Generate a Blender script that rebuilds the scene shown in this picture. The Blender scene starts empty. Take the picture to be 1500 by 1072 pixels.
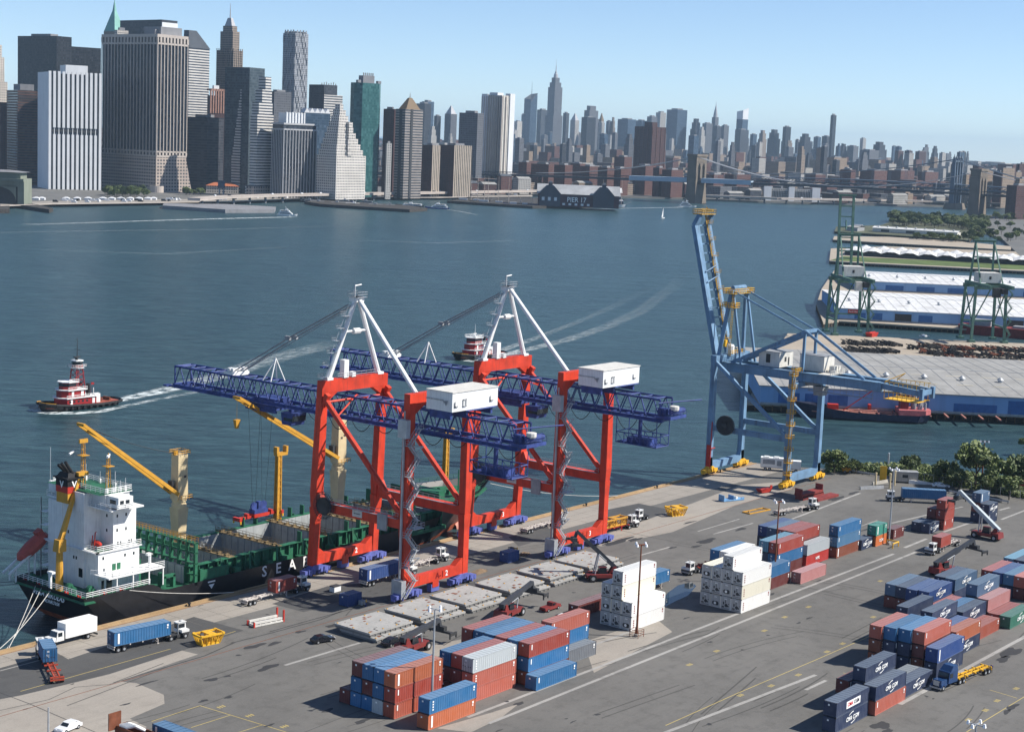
import bpy, bmesh, math, random
from mathutils import Vector, Matrix
C = bpy.context.scene.collection
R = math.radians
rnd = random.Random(7)
# ------------------------------------------------------------------ camera (pixel frame of the 1500 x 1072 photograph)
FPX, PITCH, ROLL, CAMH, YAW, ZW = 2434.28, 0.135904, 0.041579, 96.41, 0.660546, -2.93
FWD = Vector((math.cos(YAW), math.sin(YAW), 0)); RGT = Vector((math.sin(YAW), -math.cos(YAW), 0)); UPV = Vector((0, 0, 1))
_fw = FWD * math.cos(PITCH) - UPV * math.sin(PITCH)
_up = RGT.cross(_fw)
_r2 = RGT * math.cos(ROLL) + _up * math.sin(ROLL)
_u2 = -RGT * math.sin(ROLL) + _up * math.cos(ROLL)
EYE = Vector((0, 0, CAMH))
def ray(px, py): return _fw * FPX + _r2 * (px - 750) - _u2 * (py - 536)
def G(px, py, z=0.0):
    d = ray(px, py); return EYE + d * ((z - CAMH) / d.z)
def F(px, py, D):
    d = ray(px, py); return EYE + d * (D / d.dot(FWD))
def PX(P):
    d = Vector(P) - EYE; k = FPX / d.dot(_fw); return 750 + k * d.dot(_r2), 536 - k * d.dot(_u2)
cd = bpy.data.cameras.new('camera'); cam = bpy.data.objects.new('camera', cd); C.objects.link(cam)
cd.sensor_width = 36; cd.sensor_fit = 'HORIZONTAL'; cd.lens = 36 * FPX / 1500; cd.clip_start = 1; cd.clip_end = 80000
cam.matrix_world = Matrix(((_r2.x, _u2.x, -_fw.x, 0), (_r2.y, _u2.y, -_fw.y, 0), (_r2.z, _u2.z, -_fw.z, CAMH), (0, 0, 0, 1)))
bpy.context.scene.camera = cam
# ------------------------------------------------------------------ light
sc = bpy.context.scene
SUN_AZ, SUN_EL = R(-52), R(43)
w = bpy.data.worlds.new('World'); sc.world = w; w.use_nodes = True
nt = w.node_tree; bg = nt.nodes['Background']; sky = nt.nodes.new('ShaderNodeTexSky')
sky.sky_type = 'NISHITA'; sky.sun_disc = False; sky.sun_elevation = SUN_EL; sky.sun_rotation = math.pi / 2 - SUN_AZ
sky.air_density = 0.62; sky.dust_density = 0.0; sky.ozone_density = 3.0; sky.altitude = 100
nt.links.new(sky.outputs[0], bg.inputs[0]); bg.inputs[1].default_value = 0.105
sl = bpy.data.lights.new('sun', 'SUN'); sl.energy = 5.0; sl.angle = R(0.53); sl.color = (1, .95, .87)
so = bpy.data.objects.new('sun', sl); C.objects.link(so)
so.rotation_euler = Vector((-math.cos(SUN_AZ) * math.cos(SUN_EL), -math.sin(SUN_AZ) * math.cos(SUN_EL), -math.sin(SUN_EL))).to_track_quat('-Z', 'Y').to_euler()
sc.view_settings.view_transform = 'Standard'; sc.view_settings.look = 'None'; sc.view_settings.gamma = 1; sc.view_settings.exposure = 0.52
sc.cycles.max_bounces = 5; sc.cycles.diffuse_bounces = 2; sc.cycles.glossy_bounces = 3; sc.cycles.transparent_max_bounces = 8
sc.cycles.volume_bounces = 0; sc.cycles.use_denoising = True
# ------------------------------------------------------------------ meshes
class MB:
    def __init__(s): s.v = []; s.f = []; s.m = []; s.cur = 0; s.k = []
    def add(s, vs, fs):
        o = len(s.v); s.k.append((o, len(s.f))); s.v += [tuple(p) for p in vs]
        for f in fs: s.f.append([o + i for i in f]); s.m.append(s.cur)
        return s
    def box(s, x0, x1, y0, y1, z0, z1):
        return s.add([(x0,y0,z0),(x1,y0,z0),(x1,y1,z0),(x0,y1,z0),(x0,y0,z1),(x1,y0,z1),(x1,y1,z1),(x0,y1,z1)],
            [(3,2,1,0),(4,5,6,7),(0,1,5,4),(1,2,6,5),(2,3,7,6),(3,0,4,7)])
    def frus(s, x0, x1, y0, y1, z0, X0, X1, Y0, Y1, z1):
        return s.add([(x0,y0,z0),(x1,y0,z0),(x1,y1,z0),(x0,y1,z0),(X0,Y0,z1),(X1,Y0,z1),(X1,Y1,z1),(X0,Y1,z1)],
            [(3,2,1,0),(4,5,6,7),(0,1,5,4),(1,2,6,5),(2,3,7,6),(3,0,4,7)])
    def beam(s, a, b, w, h, up=(0,0,1), w2=None, h2=None):
        a = Vector(a); b = Vector(b); d = (b - a).normalized(); u = Vector(up)
        if abs(d.dot(u)) > .98: u = Vector((1,0,0)) if abs(d.x) < .9 else Vector((0,1,0))
        x = d.cross(u).normalized(); y = x.cross(d)
        w2 = w if w2 is None else w2; h2 = h if h2 is None else h2
        q = [a - x*w/2 - y*h/2, a + x*w/2 - y*h/2, a + x*w/2 + y*h/2, a - x*w/2 + y*h/2,
             b - x*w2/2 - y*h2/2, b + x*w2/2 - y*h2/2, b + x*w2/2 + y*h2/2, b - x*w2/2 + y*h2/2]
        return s.add(q, [(0,1,2,3),(7,6,5,4),(1,0,4,5),(2,1,5,6),(3,2,6,7),(0,3,7,4)])
    def tube(s, a, b, r, n=6, r2=None, cap=True):
        a = Vector(a); b = Vector(b); d = (b - a).normalized(); u = Vector((0,0,1)) if abs(d.z) < .9 else Vector((1,0,0))
        x = d.cross(u).normalized(); y = d.cross(x); r2 = r if r2 is None else r2
        q = [a + (x*math.cos(t) + y*math.sin(t))*r for t in [2*math.pi*i/n for i in range(n)]]
        q += [b + (x*math.cos(t) + y*math.sin(t))*r2 for t in [2*math.pi*i/n for i in range(n)]]
        fs = [(i, (i+1) % n, n + (i+1) % n, n + i) for i in range(n)]
        if cap: fs += [tuple(range(n-1, -1, -1)), tuple(range(n, 2*n))]
        return s.add(q, fs)
    def path(s, pts, r, n=5):
        for a, b in zip(pts, pts[1:]): s.tube(a, b, r, n)
        return s
    def sag(s, a, b, drop, r, k=7, n=4):
        a = Vector(a); b = Vector(b)
        return s.path([a.lerp(b, i/k) - Vector((0,0,drop*4*(i/k)*(1-i/k))) for i in range(k+1)], r, n)
    def prism(s, pts, z0, z1, top=None):
        n = len(pts); top = top or pts
        return s.add([(p[0],p[1],z0) for p in pts] + [(p[0],p[1],z1) for p in top],
            [tuple(range(n-1,-1,-1)), tuple(range(n,2*n))] + [(i,(i+1)%n,n+(i+1)%n,n+i) for i in range(n)])
    def lathe(s, prof, c=(0,0,0), n=12):
        c = Vector(c); o = []
        for r, z in prof:
            o += [(c.x + r*math.cos(2*math.pi*i/n), c.y + r*math.sin(2*math.pi*i/n), c.z + z) for i in range(n)]
        fs = [(k*n+i, k*n+(i+1)%n, (k+1)*n+(i+1)%n, (k+1)*n+i) for k in range(len(prof)-1) for i in range(n)]
        fs += [tuple(range(n-1,-1,-1)), tuple(range((len(prof)-1)*n, len(prof)*n))]
        return s.add(o, fs)
    def wheel(s, c, r, w, ax='y', n=12):
        c = Vector(c); d = Vector((0,1,0)) if ax == 'y' else Vector((1,0,0))
        return s.tube(c - d*w/2, c + d*w/2, r, n)
    def rail(s, pts, h=1.1, r=.05, step=2.0, bars=2):
        for a, b in zip(pts, pts[1:]):
            a = Vector(a); b = Vector(b); n = max(1, int((b-a).length/step))
            for i in range(n+1):
                p = a.lerp(b, i/n); s.tube(p, p + Vector((0,0,h)), r, 4)
            for k in range(bars):
                o = Vector((0,0,h*(k+1)/bars)); s.tube(a+o, b+o, r, 4)
        return s
    def quad(s, a, b, c, d): return s.add([a,b,c,d], [(0,1,2,3)])
    def build(s, name, mats, parent=None, loc=(0,0,0), rz=0, smooth=False):
        me = bpy.data.meshes.new(name); me.from_pydata(s.v, [], s.f)
        if not isinstance(mats, (list, tuple)): mats = [mats]
        for m in mats: me.materials.append(m)
        if len(mats) > 1: me.polygons.foreach_set('material_index', s.m)
        if smooth: me.polygons.foreach_set('use_smooth', [True]*len(s.f))
        me.update()
        o = bpy.data.objects.new(name, me); C.objects.link(o); o.location = loc; o.rotation_euler.z = rz
        if parent: o.parent = parent
        return o
def build_each(mb, name, mat, parent):
    """one object for every piece that was added"""
    for i, (v0, f0) in enumerate(mb.k):
        v1, f1 = mb.k[i+1] if i+1 < len(mb.k) else (len(mb.v), len(mb.f))
        q = MB(); q.v = mb.v[v0:v1]; q.f = [[j-v0 for j in f] for f in mb.f[f0:f1]]; q.m = [0]*len(q.f); q.build(name, mat, parent)
def tag(o, label=None, cat=None, group=None, kind=None):
    if label: o['label'] = label
    if cat: o['category'] = cat
    if group: o['group'] = group
    if kind: o['kind'] = kind
    return o
def thing(name, label, cat, loc=(0,0,0), rz=0, group=None):
    o = bpy.data.objects.new(name, None); C.objects.link(o); o.location = loc; o.rotation_euler.z = rz; o.empty_display_size = 1
    return tag(o, label, cat, group)
def struct(name, mb, m, smooth=False): return tag(mb.build(name, m, smooth=smooth), kind='structure')
def dup(root, loc=None, rz=None, label=None, group=None):
    r = root.copy(); C.objects.link(r)
    if loc is not None: r.location = loc
    if rz is not None: r.rotation_euler.z = rz
    if label: r['label'] = label
    if group: r['group'] = group
    for ch in list(root.children):
        c = ch.copy(); C.objects.link(c); c.parent = r
        for g in ch.children:
            d = g.copy(); C.objects.link(d); d.parent = c
    return r
_tc = {}
def text(s, size, mat, name='lettering', parent=None, loc=(0,0,0), rot=(R(90),0,0), depth=.02, align='CENTER', shear=0, bold=0, sx=1):
    k = (s, size, depth, align, shear, bold, mat.name)
    if k not in _tc:
        cu = bpy.data.curves.new('t', 'FONT'); cu.body = s; cu.size = size; cu.extrude = depth; cu.align_x = align; cu.align_y = 'CENTER'; cu.shear = shear; cu.offset = bold
        cu.resolution_u = 2
        ob = bpy.data.objects.new('t', cu); C.objects.link(ob)
        dg = bpy.context.evaluated_depsgraph_get(); me = bpy.data.meshes.new_from_object(ob.evaluated_get(dg)); me.materials.clear(); me.materials.append(mat)
        bpy.data.objects.remove(ob); bpy.data.curves.remove(cu); _tc[k] = me
    o = bpy.data.objects.new(name, _tc[k]); C.objects.link(o); o.location = loc; o.rotation_euler = rot; o.scale = (sx,1,1)
    if parent: o.parent = parent
    return o
# ------------------------------------------------------------------ materials
def srgb(r, g, b): return tuple(((c/255)/12.92 if c/255 <= .04045 else ((c/255+.055)/1.055)**2.4) for c in (r,g,b)) + (1,)
class NT:
    def __init__(s, name):
        s.m = bpy.data.materials.new(name); s.m.use_nodes = True; s.t = s.m.node_tree; s.b = s.t.nodes['Principled BSDF']
    def n(s, ty, **kw):
        q = s.t.nodes.new('ShaderNode' + ty)
        for k, v in kw.items(): setattr(q, k, v)
        return q
    def l(s, a, b): s.t.links.new(a, b)
    def val(s, sock, x):
        if hasattr(x, 'is_output') or hasattr(x, 'links'): s.l(x, sock)
        else: sock.default_value = x
    def math(s, op, a, b=0.0, c=None):
        q = s.n('Math', operation=op); s.val(q.inputs[0], a); s.val(q.inputs[1], b)
        if c is not None: s.val(q.inputs[2], c)
        return q.outputs[0]
    def mix(s, fac, a, b, blend='MIX'):
        q = s.n('Mix', data_type='RGBA', blend_type=blend); s.val(q.inputs[0], fac); s.val(q.inputs[6], a); s.val(q.inputs[7], b); return q.outputs[2]
    def noise(s, vec, scale, detail=3, rough=.55):
        q = s.n('TexNoise'); s.l(vec, q.inputs['Vector']); q.inputs['Scale'].default_value = scale; q.inputs['Detail'].default_value = detail; q.inputs['Roughness'].default_value = rough; return q.outputs[0]
    def ramp(s, fac, a, b, ca=0.0, cb=1.0):
        q = s.n('MapRange'); s.val(q.inputs[0], fac); q.inputs[1].default_value = a; q.inputs[2].default_value = b; q.inputs[3].default_value = ca; q.inputs[4].default_value = cb; return q.outputs[0]
    def obj(s): return s.n('TexCoord').outputs['Object']
    def scaled(s, vec, sx, sy, sz):
        q = s.n('Mapping'); s.l(vec, q.inputs[0]); q.inputs['Scale'].default_value = (sx,sy,sz); return q.outputs[0]
_pm = {}
def paint(name, col, rough=.5, metal=0.0, var=.18, scale=.6, dirt=.25, bump=0):
    """painted or plain surface: broad tone variation, fine grain, vertical grime streaks"""
    if name in _pm: return _pm[name]
    k = NT(name); c = col if len(col) == 4 else tuple(col) + (1,)
    o = k.obj(); n1 = k.noise(o, scale, 4); n2 = k.noise(k.scaled(o, 3, 3, .25), scale*1.5, 3)
    base = k.mix(k.ramp(n1, .3, .7), tuple(x*(1-var) for x in c[:3]) + (1,), tuple(min(1, x*(1+var)) for x in c[:3]) + (1,))
    if dirt: base = k.mix(k.ramp(n2, .52, .75, 0, dirt), base, (.05,.042,.035,1))
    k.l(base, k.b.inputs['Base Color']); k.b.inputs['Roughness'].default_value = rough; k.b.inputs['Metallic'].default_value = metal; k.b.inputs['Specular IOR Level'].default_value = .5 if rough < .45 else .28
    if bump:
        q = k.n('Bump'); q.inputs['Strength'].default_value = bump; q.inputs['Distance'].default_value = .05; k.l(k.noise(o, scale*12, 3), q.inputs['Height']); k.l(q.outputs[0], k.b.inputs['Normal'])
    _pm[name] = k.m; return k.m
_fm = {}
def facade(name, wall, glass=(.03,.04,.05,1), wx=3.0, wz=3.6, fx=.45, fz=.4, roof=(.16,.16,.16,1), gvar=.5, grough=.18, wall2=None, ox=0.0, oz=0.0):
    """window grid: fx, fz are the shares of a cell that are wall (0 = continuous glass along that direction)"""
    if name in _fm: return _fm[name]
    wall, glass, roof = [tuple(q[:3])+(1,) for q in (wall, glass, roof)]
    k = NT(name); tc = k.n('TexCoord'); sp = k.n('SeparateXYZ'); k.l(tc.outputs['Object'], sp.inputs[0]); sn = k.n('SeparateXYZ'); k.l(tc.outputs['Normal'], sn.inputs[0])
    ax = k.math('GREATER_THAN', k.math('ABSOLUTE', sn.outputs[0]), k.math('ABSOLUTE', sn.outputs[1]))
    hh = k.math('ADD', k.math('MULTIPLY', sp.outputs[1], ax), k.math('MULTIPLY', sp.outputs[0], k.math('SUBTRACT', 1.0, ax)))
    h = k.math('ADD', k.math('DIVIDE', hh, wx), 500.0 + ox); z = k.math('ADD', k.math('DIVIDE', sp.outputs[2], wz), 100.0 + oz)
    mk = k.math('MULTIPLY', k.math('GREATER_THAN', k.math('FRACT', h), fx), k.math('GREATER_THAN', k.math('FRACT', z), fz))
    side = k.math('LESS_THAN', k.math('ABSOLUTE', sn.outputs[2]), .6)
    mk = k.math('MULTIPLY', mk, side)
    cb = k.n('CombineXYZ'); k.l(k.math('FLOOR', h), cb.inputs[0]); k.l(k.math('FLOOR', z), cb.inputs[1]); k.l(ax, cb.inputs[2])
    wn = k.n('TexWhiteNoise'); k.l(cb.outputs[0], wn.inputs[0])
    gl = k.mix(k.math('MULTIPLY', k.math('POWER', wn.outputs[0], 2.0), gvar), glass, tuple(min(1, x*2.2 + .06) for x in glass[:3]) + (1,))
    n1 = k.noise(tc.outputs['Object'], .05, 4)
    wl = k.mix(k.ramp(n1, .3, .7), tuple(x*.86 for x in wall[:3]) + (1,), tuple(min(1, x*1.1) for x in wall[:3]) + (1,))
    rf = k.mix(k.ramp(k.noise(tc.outputs['Object'], .12, 3), .4, .6), tuple(x*.7 for x in roof[:3]) + (1,), roof)
    wl = k.mix(side, rf, wl)
    k.b.inputs['Specular IOR Level'].default_value = .22; k.l(k.mix(mk, wl, gl), k.b.inputs['Base Color']); k.l(k.ramp(mk, 0, 1, .8, grough), k.b.inputs['Roughness'])
    _fm[name] = k.m; return k.m
def objcol(name, rough=.55, corr=True):
    """container paint: the colour is the object's own, with fading, rust streaks and panel grime"""
    k = NT(name); oi = k.n('ObjectInfo'); o = k.obj()
    ad = k.n('VectorMath', operation='ADD'); k.l(o, ad.inputs[0]); mu = k.n('Vector' + 'Math', operation='SCALE'); cb = k.n('CombineXYZ')
    for i in range(3): k.l(oi.outputs['Random'], cb.inputs[i])
    k.l(cb.outputs[0], mu.inputs[0]); mu.inputs['Scale'].default_value = 57.0; k.l(mu.outputs[0], ad.inputs[1]); v = ad.outputs[0]
    n1 = k.noise(v, .5, 4); n2 = k.noise(k.scaled(v, 2.2, 2.2, .3), 1.2, 4, .6); n3 = k.noise(v, 2.6, 4, .65)
    base = k.mix(k.ramp(n1, .3, .72), oi.outputs['Color'], k.mix(.07, oi.outputs['Color'], (.55,.55,.55,1)))
    base = k.mix(k.ramp(n2, .55, .75, 0, .3), base, k.mix(.6, oi.outputs['Color'], (.09,.05,.03,1), 'MULTIPLY'))
    base = k.mix(k.ramp(n3, .68, .76, 0, .4), base, (.09,.045,.025,1))
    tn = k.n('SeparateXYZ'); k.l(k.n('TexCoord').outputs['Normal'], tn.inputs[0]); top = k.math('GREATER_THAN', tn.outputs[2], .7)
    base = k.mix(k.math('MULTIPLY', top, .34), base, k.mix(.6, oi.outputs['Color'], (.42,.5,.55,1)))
    tint = k.math('ADD', .85, k.math('MULTIPLY', oi.outputs['Random'], .3)); hsv = k.n('HueSaturation'); k.l(base, hsv.inputs['Color']); k.l(tint, hsv.inputs['Value'])
    k.l(hsv.outputs[0], k.b.inputs['Base Color']); k.b.inputs['Roughness'].default_value = rough; k.b.inputs['Specular IOR Level'].default_value = .32
    return k.m
M = {}
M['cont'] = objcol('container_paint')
M['white'] = paint('white_paint', (.78,.78,.76), .45, var=.06, dirt=.18)
M['offwhite'] = paint('off_white', (.62,.6,.55), .6, var=.1)
M['cream'] = paint('cream_paint', (.62,.5,.3), .5, var=.08, dirt=.15)
M['red'] = paint('crane_red', (.58,.05,.022), .5, var=.2, dirt=.38, scale=.35)
M['redside'] = paint('red_equipment', (.5,.04,.025), .5)
M['navy'] = paint('navy_steel', (.04,.065,.22), .55, var=.3, dirt=.4)
M['bluebogie'] = paint('violet_blue_steel', (.115,.14,.40), .5, var=.2, dirt=.4)
M['skyblue'] = paint('sky_blue_steel', (.15,.26,.39), .55, var=.22, dirt=.45, scale=.25)
M['skybluedk'] = paint('mid_blue_steel', (.05,.13,.29), .55, var=.15, dirt=.3)
M['cgreen'] = paint('crane_green', (.10,.19,.15), .6, var=.2, dirt=.35)
M['yellow'] = paint('yellow_paint', (.75,.42,.03), .5, var=.12, dirt=.3)
M['ochre'] = paint('ochre_paint', (.58,.30,.04), .5, var=.12, dirt=.2)
M['black'] = paint('black_rubber', (.018,.018,.02), .7, var=.3, dirt=0)
M['dark'] = paint('dark_steel', (.045,.047,.05), .6, var=.3)
M['galv'] = paint('galvanised_steel', (.42,.44,.46), .45, metal=.3, var=.15)
M['grey'] = paint('grey_paint', (.3,.31,.32), .6)
M['glass'] = paint('dark_glass', (.02,.028,.035), .08, var=.1, dirt=0)
M['lamp'] = paint('lamp_white', (.85,.86,.88), .3, var=.03, dirt=0)
M['ladder'] = paint('ladder_ochre', (.40,.25,.06), .6, var=.25, dirt=.4)
M['rust'] = paint('rusty_steel', (.18,.06,.03), .8, var=.35)
M['wood'] = paint('weathered_timber', (.2,.14,.09), .85, var=.35)
M['decal'] = paint('white_lettering', (.85,.85,.83), .5, var=.03, dirt=0)
M['markred'] = paint('dark_red_lettering', (.2,.01,.01), .5, dirt=0); M['decalred'] = paint('red_lettering', (.6,.02,.02), .5, var=.03, dirt=0)
M['decaldark'] = paint('dark_lettering', (.05,.05,.07), .5, var=.03, dirt=0)
M['tire'] = M['black']
M['conc'] = paint('concrete', (.36,.34,.3), .85, var=.15, dirt=.3)
HAZE = 3.6e-5
# ------------------------------------------------------------------ setting: water, pavements, land
def water_mat():
    k = NT('harbour_water'); o = k.obj()
    mp = k.n('Mapping'); k.l(o, mp.inputs[0]); mp.inputs['Rotation'].default_value = (0,0,-(YAW-math.pi/2)); o = mp.outputs[0]; n1 = k.noise(k.scaled(o, .05, .2, 1), 1.0, 7, .68); n2 = k.noise(k.scaled(o, .004, .009, 1), 1.0, 4); n3 = k.noise(k.scaled(o, .02, .05, 1), 1.0, 4, .6)
    base = k.mix(k.ramp(n2, .3, .7), (.038,.084,.096,1), (.052,.108,.12,1))
    base = k.mix(k.ramp(n1, .40, .62, 0, .8), base, (.016,.038,.05,1))  # shaded sides of the waves put into the base colour as dark streaks
    k.l(base, k.b.inputs['Base Color']); k.b.inputs['Roughness'].default_value = .3; k.b.inputs['IOR'].default_value = 1.33; k.b.inputs['Specular IOR Level'].default_value = .30
    n5 = k.noise(k.scaled(o, .14, .5, 1), 1.0, 5, .7); base = k.mix(k.ramp(n5, .42, .64, 0, .65), base, (.014,.034,.045,1)); k.l(base, k.b.inputs['Base Color'])  # finer ripple shading, also put into the colour on top of the bump
    h = k.math('ADD', k.noise(k.scaled(o, .12, .42, 1), 1.0, 6, .72), k.math('MULTIPLY', n3, 1.6))
    q = k.n('Bump'); q.inputs['Strength'].default_value = .75; q.inputs['Distance'].default_value = 2.0; k.l(h, q.inputs['Height']); k.l(q.outputs[0], k.b.inputs['Normal'])
    return k.m
M['water'] = water_mat()
struct('water', MB().quad((-30000,-30000,ZW), (30000,-30000,ZW), (30000,30000,ZW), (-30000,30000,ZW)), M['water'])
def ground_mat(name, ca, cb, spots=.35, streak=True):
    k = NT(name); o = k.obj()
    n1 = k.noise(o, .035, 5, .6); n2 = k.noise(o, .35, 5, .65); n3 = k.noise(k.scaled(o, .05, .5, 1), 1.0, 4, .6); n4 = k.noise(o, 2.5, 4, .7)
    b = k.mix(k.ramp(n1, .32, .68), ca + (1,), cb + (1,))
    b = k.mix(k.ramp(n2, .5, .72, 0, spots), b, tuple(x*.5 for x in ca) + (1,))
    if streak: b = k.mix(k.ramp(n3, .5, .75, 0, .3), b, tuple(x*.62 for x in ca) + (1,))
    b = k.mix(k.ramp(n4, .35, .7, 0, .25), b, tuple(min(1, x*1.35) for x in cb) + (1,))
    k.l(b, k.b.inputs['Base Color']); k.b.inputs['Roughness'].default_value = .85; k.b.inputs['Specular IOR Level'].default_value = .3
    return k.m
M['asphalt'] = ground_mat('worn_asphalt', (.106,.102,.095), (.155,.149,.138), .45)
M['asphaltdk'] = ground_mat('dark_asphalt', (.06,.06,.06), (.088,.087,.085), .25)
M['apron'] = ground_mat('apron_concrete', (.25,.225,.195), (.33,.30,.26), .25)
M['tan'] = ground_mat('quay_edge_tan', (.3,.2,.105), (.42,.3,.17), .5)
M['line'] = ground_mat('worn_lane_line', (.25,.24,.225), (.36,.35,.33), .75)
M['yline'] = ground_mat('yellow_line', (.4,.31,.1), (.48,.38,.14), .5)
M['stain'] = ground_mat('oil_stain', (.03,.03,.032), (.05,.05,.052), .2, False)
M['dirt'] = ground_mat('bare_earth', (.10,.095,.07), (.2,.175,.13), .5)
M['pierdeck'] = ground_mat('pier_deck', (.31,.26,.2), (.4,.345,.275), .4)
M['seawall'] = paint('sea_wall', (.05,.045,.04), .9, var=.4)
M['cityground'] = ground_mat('city_ground', (.1,.1,.095), (.17,.165,.155))
term = [(40,251.5),(447,251.5),(452,238),(461,224),(474,205),(484,165),(520,60),(520,-60),(40,-60)]
def sheet(mb, pts, z): return mb.add([(p[0],p[1],z) for p in pts], [tuple(range(len(pts)))])
def pxpoly(mb, px, z=.004): return sheet(mb, [G(x,y,0) for x,y in px], z)
a = sum(term[i][0]*term[(i+1)%9][1] - term[(i+1)%9][0]*term[i][1] for i in range(9))
if a < 0: term.reverse()
struct('terminal_pavement', MB().prism(term, -.4, 0), M['asphalt'])
struct('quay_wall', MB().prism([(x*1.0, y-.25) if y > 250 else (x, y) for x, y in term], -9, -.4), M['seawall'])
# concrete apron and asphalt patches laid on it
m = MB(); sheet(m, [(40,238.5),(447,238.5),(447,249.6),(40,249.6)], .004)
pxpoly(m, [(0,1014),(155,986),(180,998),(200,1000),(240,1017),(241,1030),(190,1052),(215,1064),(150,1110),(-120,1110),(-120,1040)], .004)
pxpoly(m, [(880,800),(985,779),(1075,741),(1160,716),(1165,704),(1085,710),(990,746),(860,792)], .004)
pxpoly(m, [(265,952),(290,958),(172,998),(150,990)], .006)
pxpoly(m, [(560,960),(590,975),(700,945),(680,935)], .004)
pxpoly(m, [(855,940),(960,905),(985,925),(870,985)], .004)
pxpoly(m, [(640,1066),(720,1043),(760,1030),(735,1050),(690,1072)], .004)
struct('concrete_apron', m, M['apron'])
m = MB()
for q in ([(-60,993),(0,978),(82,955),(100,965),(284,903),(357,923),(280,948),(160,987),(30,1018),(-60,1035)], [(398,884),(445,896),(520,874),(560,886),(640,862),(600,848),(480,858)],
          [(886,747),(935,737),(985,747),(925,768),(880,782)], [(760,800),(820,782),(800,768),(745,786)], [(640,868),(700,850),(760,862),(690,880)]): pxpoly(m, q, .008)
struct('asphalt_patch', m, M['asphaltdk'])
m = MB(); sheet(m, [(40,249.6),(447,249.6),(447,251.45),(40,251.45)], .006); struct('quay_edge_pavement', m, M['tan'])
# lane lines, given by the two ends on the ground
def strip(mb, a, b, wid, z):
    a = G(*a); b = G(*b); d = (b-a).normalized(); s = Vector((-d.y, d.x, 0))*wid/2
    return sheet(mb, [a-s, b-s, b+s, a+s], z)
m = MB()
for a, b, wd in [((685,1050),(1309,811),.75),((716,1059),(1342,808),.75),((1325,802),(1357,789),.8),((1382,779),(1425,764),.8),((1466,761),(1520,740),.8),((1306,766),(1410,742),.8),
    ((1464,747),(1479,743),.8),((417,974),(527,941),.7),((1045,782),(1103,766),.6),((1022,778),(1083,760),.45),((938,813),(981,801),.6),((1318,1031),(1520,922),.9),((970,1074),(1195,988),.8),
    ((1160,760),(1260,722),.7),((0,982),(60,966),.3),((1200,792),(1285,762),.5),((860,948),(935,920),.6),((1180,1010),(1210,996),.7)]: strip(m, a, b, wd, .012)
struct('lane_marking', m, M['line'])
m = MB()
for a, b in [((1195,966),(1080,1015)),((1275,931),(1195,966)),((1415,1072),(1520,1008)),((222,1056),(293,1033)),((293,1033),(440,1078)),((280,1065),(337,1047)),((340,1075),(385,1061)),((1235,985),(1300,1000)),
    ((1240,1010),(1290,1025)),((1080,1015),(975,1062)),((30,1012),(250,950)),((300,938),(345,924)),((1450,1010),(1490,1022))]: strip(m, a, b, .16, .012)
for x, y in [(1235,944),(1212,956),(1170,990),(1130,1006),(1085,1020),(1490,1010),(1462,1028),(1445,1042),(1420,1056),(322,1037),(364,1050),(415,1066),(1280,905),(1290,852),(1185,890),(1120,925),(1150,905),(1050,955),(1010,975)]:
    g = G(x,y)
    for k in range(3): m.add([(g.x+k*.55,g.y,.012),(g.x+k*.55+.28,g.y,.012),(g.x+k*.55+.28,g.y+.9,.012),(g.x+k*.55,g.y+.9,.012)], [(0,1,2,3)])
struct('yellow_marking', m, M['yline'])
def blob(mb, g, ru, rv, z, n=18, jag=.5):
    ph = [rnd.random()*6.28 for _ in range(3)]
    pts = []
    for i in range(n):
        t = 2*math.pi*i/n; r = 1 + jag*(math.sin(2*t+ph[0])*.35 + math.sin(3*t+ph[1])*.35 + math.sin(5*t+ph[2])*.25)
        pts.append((g.x + ru*r*math.cos(t), g.y + rv*r*math.sin(t)))
    return sheet(mb, pts, z)
m = MB()
for x, y, a, b in [(373,946,2.4,.9),(402,942,1.6,.7),(393,977,2.6,.9),(310,995,1.2,.8),(333,990,.7,.4),(298,1026,.9,.5),(440,925,1.4,.5),(560,905,2,.7),(490,915,2.2,.8),(1035,792,4.5,1.1),(1020,800,2,.6),(905,793,6,1.2),(930,790,3,.8),
    (985,802,1.6,.5),(1085,775,3,.6),(1010,765,3,.4),(1225,730,5,1),(1250,722,3,.8),(1425,775,2,.5),(1480,955,4.5,1.3),(1470,965,3,.8),(1185,905,1.2,.3),(1170,912,1,.25),(1290,1062,2.5,1.2),(1300,1070,1.5,.6),(1483,1035,2,.7),(1475,1042,1.5,.5),
    (480,1040,1.2,.6),(530,1056,1.5,.7),(1130,870,1.5,.4),(1040,940,.8,.3),(690,905,2,.5),(1270,775,2.5,.5),(650,1048,1.2,.5),(215,1000,2,.4),(1200,850,1,.3),(1005,905,1,.3),(860,940,2,.4),(760,1030,1.4,.5),(905,900,1.5,.4)]: blob(m, G(x,y), a, b, .016)
for pts in ([(160,1002),(215,985),(300,960),(345,940),(400,926),(470,907),(500,895)], [(0,1040),(72,1024),(110,1006),(160,1002)], [(0,1014),(45,1031),(140,1072)], [(640,1000),(700,985)], [(395,925),(440,912),(520,890),(590,875)]):
    for p, q in zip(pts, pts[1:]): strip(m, p, q, .3 if p[0] > 200 else .16, .014)
for i in range(46):
    x, y = rnd.uniform(0,1500), rnd.uniform(800,1072); blob(m, G(x,y), rnd.uniform(.2,1.0), rnd.uniform(.15,.45), .015)
struct('pavement_stain', m, M['stain'])
M['tyre'] = ground_mat('tyre_mark', (.055,.053,.05), (.085,.082,.077), .3, False); M['joint'] = ground_mat('slab_joint', (.11,.1,.085), (.16,.145,.125), .3, False)
m = MB()
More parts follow.
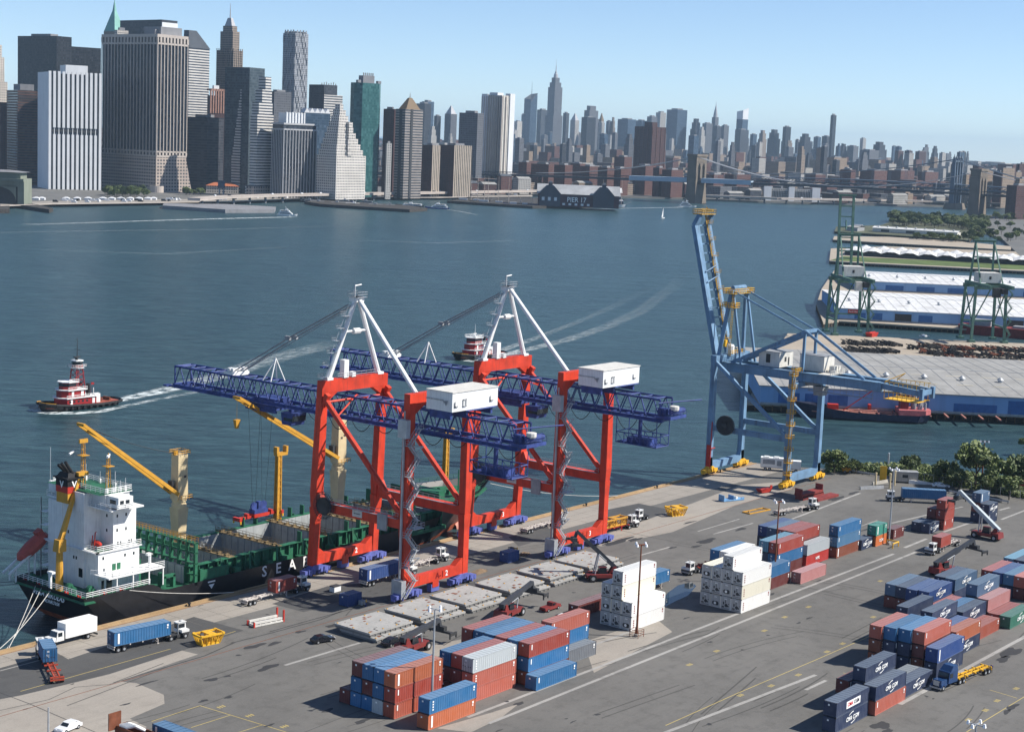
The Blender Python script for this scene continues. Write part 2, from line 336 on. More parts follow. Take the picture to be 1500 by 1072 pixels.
for i in range(70):
    x, y = rnd.uniform(0,1500), rnd.uniform(745,1072); g = G(x,y); th = rnd.choice([0,0,0,R(180),R(90)])+rnd.gauss(0,.12); cv = rnd.gauss(0,.012)
    if g.y > 236 or g.y < 90 or g.x > 440: continue
    wd = rnd.uniform(.16,.34)
    for off in (-.95,.95):
        p = Vector((g.x-math.sin(th)*off, g.y+math.cos(th)*off, 0)); a_ = th
        for k_ in range(int(rnd.uniform(6,15))):
            q_ = p+Vector((math.cos(a_),math.sin(a_),0))*2.2; s_ = Vector((-math.sin(a_),math.cos(a_),0))*wd/2; sheet(m,[p-s_,q_-s_,q_+s_,p+s_],.010); p = q_; a_ += cv*2.2
struct('tyre_mark', m, M['tyre'])
m = MB()
for k_ in range(50): u = 60+k_*7.6; sheet(m,[(u,238.6),(u+.12,238.6),(u+.12,249.5),(u,249.5)],.010)
for v in (242.2,245.9): sheet(m,[(60,v),(446,v),(446,v+.1),(60,v+.1)],.010)
struct('slab_joint', m, M['joint'])
k = NT('puddle_water'); k.b.inputs['Base Color'].default_value = (.03,.04,.05,1); k.b.inputs['Roughness'].default_value = .04
m = MB(); pxpoly(m, [(966,884),(978,868),(993,857),(1013,852),(1020,858),(1008,872),(990,880),(975,888)], .02); struct('puddle_water', m, k.m)
# quay furniture: low timber kerb, crane rails
tag(MB().box(40,446,250.9,251.48,0,.32).build('quay_kerb', M['tan']), 'low tan timber kerb running along the edge of the quay', 'kerb')
m = MB()
for v in (249.75, 223.1): m.box(60,445,v-.06,v+.06,.0,.03)
struct('road_rail', m, M['rust'])
b0 = None
for i in range(9):
    u = 150 + i*34.5
    if b0 is None:
        m = MB(); m.lathe([(.34,0),(.34,.08),(.2,.14),(.2,.45),(.36,.55),(.36,.68),(.2,.76)], n=10); b0 = m.build('bollard', M['ochre'] if i else M['black'], loc=(u,250.3,0))
        tag(b0, 'squat mooring bollards on the tan quay edge', 'bollard', 'mooring bollards along the quay edge')
    else: dup(b0, (u,250.3,0))
m = MB()
for i in range(70):
    m.tube((150+i*4.3, 251.62, -4), (150+i*4.3, 251.62, -.3), .2, 6)
tag(m.build('quay_fender', M['wood']), 'dark timber fender piles in a row down the face of the quay', 'fender')
# far shore: Manhattan land
sh = [(-300,312),(-150,308),(0,302.5),(75,299.5),(230,297.5),(330,296),(430,292),(560,289.5),(640,290),(700,288.5),(780,288),(900,290),(1000,292.5),(1110,297),(1200,299.5),(1300,302),(1400,304),(1485,306),(1700,311)]
p = [tuple(G(x,y,ZW).xy) for x, y in sh]
far = [FWD*28000 + RGT*26000, FWD*28000 - RGT*14000]
poly = p + [(q.x, q.y) for q in far]
struct('city_ground', MB().prism(poly, -6, .4), M['cityground'])
# Brooklyn shore at the right
pb = [tuple(G(x,y,0).xy) for x, y in [(1404,319),(1440,315),(1600,318)]] + [tuple((FWD*2700+RGT*1500).xy), tuple((FWD*900+RGT*1100).xy), tuple(G(1640,640,0).xy), tuple(G(1530,530,0).xy), tuple(G(1520,440,0).xy), tuple(G(1500,380,0).xy), tuple(G(1470,352,0).xy)]
struct('brooklyn_ground', MB().prism(pb, -6, .1), M['cityground'])
# ------------------------------------------------------------------ shipping containers (long axis = X, near side = -Y)
M['frost'] = paint('reefer_panel_grey', (.42,.43,.43), .5, var=.08, dirt=.3)
_cb = {}
def cont_mesh(L, H, strip, reefer):
    k = (L, H, strip, reefer)
    if k in _cb: return _cb[k]
    m = MB(); W = 2.44; e = .12
    # frame: corner posts, rails
    for x in (0, L-e):
        for y in (0, W-e): m.box(x, x+e, y, y+e, 0, H)
    for y in (0, W-.09):
        for z in (0.02, H-.1): m.box(e, L-e, y, y+.09, z, z+.1)
    # corrugated long sides
    pitch = .56 if not reefer else 1.12; dp = .045 if not reefer else .012
    n = int((L-2*e)/pitch); st = (L-2*e)/n
    for side in (0, 1):
        prof = []
        for i in range(n):
            x = e + i*st; prof += [(x, 0), (x+st*.3, 0), (x+st*.5, dp), (x+st*.8, dp)]
        prof.append((L-e, 0))
        y0 = .03; vs = []
        for x, d in prof:
            y = (y0+d) if side == 0 else W - y0 - d
            vs += [(x,y,.12),(x,y,H-.1)]
        fs = [(2*i, 2*i+2, 2*i+3, 2*i+1) if side == 0 else (2*i, 2*i+1, 2*i+3, 2*i+2) for i in range(len(prof)-1)]
        m.add(vs, fs)
    # roof: shallow ribs, floor, far end
    nr = int(L/1.1)
    for i in range(nr):
        x = e + i*(L-2*e)/nr; m.add([(x,.09,H-.02),(x+(L-2*e)/nr*.55,.09,H-.02),(x+(L-2*e)/nr*.55,W-.09,H-.02),(x,W-.09,H-.02)], [(0,1,2,3)])
        m.add([(x+(L-2*e)/nr*.55,.09,H-.05),(x+(L-2*e)/nr,.09,H-.05),(x+(L-2*e)/nr,W-.09,H-.05),(x+(L-2*e)/nr*.55,W-.09,H-.05)], [(0,1,2,3)])
    m.box(.06, L-.06, .09, W-.09, .1, .2); m.box(L-.08, L-.03, e, W-e, .1, H-.05); m.box(.05, .1, e, W-e, .1, H-.05)
    m.box(e, L-e, .09, .14, H-.07, H-.01); m.box(e, L-e, W-.14, W-.09, H-.07, H-.01)
    # corner castings and markings painted on the near side
    m.cur = 1
    for x in (-.012, L-.178):
        for y in (-.012, W-.17):
            for z in (-.004, H-.116): m.box(x, x+.19, y, y+.18, z, z+.12)
    m.cur = 2
    if reefer: m.cur = 3
    if strip:
        if strip == 1: m.box(.75, 1.15, -.004, .024, .35, H-.3)
        elif strip == 2: m.box(.7, .95, -.004, .024, H-1.25, H-.3)
        elif strip == 3:
            for q in range(4): m.box(.8, 1.1, -.004, .024, .55+q*.45, .8+q*.45)
        m.box(L-.9, L-.55, -.004, .024, H-.75, H-.35); m.box(L-.9, L-.62, -.004, .024, H-1.15, H-.9)
        m.box(-.002, .04, 1.45, 1.75, H-.85, H-.5)
    me = m.build('shipping_container', [M['cont'], M['dark'], M['decal'], M['markred']])
    _cb[k] = me.data; bpy.data.objects.remove(me); return _cb[k]
_db = {}
def end_mesh(H, kind):
    k = (H, kind)
    if k in _db: return _db[k]
    m = MB(); W = 2.44
    if kind == 'door':
        m.box(-.01, .03, .14, 1.2, .14, H-.12); m.box(-.01, .03, 1.24, 2.3, .14, H-.12)
        m.cur = 1
        for y in (.42, .88, 1.56, 2.02):
            m.tube((-.04,y,.14), (-.04,y,H-.12), .022, 5); m.box(-.06, -.01, y-.02, y+.22, .95, 1.05)
        m.cur = 2; m.box(-.014, -.008, 1.4, 1.75, H-.75, H-.4)
        for q in range(3): m.box(-.014, -.008, 1.4, 1.9-q*.1, H-1.2-q*.2, H-1.12-q*.2)
    elif kind == 'front':
        for i in range(8): m.box(-.012-.02*(i % 2), .04, .13+i*.275, .13+(i+1)*.275, .12, H-.12)
        m.cur = 2; m.box(-.04, -.03, 1.3, 1.62, H-.72, H-.42)
    else:
        m.cur = 3; m.box(-.02, .05, .1, 2.34, .1, H-.1); m.cur = 1
        if kind == 'unitA':
            m.tube((-.05,1.05,1.05), (-.02,1.05,1.05), .38, 10); m.box(-.06, -.02, .45, .8, .8, 1.1); m.box(-.05, -.02, 1.5, 2.1, .55, .8); m.box(-.06,-.02,1.55,1.85,1.2,1.75); m.box(-.05,-.02,.3,.55,1.35,1.5); m.box(-.05,-.02,1.15,1.3,1.5,2.2)
            m.box(-.05,-.02,.35,2.1,.35,.42)
        else:
            pr = [(.45,.75),(.7,.6),(1.6,.62),(1.95,.8),(2.0,1.25),(1.75,1.45),(.75,1.5),(.45,1.3)]
            m.add([(-.06,y,z) for y,z in pr]+[(-.02,y,z) for y,z in pr], [tuple(range(7,-1,-1))]+[(i,(i+1)%8,8+(i+1)%8,8+i) for i in range(8)])
            m.cur = 2; m.tube((-.07,1.3,1.05),(-.06,1.3,1.05),.3,10)
        m.cur = 2; m.box(-.05,-.018,.9,1.5,H-.6,H-.45)
    me = m.build('end_door', [M['cont'], M['dark'], M['decal'], M['frost']]); _db[k] = me.data; bpy.data.objects.remove(me); return _db[k]
COL = {'orange':(.50,.13,.05),'red':(.36,.055,.035),'maroon':(.20,.035,.03),'brick':(.42,.09,.05),'salmon':(.52,.13,.085),'brown':(.30,.075,.03),'blue':(.03,.20,.46),'lblue':(.12,.30,.52),'sky':(.15,.40,.58),
  'navy':(.028,.05,.125),'royal':(.02,.08,.31),'grey':(.42,.45,.46),'dgrey':(.25,.27,.3),'white':(.76,.75,.72),'cream':(.72,.68,.55),'green':(.06,.27,.18),'teal':(.06,.42,.31),'pink':(.46,.2,.19),'scarlet':(.55,.03,.02),'bright':(.65,.16,.03),'steelblue':(.10,.19,.33)}
for _k in COL: COL[_k] = tuple(c*(1 if _k in ('white','cream','grey') else .8 if _k in ('orange','red','brick','salmon','scarlet','bright','pink') else .6) for c in COL[_k])
WORD = {'orange':'orange','red':'dull red','maroon':'maroon','brick':'brick red','salmon':'salmon red','brown':'brown','blue':'bright blue','lblue':'pale blue','sky':'sky blue','navy':'navy blue','royal':'royal blue','grey':'pale grey','dgrey':'slate grey',
  'white':'white','cream':'cream','green':'green','teal':'teal green','pink':'faded pinkish red','scarlet':'scarlet','bright':'vivid orange','steelblue':'steel blue'}
NC = [0]
def container(u, v, z, colr, L=12.19, H=2.59, end='front', strip=None, label='', rz=0, logo=None, reefer=False):
    if strip is None: strip = rnd.choice([1,2,2,3,0])
    if logo: strip = 0
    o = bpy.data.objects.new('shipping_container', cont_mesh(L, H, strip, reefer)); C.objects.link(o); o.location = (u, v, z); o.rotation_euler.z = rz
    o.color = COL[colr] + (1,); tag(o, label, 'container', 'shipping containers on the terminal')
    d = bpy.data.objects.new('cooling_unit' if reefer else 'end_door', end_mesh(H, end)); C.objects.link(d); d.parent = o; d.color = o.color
    if logo == 'arc':
        text('CMA CGM', 1.02, M['decal'], 'lettering', o, (L*.5,-.03,H*.5), shear=.25, bold=.02, sx=1.0)
        m = MB()
        for s_, cx_, cz_ in ((1, L*.5-.3, H*.5+.55), (-1, L*.5+.3, H*.5-.55)):
            pts = [(cx_ + s_*(-.9+1.6*t), cz_ + s_*(.0 + .42*math.sin(t*1.7))) for t in (0,.2,.4,.6,.8,1)]
            for (xa, za), (xb, zb) in zip(pts, pts[1:]):
                m.add([(xa,-.02,za),(xb,-.02,zb),(xb,-.02,zb+.16),(xa,-.02,za+.16)], [(0,1,2,3)])
        m.build('emblem', M['decal'], o)
    elif logo == 'label':
        MB().box(L*.3,L*.72,-.012,.02,H*.26,H*.74).build('sign_panel', M['decal'], o)
        text('CMA', .9, M['decalred'], 'lettering', o, (L*.41,-.03,H*.5), bold=.02); text('CGM', .9, M['decaldark'], 'lettering', o, (L*.6,-.03,H*.5), bold=.02)
    elif logo: text(logo, .95, M['decal'], 'lettering', o, (L*.5,-.03,H*.5), bold=.02)
    NC[0] += 1; return o
ORD = ['bottom','second','third','fourth']
def block(where, u, v, cols, L=12.19, H=2.59, pitch=2.52, end=None, seen=None):
    """cols: nearest first; each is a list of (colour[, logo]) from the ground up or (offset_u, [..])"""
    nth = ['front','second','third','fourth','fifth','sixth','seventh']
    for i, cl in enumerate(cols):
        du = 0
        if isinstance(cl, tuple): du, cl = cl
        for j, c in enumerate(cl):
            logo = None
            if ':' in c: c, logo = c.split(':')
            if len(cl) == 1: lev = 'on the ground'
            elif j == len(cl)-1: lev = 'topmost'
            elif j == 0: lev = 'lowest'
            else: lev = ['', 'second up', 'third up'][j]
            word = WORD[c] + (' emblem container' if logo == 'arc' else ' name panel container' if logo == 'label' else ' lettered container' if logo else ' container')
            lab = f"{word} {lev}, {nth[i]} row, {where}"
            container(u + du + rnd.uniform(-.12,.12), v + i*pitch + rnd.uniform(-.03,.03), j*(H+.05), c, L, H, end or rnd.choice(['front','front','door']), None, lab, 0, logo)
block('orange fronted stack nearest the camera', 199.3, 176.6, [['brick','red','orange'],['grey','blue','blue'],['blue','maroon','blue'],['blue','blue','maroon'],['maroon']], end='front')
block('two high pair beside the lamp post', 199.4, 169.1, [['orange','blue']], end='front')
block('grey topped stack behind the lamp post', 214.6, 172.5, [['salmon','salmon','grey'],['maroon','maroon','red'],['maroon','maroon','blue'],['navy','blue']])
block('long striped roofed stack', 227.6, 168.4, [['blue'],(.8,['brown','blue','red']),(.6,['maroon','navy','blue']),(.4,['maroon','maroon','red']),(.3,['navy','navy','blue']),(.2,['maroon','navy','blue']),(0,['maroon','maroon','red'])])
block('low bay beyond the striped stack', 240.6, 173.3, [['dgrey'],(.9,['blue','blue','salmon'])])
def reefers(where, u, v, cols):
    H = 2.896
    nth = ['front','second','third','fourth']
    for i, n in enumerate(cols):
        for j in range(n):
            un = rnd.choice(['unitA','unitA','unitB'])
            lev = ['at ground level','second up','third up','fourth up'][j]
            container(u+rnd.uniform(-.05,.05), v+i*2.52, j*(H+.05), 'white' if rnd.random() < .7 else 'cream', 12.19, H, un, 3, f"white refrigerated container {lev}, {nth[i]} column, {where}", reefer=True)
reefers('smaller white stack by the rusty pole', 269.8, 176.9, [2,4,3])
reefers('larger white stack of four columns', 297.4, 167.8, [3,4,3,3])
block('blue and white pair behind the white stack', 322.5, 186.0, [['maroon','white'],['maroon','blue']])
block('pair beside the larger white stack', 315.2, 172.8, [['maroon','blue']])
block('stack with red and teal roofs', 329.3, 177.2, [['maroon','blue','red'],['maroon','navy','sky'],['maroon','navy']])
block('wide red roofed stack behind', 342.2, 179.9, [['red','maroon','red'],['maroon','maroon','red'],['navy','navy','steelblue'],['navy','navy','royal']])
block('row by the second lamp post', 328.0, 170.3, [['pink']])
block('grey over red pair', 342.9, 176.9, [['scarlet:NYK','grey']], L=11.2)
block('three high blue stack', 355.8, 175.7, [['brown','lblue','blue']])
block('small navy box by the teal one', 367.8, 175.1, [['navy:arc']], L=6.06)
block('teal over orange pair', 374.1, 174.4, [['bright:CCNI','teal']], L=6.06)
block('short row by the galvanised lamp post', 384.8, 174.7, [['maroon']], L=6.06)
block('navy pair of short boxes', 397.6, 170.8, [['navy:arc'],['navy']], L=6.06)
block('short red tower', 404.6, 169.9, [['red','red','red'],['maroon','maroon']], L=6.06)
block('far group behind the reach stacker', 421.0, 164.6, [['navy','navy:arc'],['navy','maroon','steelblue']], L=6.06)
# the yard at the right
block('two high pair nearest the right corner', 246.3, 119.6, [['navy:arc','navy:label']], end='front')
block('stack with an orange base', 259.0, 118.6, [['salmon','navy:arc'],(.6,['navy','navy','navy:arc']),(-.6,['navy','maroon'])], end='front')
block('single box behind the blue lorry', 271.3, 119.0, [['navy:arc'],['dgrey']], end='front')
block('tall navy pair beside the blue lorry', 286.4, 119.5, [['navy:arc','royal']], H=2.8, end='front')
block('stepped row of brown and blue ends', 287.8, 122.9, [['brown','maroon','salmon'],(-.9,['navy','navy','blue']),(-1.8,['navy','navy','blue']),(-2.7,['brown','brown','salmon'])], end='front')
block('orange topped pair', 301.1, 122.2, [['navy:arc','orange'],['navy','royal']], end='front')
block('low red box before the green one', 314.6, 123.6, [['brick'],['red']], end='front')
block('stepped middle stack', 301.6, 127.6, [['navy','navy','navy:arc'],(-.9,['navy','navy']),(-.3,['navy','navy','navy'])], end='front')
block('lower stepped stack', 315.6, 127.0, [['navy','navy:arc'],['navy','blue'],['maroon','red']], end='front')
block('four column navy stack', 324.9, 138.6, [['navy','royal:arc'],(-.5,['maroon','royal']),(-.2,['maroon','navy']),(0,['maroon','steelblue'])], end='front')
block('navy pair beyond the four columns', 339.3, 138.8, [['navy','steelblue:arc'],['navy','navy']], end='front')
block('green fronted stepped stack', 328.6, 122.0, [['green:arc'],['red'],['maroon','pink'],['navy','navy','steelblue:arc']], end='front')
block('striped stack at the right edge', 352.8, 126.0, [['maroon','red'],['maroon','salmon'],['navy','lblue'],['navy','royal'],['maroon','red']], end='front')
block('pale stack beyond the striped one', 367.5, 134.3, [['navy','navy'],['navy','sky']], end='front')
_g = G(223,1059,2.6); container(_g.x, _g.y, 0, 'blue', 12.19, 2.59, 'front', 1, 'bright blue container cut off by the bottom edge beside the open rusty box', R(-90))
tag(container(*G(846,905).xy, 0, 'maroon', 12.19, label='open dark red container lying behind the smaller white stack'), group=None)
# ------------------------------------------------------------------ ship to shore cranes
def bogie(mats, L=8.2):
    """rail bogie: balance beam over two four-wheel trucks, along X"""
    m = MB()
    m.frus(-L/2+.6, L/2-.6, -.7, .7, 1.35, -1.2, 1.2, -.7, .7, 2.5)
    for s in (-1, 1):
        c = s*L/2*.58
        m.frus(c-1.7, c+1.7, -.4, .4, .55, c-.7, c+.7, -.4, .4, 1.4); m.box(c-1.9, c-1.5, -.5, .5, .5, 1.0); m.box(c+1.5, c+1.9, -.5, .5, .5, 1.0)
        m.box(c-.6, c+.6, -1.0, 1.0, .8, 1.9); m.box(c-1.6, c-.9, -.85, .85, .9, 1.7); m.box(c+.9, c+1.6, -.85, .85, .9, 1.7); m.box(c-.2, c+.2, -1.15, -.9, .5, 1.2)
    m.cur = 1
    for s in (-1, 1):
        for q in (-1.15, -.4, .4, 1.15): m.wheel((s*L/2*.58+q, 0, .36), .33, .3)
    return m
def truss(m, y0, y1, zb, zt, hw, bay=3.6, chord=.25, web=.14):
    n = max(2, round((y1-y0)/bay)); st = (y1-y0)/n
    for s in (-1, 1):
        m.tube((s*hw, y0, zt), (s*hw, y1, zt), chord, 6)
        for i in range(n):
            a = y0+i*st; b = a+st; c = a+st/2
            m.tube((s*hw, a, zb), (s*hw, c, zt), web, 5); m.tube((s*hw, c, zt), (s*hw, b, zb), web, 5)
    for i in range(n+1):
        a = y0+i*st; m.tube((-hw, min(a+st/2, y1), zt), (hw, min(a+st/2, y1), zt), web, 5)
        if i < n: m.tube((-hw if i%2 else hw, a+st/2 if a+st/2 < y1 else y1, zt), (hw if i%2 else -hw, min(a+st*1.5, y1), zt), web*.8, 4)
    return m
def stairs(m, x, y, z0, z1, fl=3.2, w=.8, run=3.0):
    """zig-zag stair against a leg"""
    z = z0; s = 1; n = int((z1-z0)/fl)
    for i in range(n):
        a = Vector((x - s*run/2, y, z)); b = Vector((x + s*run/2, y, z+fl))
        for o in (-w/2, w/2):
            m.beam(a+Vector((0,o,0)), b+Vector((0,o,0)), .07, .28); m.tube(a+Vector((0,o,1.05)), b+Vector((0,o,1.05)), .05, 4)
            for t in (0,.25,.5,.75,1): p = a.lerp(b,t)+Vector((0,o,0)); m.tube(p, p+Vector((0,0,1.05)), .035, 4)
        for t in range(9): p = a.lerp(b,(t+.5)/9); m.box(p.x-.16,p.x+.16,p.y-w/2,p.y+w/2,p.z-.02,p.z+.03)
        m.box(b.x-.55, b.x+.55, y-w*.7, y+w*.9, z+fl-.05, z+fl+.02); m.rail([(b.x+s*.5,y-w*.7,z+fl),(b.x+s*.5,y+w*.9,z+fl)], 1.05, .04, 1)
        z += fl; s = -s
    return m
def red_crane(u, num, label, trolley_y, glab):
    t = thing('container_crane', label, 'crane', (u,223.4,0), 0, 'red ship to shore cranes on the quay')
    X = 9.6; rd = M['red']
    for x in (-X, X):
        for y, top in ((25, 43.3), (0, 43.6 if x < 0 else 41)):
            yb = y+1.6*(y > 1); ym = y+1.0*(y > 1); m = MB(); m.beam((x,yb,2.4), (x,ym,15.5), 1.75, 1.6, up=(0,1,0)); m.beam((x,ym,15.5), (x,ym-.1,18.5), 1.75, 1.6, (0,1,0), 2.2, 1.9)
            m.beam((x,ym-.1,18.5), (x*.985,y,top), 2.2, 1.9, (0,1,0), 1.75, 1.6)
            m.frus(x-.9, x+.9, ym-.8, ym+.8, 12.5, x-1.1, x+1.1, ym-.9, ym+.9, 15.5)
            lg = m.build('leg', rd, t)
            b = bogie(0).build('bogie', [M['bluebogie'], M['dark']], t, (x - (1 if x < 0 else -1)*-.6, yb-.4, 0))
        # portal cross beam along the gauge, with the diagonal above it
        m = MB(); m.beam((x,.9,16.2), (x,25.2,16.2), 1.5, 2.1); m.frus(x-.8,x+.8,23.4,25.2,17,x-.7,x+.7,24.4,25.2,19); cbm = m.build('cross_beam', rd, t)
        m = MB(); m.tube((x,24.3,39.5), (x,1.4,18.0), .62, 8); m.beam((x,23.2,40.5), (x,24.6,38), 1.1, 1.1); m.beam((x,2.6,17.2), (x,.6,19.2), 1.0, 1.0); m.build('brace', rd, t)
        m = MB(); m.rail([(x-.7,1.5,17.25),(x-.7,23,17.25)], 1.1, .045, 1.6); m.box(x-1.2,x-.75,1.5,23,17.18,17.25); m.build('walkway', M['galv'], t)
    for y, z, hgt_ in ((25, 41.9, 3.2), (0, 42.2, 2.8)):
        m = MB(); m.box(-X+.9, X-.9, y-.75, y+.75, z-hgt_/2+.3, z+hgt_/2)
        for s in (-1,1): m.frus(min(s*(X-.9), s*(X-4)), max(s*(X-.9), s*(X-4)), y-.7, y+.7, z-hgt_/2+.28, s*(X-.95) - .05, s*(X-.95)+.05, y-.7, y+.7, z-hgt_/2-1.6)
        m.build('portal_beam', rd, t)
    m = MB(); m.tube((-X+.5,24.5,38.6),(X-.5,24.5,38.6),.28,6); m.tube((-X+.4,20.5,36.2),(0,24,39.4),.2,5); m.tube((X-.4,20.5,36.2),(0,24,39.4),.2,5); m.build('tie_tube', rd, t)
    for y in (0, 26.6):
        m = MB(); m.box(-X+.8, X-.8, y-.72, y+.72, 2.5, 4.6)
        for s in (-1, 1): m.frus(min(s*(X-.9),s*(X-3.4)), max(s*(X-.9),s*(X-3.4)), y-.72, y+.72, 4.58, s*(X-1.1)-.3, s*(X-1.1)+.3, y-.72, y+.72, 6.0)
        m.box(-1, 1, y-.7, y+.7, 1.2, 2.5)
        sb = m.build('sill_beam', rd, t)
        MB().box(-1.3,1.3,y-.6,y+.6,.25,1.9).build('anchor_frame', M['bluebogie'], t)
        text('A-1', 1.9, M['markred'], 'lettering', sb, (1.2,y-.75,3.55), bold=.02); text(num, 1.7, M['decal'], 'lettering', sb, (3.4,y-.76,3.6), bold=.03)
    # boom
    m = MB(); zb, zt = 34.8, 39.3
    truss(m, -22.4, 81, zb+.3, zt, 2.5)
    for s in (-1, 1):
        m.box(s*2.5-.32, s*2.5+.32, -23.4, 81, zb-.5, zb+.25); m.box(s*3.3-.35, s*3.3+.35, -23.4, 80, zb-.5, zb-.42)
        for i in range(26): m.tube((s*3.6,-22+i*4,zb-.45),(s*3.6,-22+i*4,zb+.65),.05,4)
        m.tube((s*3.6,-22,zb+.65),(s*3.6,80,zb+.65),.05,4)
    for i in range(28): m.box(-2.5,2.5,-22.9+i*3.8,-22.6+i*3.8,zb-.5,zb-.1)
    m.box(-2.9,2.9,80.6,81.4,zb-.6,zb+.4); m.tube((-2.5,81,zb),(-2.5,81,zt),.2); m.tube((2.5,81,zb),(2.5,81,zt),.2); m.tube((-2.5,81,zt),(2.5,81,zt),.2); m.tube((-2.5,-22.4,zb),(-2.5,-22.4,zt),.2); m.tube((2.5,-22.4,zb),(2.5,-22.4,zt),.2)
    m.box(-3.4,-1.6,83,84.2,zb-.6,zb-.2); m.box(-2.6,-2.2,80,83.4,zb-.7,zb-.3)
    bm = m.build('boom', M['navy'], t)
    # mast, stays
    m = MB(); ap = Vector((0,24.6,62))
    m.tube((-8,25,43.2), ap+Vector((-.5,0,0)), .62, 8, .5); m.tube((8,25,43.2), ap+Vector((.5,0,0)), .62, 8, .5); m.tube((-7.4,.2,43.5), ap+Vector((0,-.6,0)), .5, 8)
    m.tube((-3.4,24.8,54.4),(3.4,24.8,54.4),.3,6); m.box(-1.2,1.2,23.6,25.8,61.4,62.6); m.tube((-1,24.6,54.4),(1,24.6,54.4),.7,8)
    for s in (-1, 1):
        m.box(s*8-.9,s*8+.9,24.2,25.8,43.3,43.9)
    mast = m.build('mast', M['white'], t, (0,0,3.68)); mast.scale.z = .915
    m = MB()
    m.rail([(-1.5,23,62.6),(1.6,23,62.6),(1.6,26,62.6),(-1.5,26,62.6),(-1.5,23,62.6)],1.2,.05,1.2); m.path([(-.8,24.6,62.6),(-.8,24.6,65.2),(1.2,24.6,65.4)],.2); m.box(-1.5,1.6,23,26,62.5,62.6)
    for i in range(6):
        f = i/6; p = Vector((-8.8,25,44)).lerp(Vector((-1.6,24.6,61)), f); q = Vector((-8.8,25,44)).lerp(Vector((-1.6,24.6,61)), f+1/6)
        m.tube(p,q,.07,4); m.tube(p+Vector((-.7,0,.3)),q+Vector((-.7,0,.3)),.07,4); m.box(p.x-1.6,p.x+.2,p.y-.7,p.y+.7,p.z,p.z+.06); m.rail([(p.x-1.6,p.y-.7,p.z),(p.x-1.6,p.y+.7,p.z),(p.x+.2,p.y+.7,p.z)],1,.04,1)
    m.rail([(-6,24,43.6),(6,24,43.6)],1.1,.05,1.4); m.build('access_ladder', M['galv'], mast)
    MB().box(-4,-2.6,24,25.4,43.5,47.4).build('cabinet', M['white'], t); MB().box(-1.4,-.2,24.1,25.2,43.5,44.6).build('cabinet', M['white'], t)
    for s in (-1, 1):
        m = MB(); mid = Vector((s*1.1,44.5,49.8)); m.tube((s*.9,26.4,59.1), mid, .17, 5); m.tube(mid, (s*1.6,62,40), .17, 5); m.tube((s*.6,26.4,58.6), (s*1.0,62,39.6), .08, 4)
        m.box(s*1.1-.3,s*1.1+.3,43.8,45.3,49.4,50.3)
        m.build('forestay', M['grey'], t)
    m = MB(); m.box(-2.6,2.6,60.8,63.8,39.3,40.1); m.box(-2.3,-1.1,61,63,40.1,41); m.box(1.1,2.3,61,63,40.1,41); m.tube((-2.6,62,40.6),(2.6,62,40.6),.35,6)
    m.build('stay_bracket', M['white'], bm); m = MB()
    for s in (-1, 1): m.tube((s*2.3,48.6,39.2),(0,49.4,44.6),.16,5); m.tube((s*2.3,51.4,39.2),(0,49.4,44.6),.16,5)
    m.build('king_post', M['white'], bm)
    # machinery house
    m = MB(); m.box(-8.8,5.9,-10.8,-3.9,41.1,45.0); m.cur = 1; m.box(-8.95,6.05,-10.95,-3.75,45.0,45.18); m.box(-8.3,-7.2,-4.0,-3.7,41.2,43.2)
    hs = m.build('machinery_house', [M['white'], M['offwhite']], t)
    m = MB()
    for x, z in ((-8.2,42.6), (3.2,42.8)): m.box(x,x+.3,-10.98,-10.95,z-.6,z+.6); m.box(x,x+1.1,-10.98,-10.95,z-.6,z-.3)
    for x in (-5.6,-4.7): m.box(x,x+.25,-10.98,-10.95,41.9,43.5)
    for z in (41.9,43.3): m.box(-5.6,-4.45,-10.98,-10.95,z,z+.22)
    m.add([(-8.98,-8.6,43.2),(-8.98,-9.8,43.4),(-8.98,-9.3,42.2)],[(0,1,2)]); m.add([(-8.98,-8.6,43.2),(-8.98,-8.9,42.4),(-8.98,-8.2,43.6)],[(0,1,2)])
    m.build('emblem', M['grey'], hs)
    text('AMERICAN STEVEDORING', .42, M['grey'], 'lettering', hs, (-8.97,-6.2,43.3), (R(90),0,R(-90)))
    m = MB()
    for x in (-8,-3,5): m.box(x-.3,x+.3,-10,-4.5,39.4,41.1)
    m.box(-4.5,5,-11.6,-10.9,41,41.1); m.rail([(-4.5,-11.6,41.1),(5,-11.6,41.1)],1.1,.045,1.5) if False else None
    m.build('support_frame', M['navy'], t)
    # trolley with the operator's cab beneath
    ty = trolley_y - 225
    m = MB(); m.box(-3.2,3.2,ty-4.5,ty+4.5,33.2,34.1); m.box(-2.4,2.4,ty-3.5,ty+3.5,34.2,35.6)
    for s in (-1,1):
        for q in (-4,-1.3,1.3,4): m.wheel((s*2.5,ty+q,34.2),.5,.3,'x')
    m.box(-3.4,-3,ty-5,ty+5,32.6,33.2); m.rail([(-3.2,ty-4.5,33.2),(-3.2,ty+4.5,33.2)],1.1,.05,1.5)
    m.build('trolley', M['navy'], t)
    m = MB(); m.frus(-2.0,2.0,ty-8.6,ty-5.6,30.2,-2.2,2.2,ty-9.2,ty-5.4,33.0); m.box(-.4,.4,ty-7,ty-6,33,34.3); m.cur = 1; m.box(-2.12,2.12,ty-9.1,ty-6.2,31.2,32.4); m.build('operator_cab', [M['navy'], M['glass']], t)
    m = MB()
    nl = int((ty-8+22)/6.5)
    for i in range(nl):
        y0 = -20+i*(ty-8+20)/nl; y1 = -20+(i+1)*(ty-8+20)/nl; m.sag((3.0,y0,34), (3.0,y1,34), 3.2+.6*math.sin(i*2.1), .09, 8)
    m.build('festoon_cable', M['black'], t)
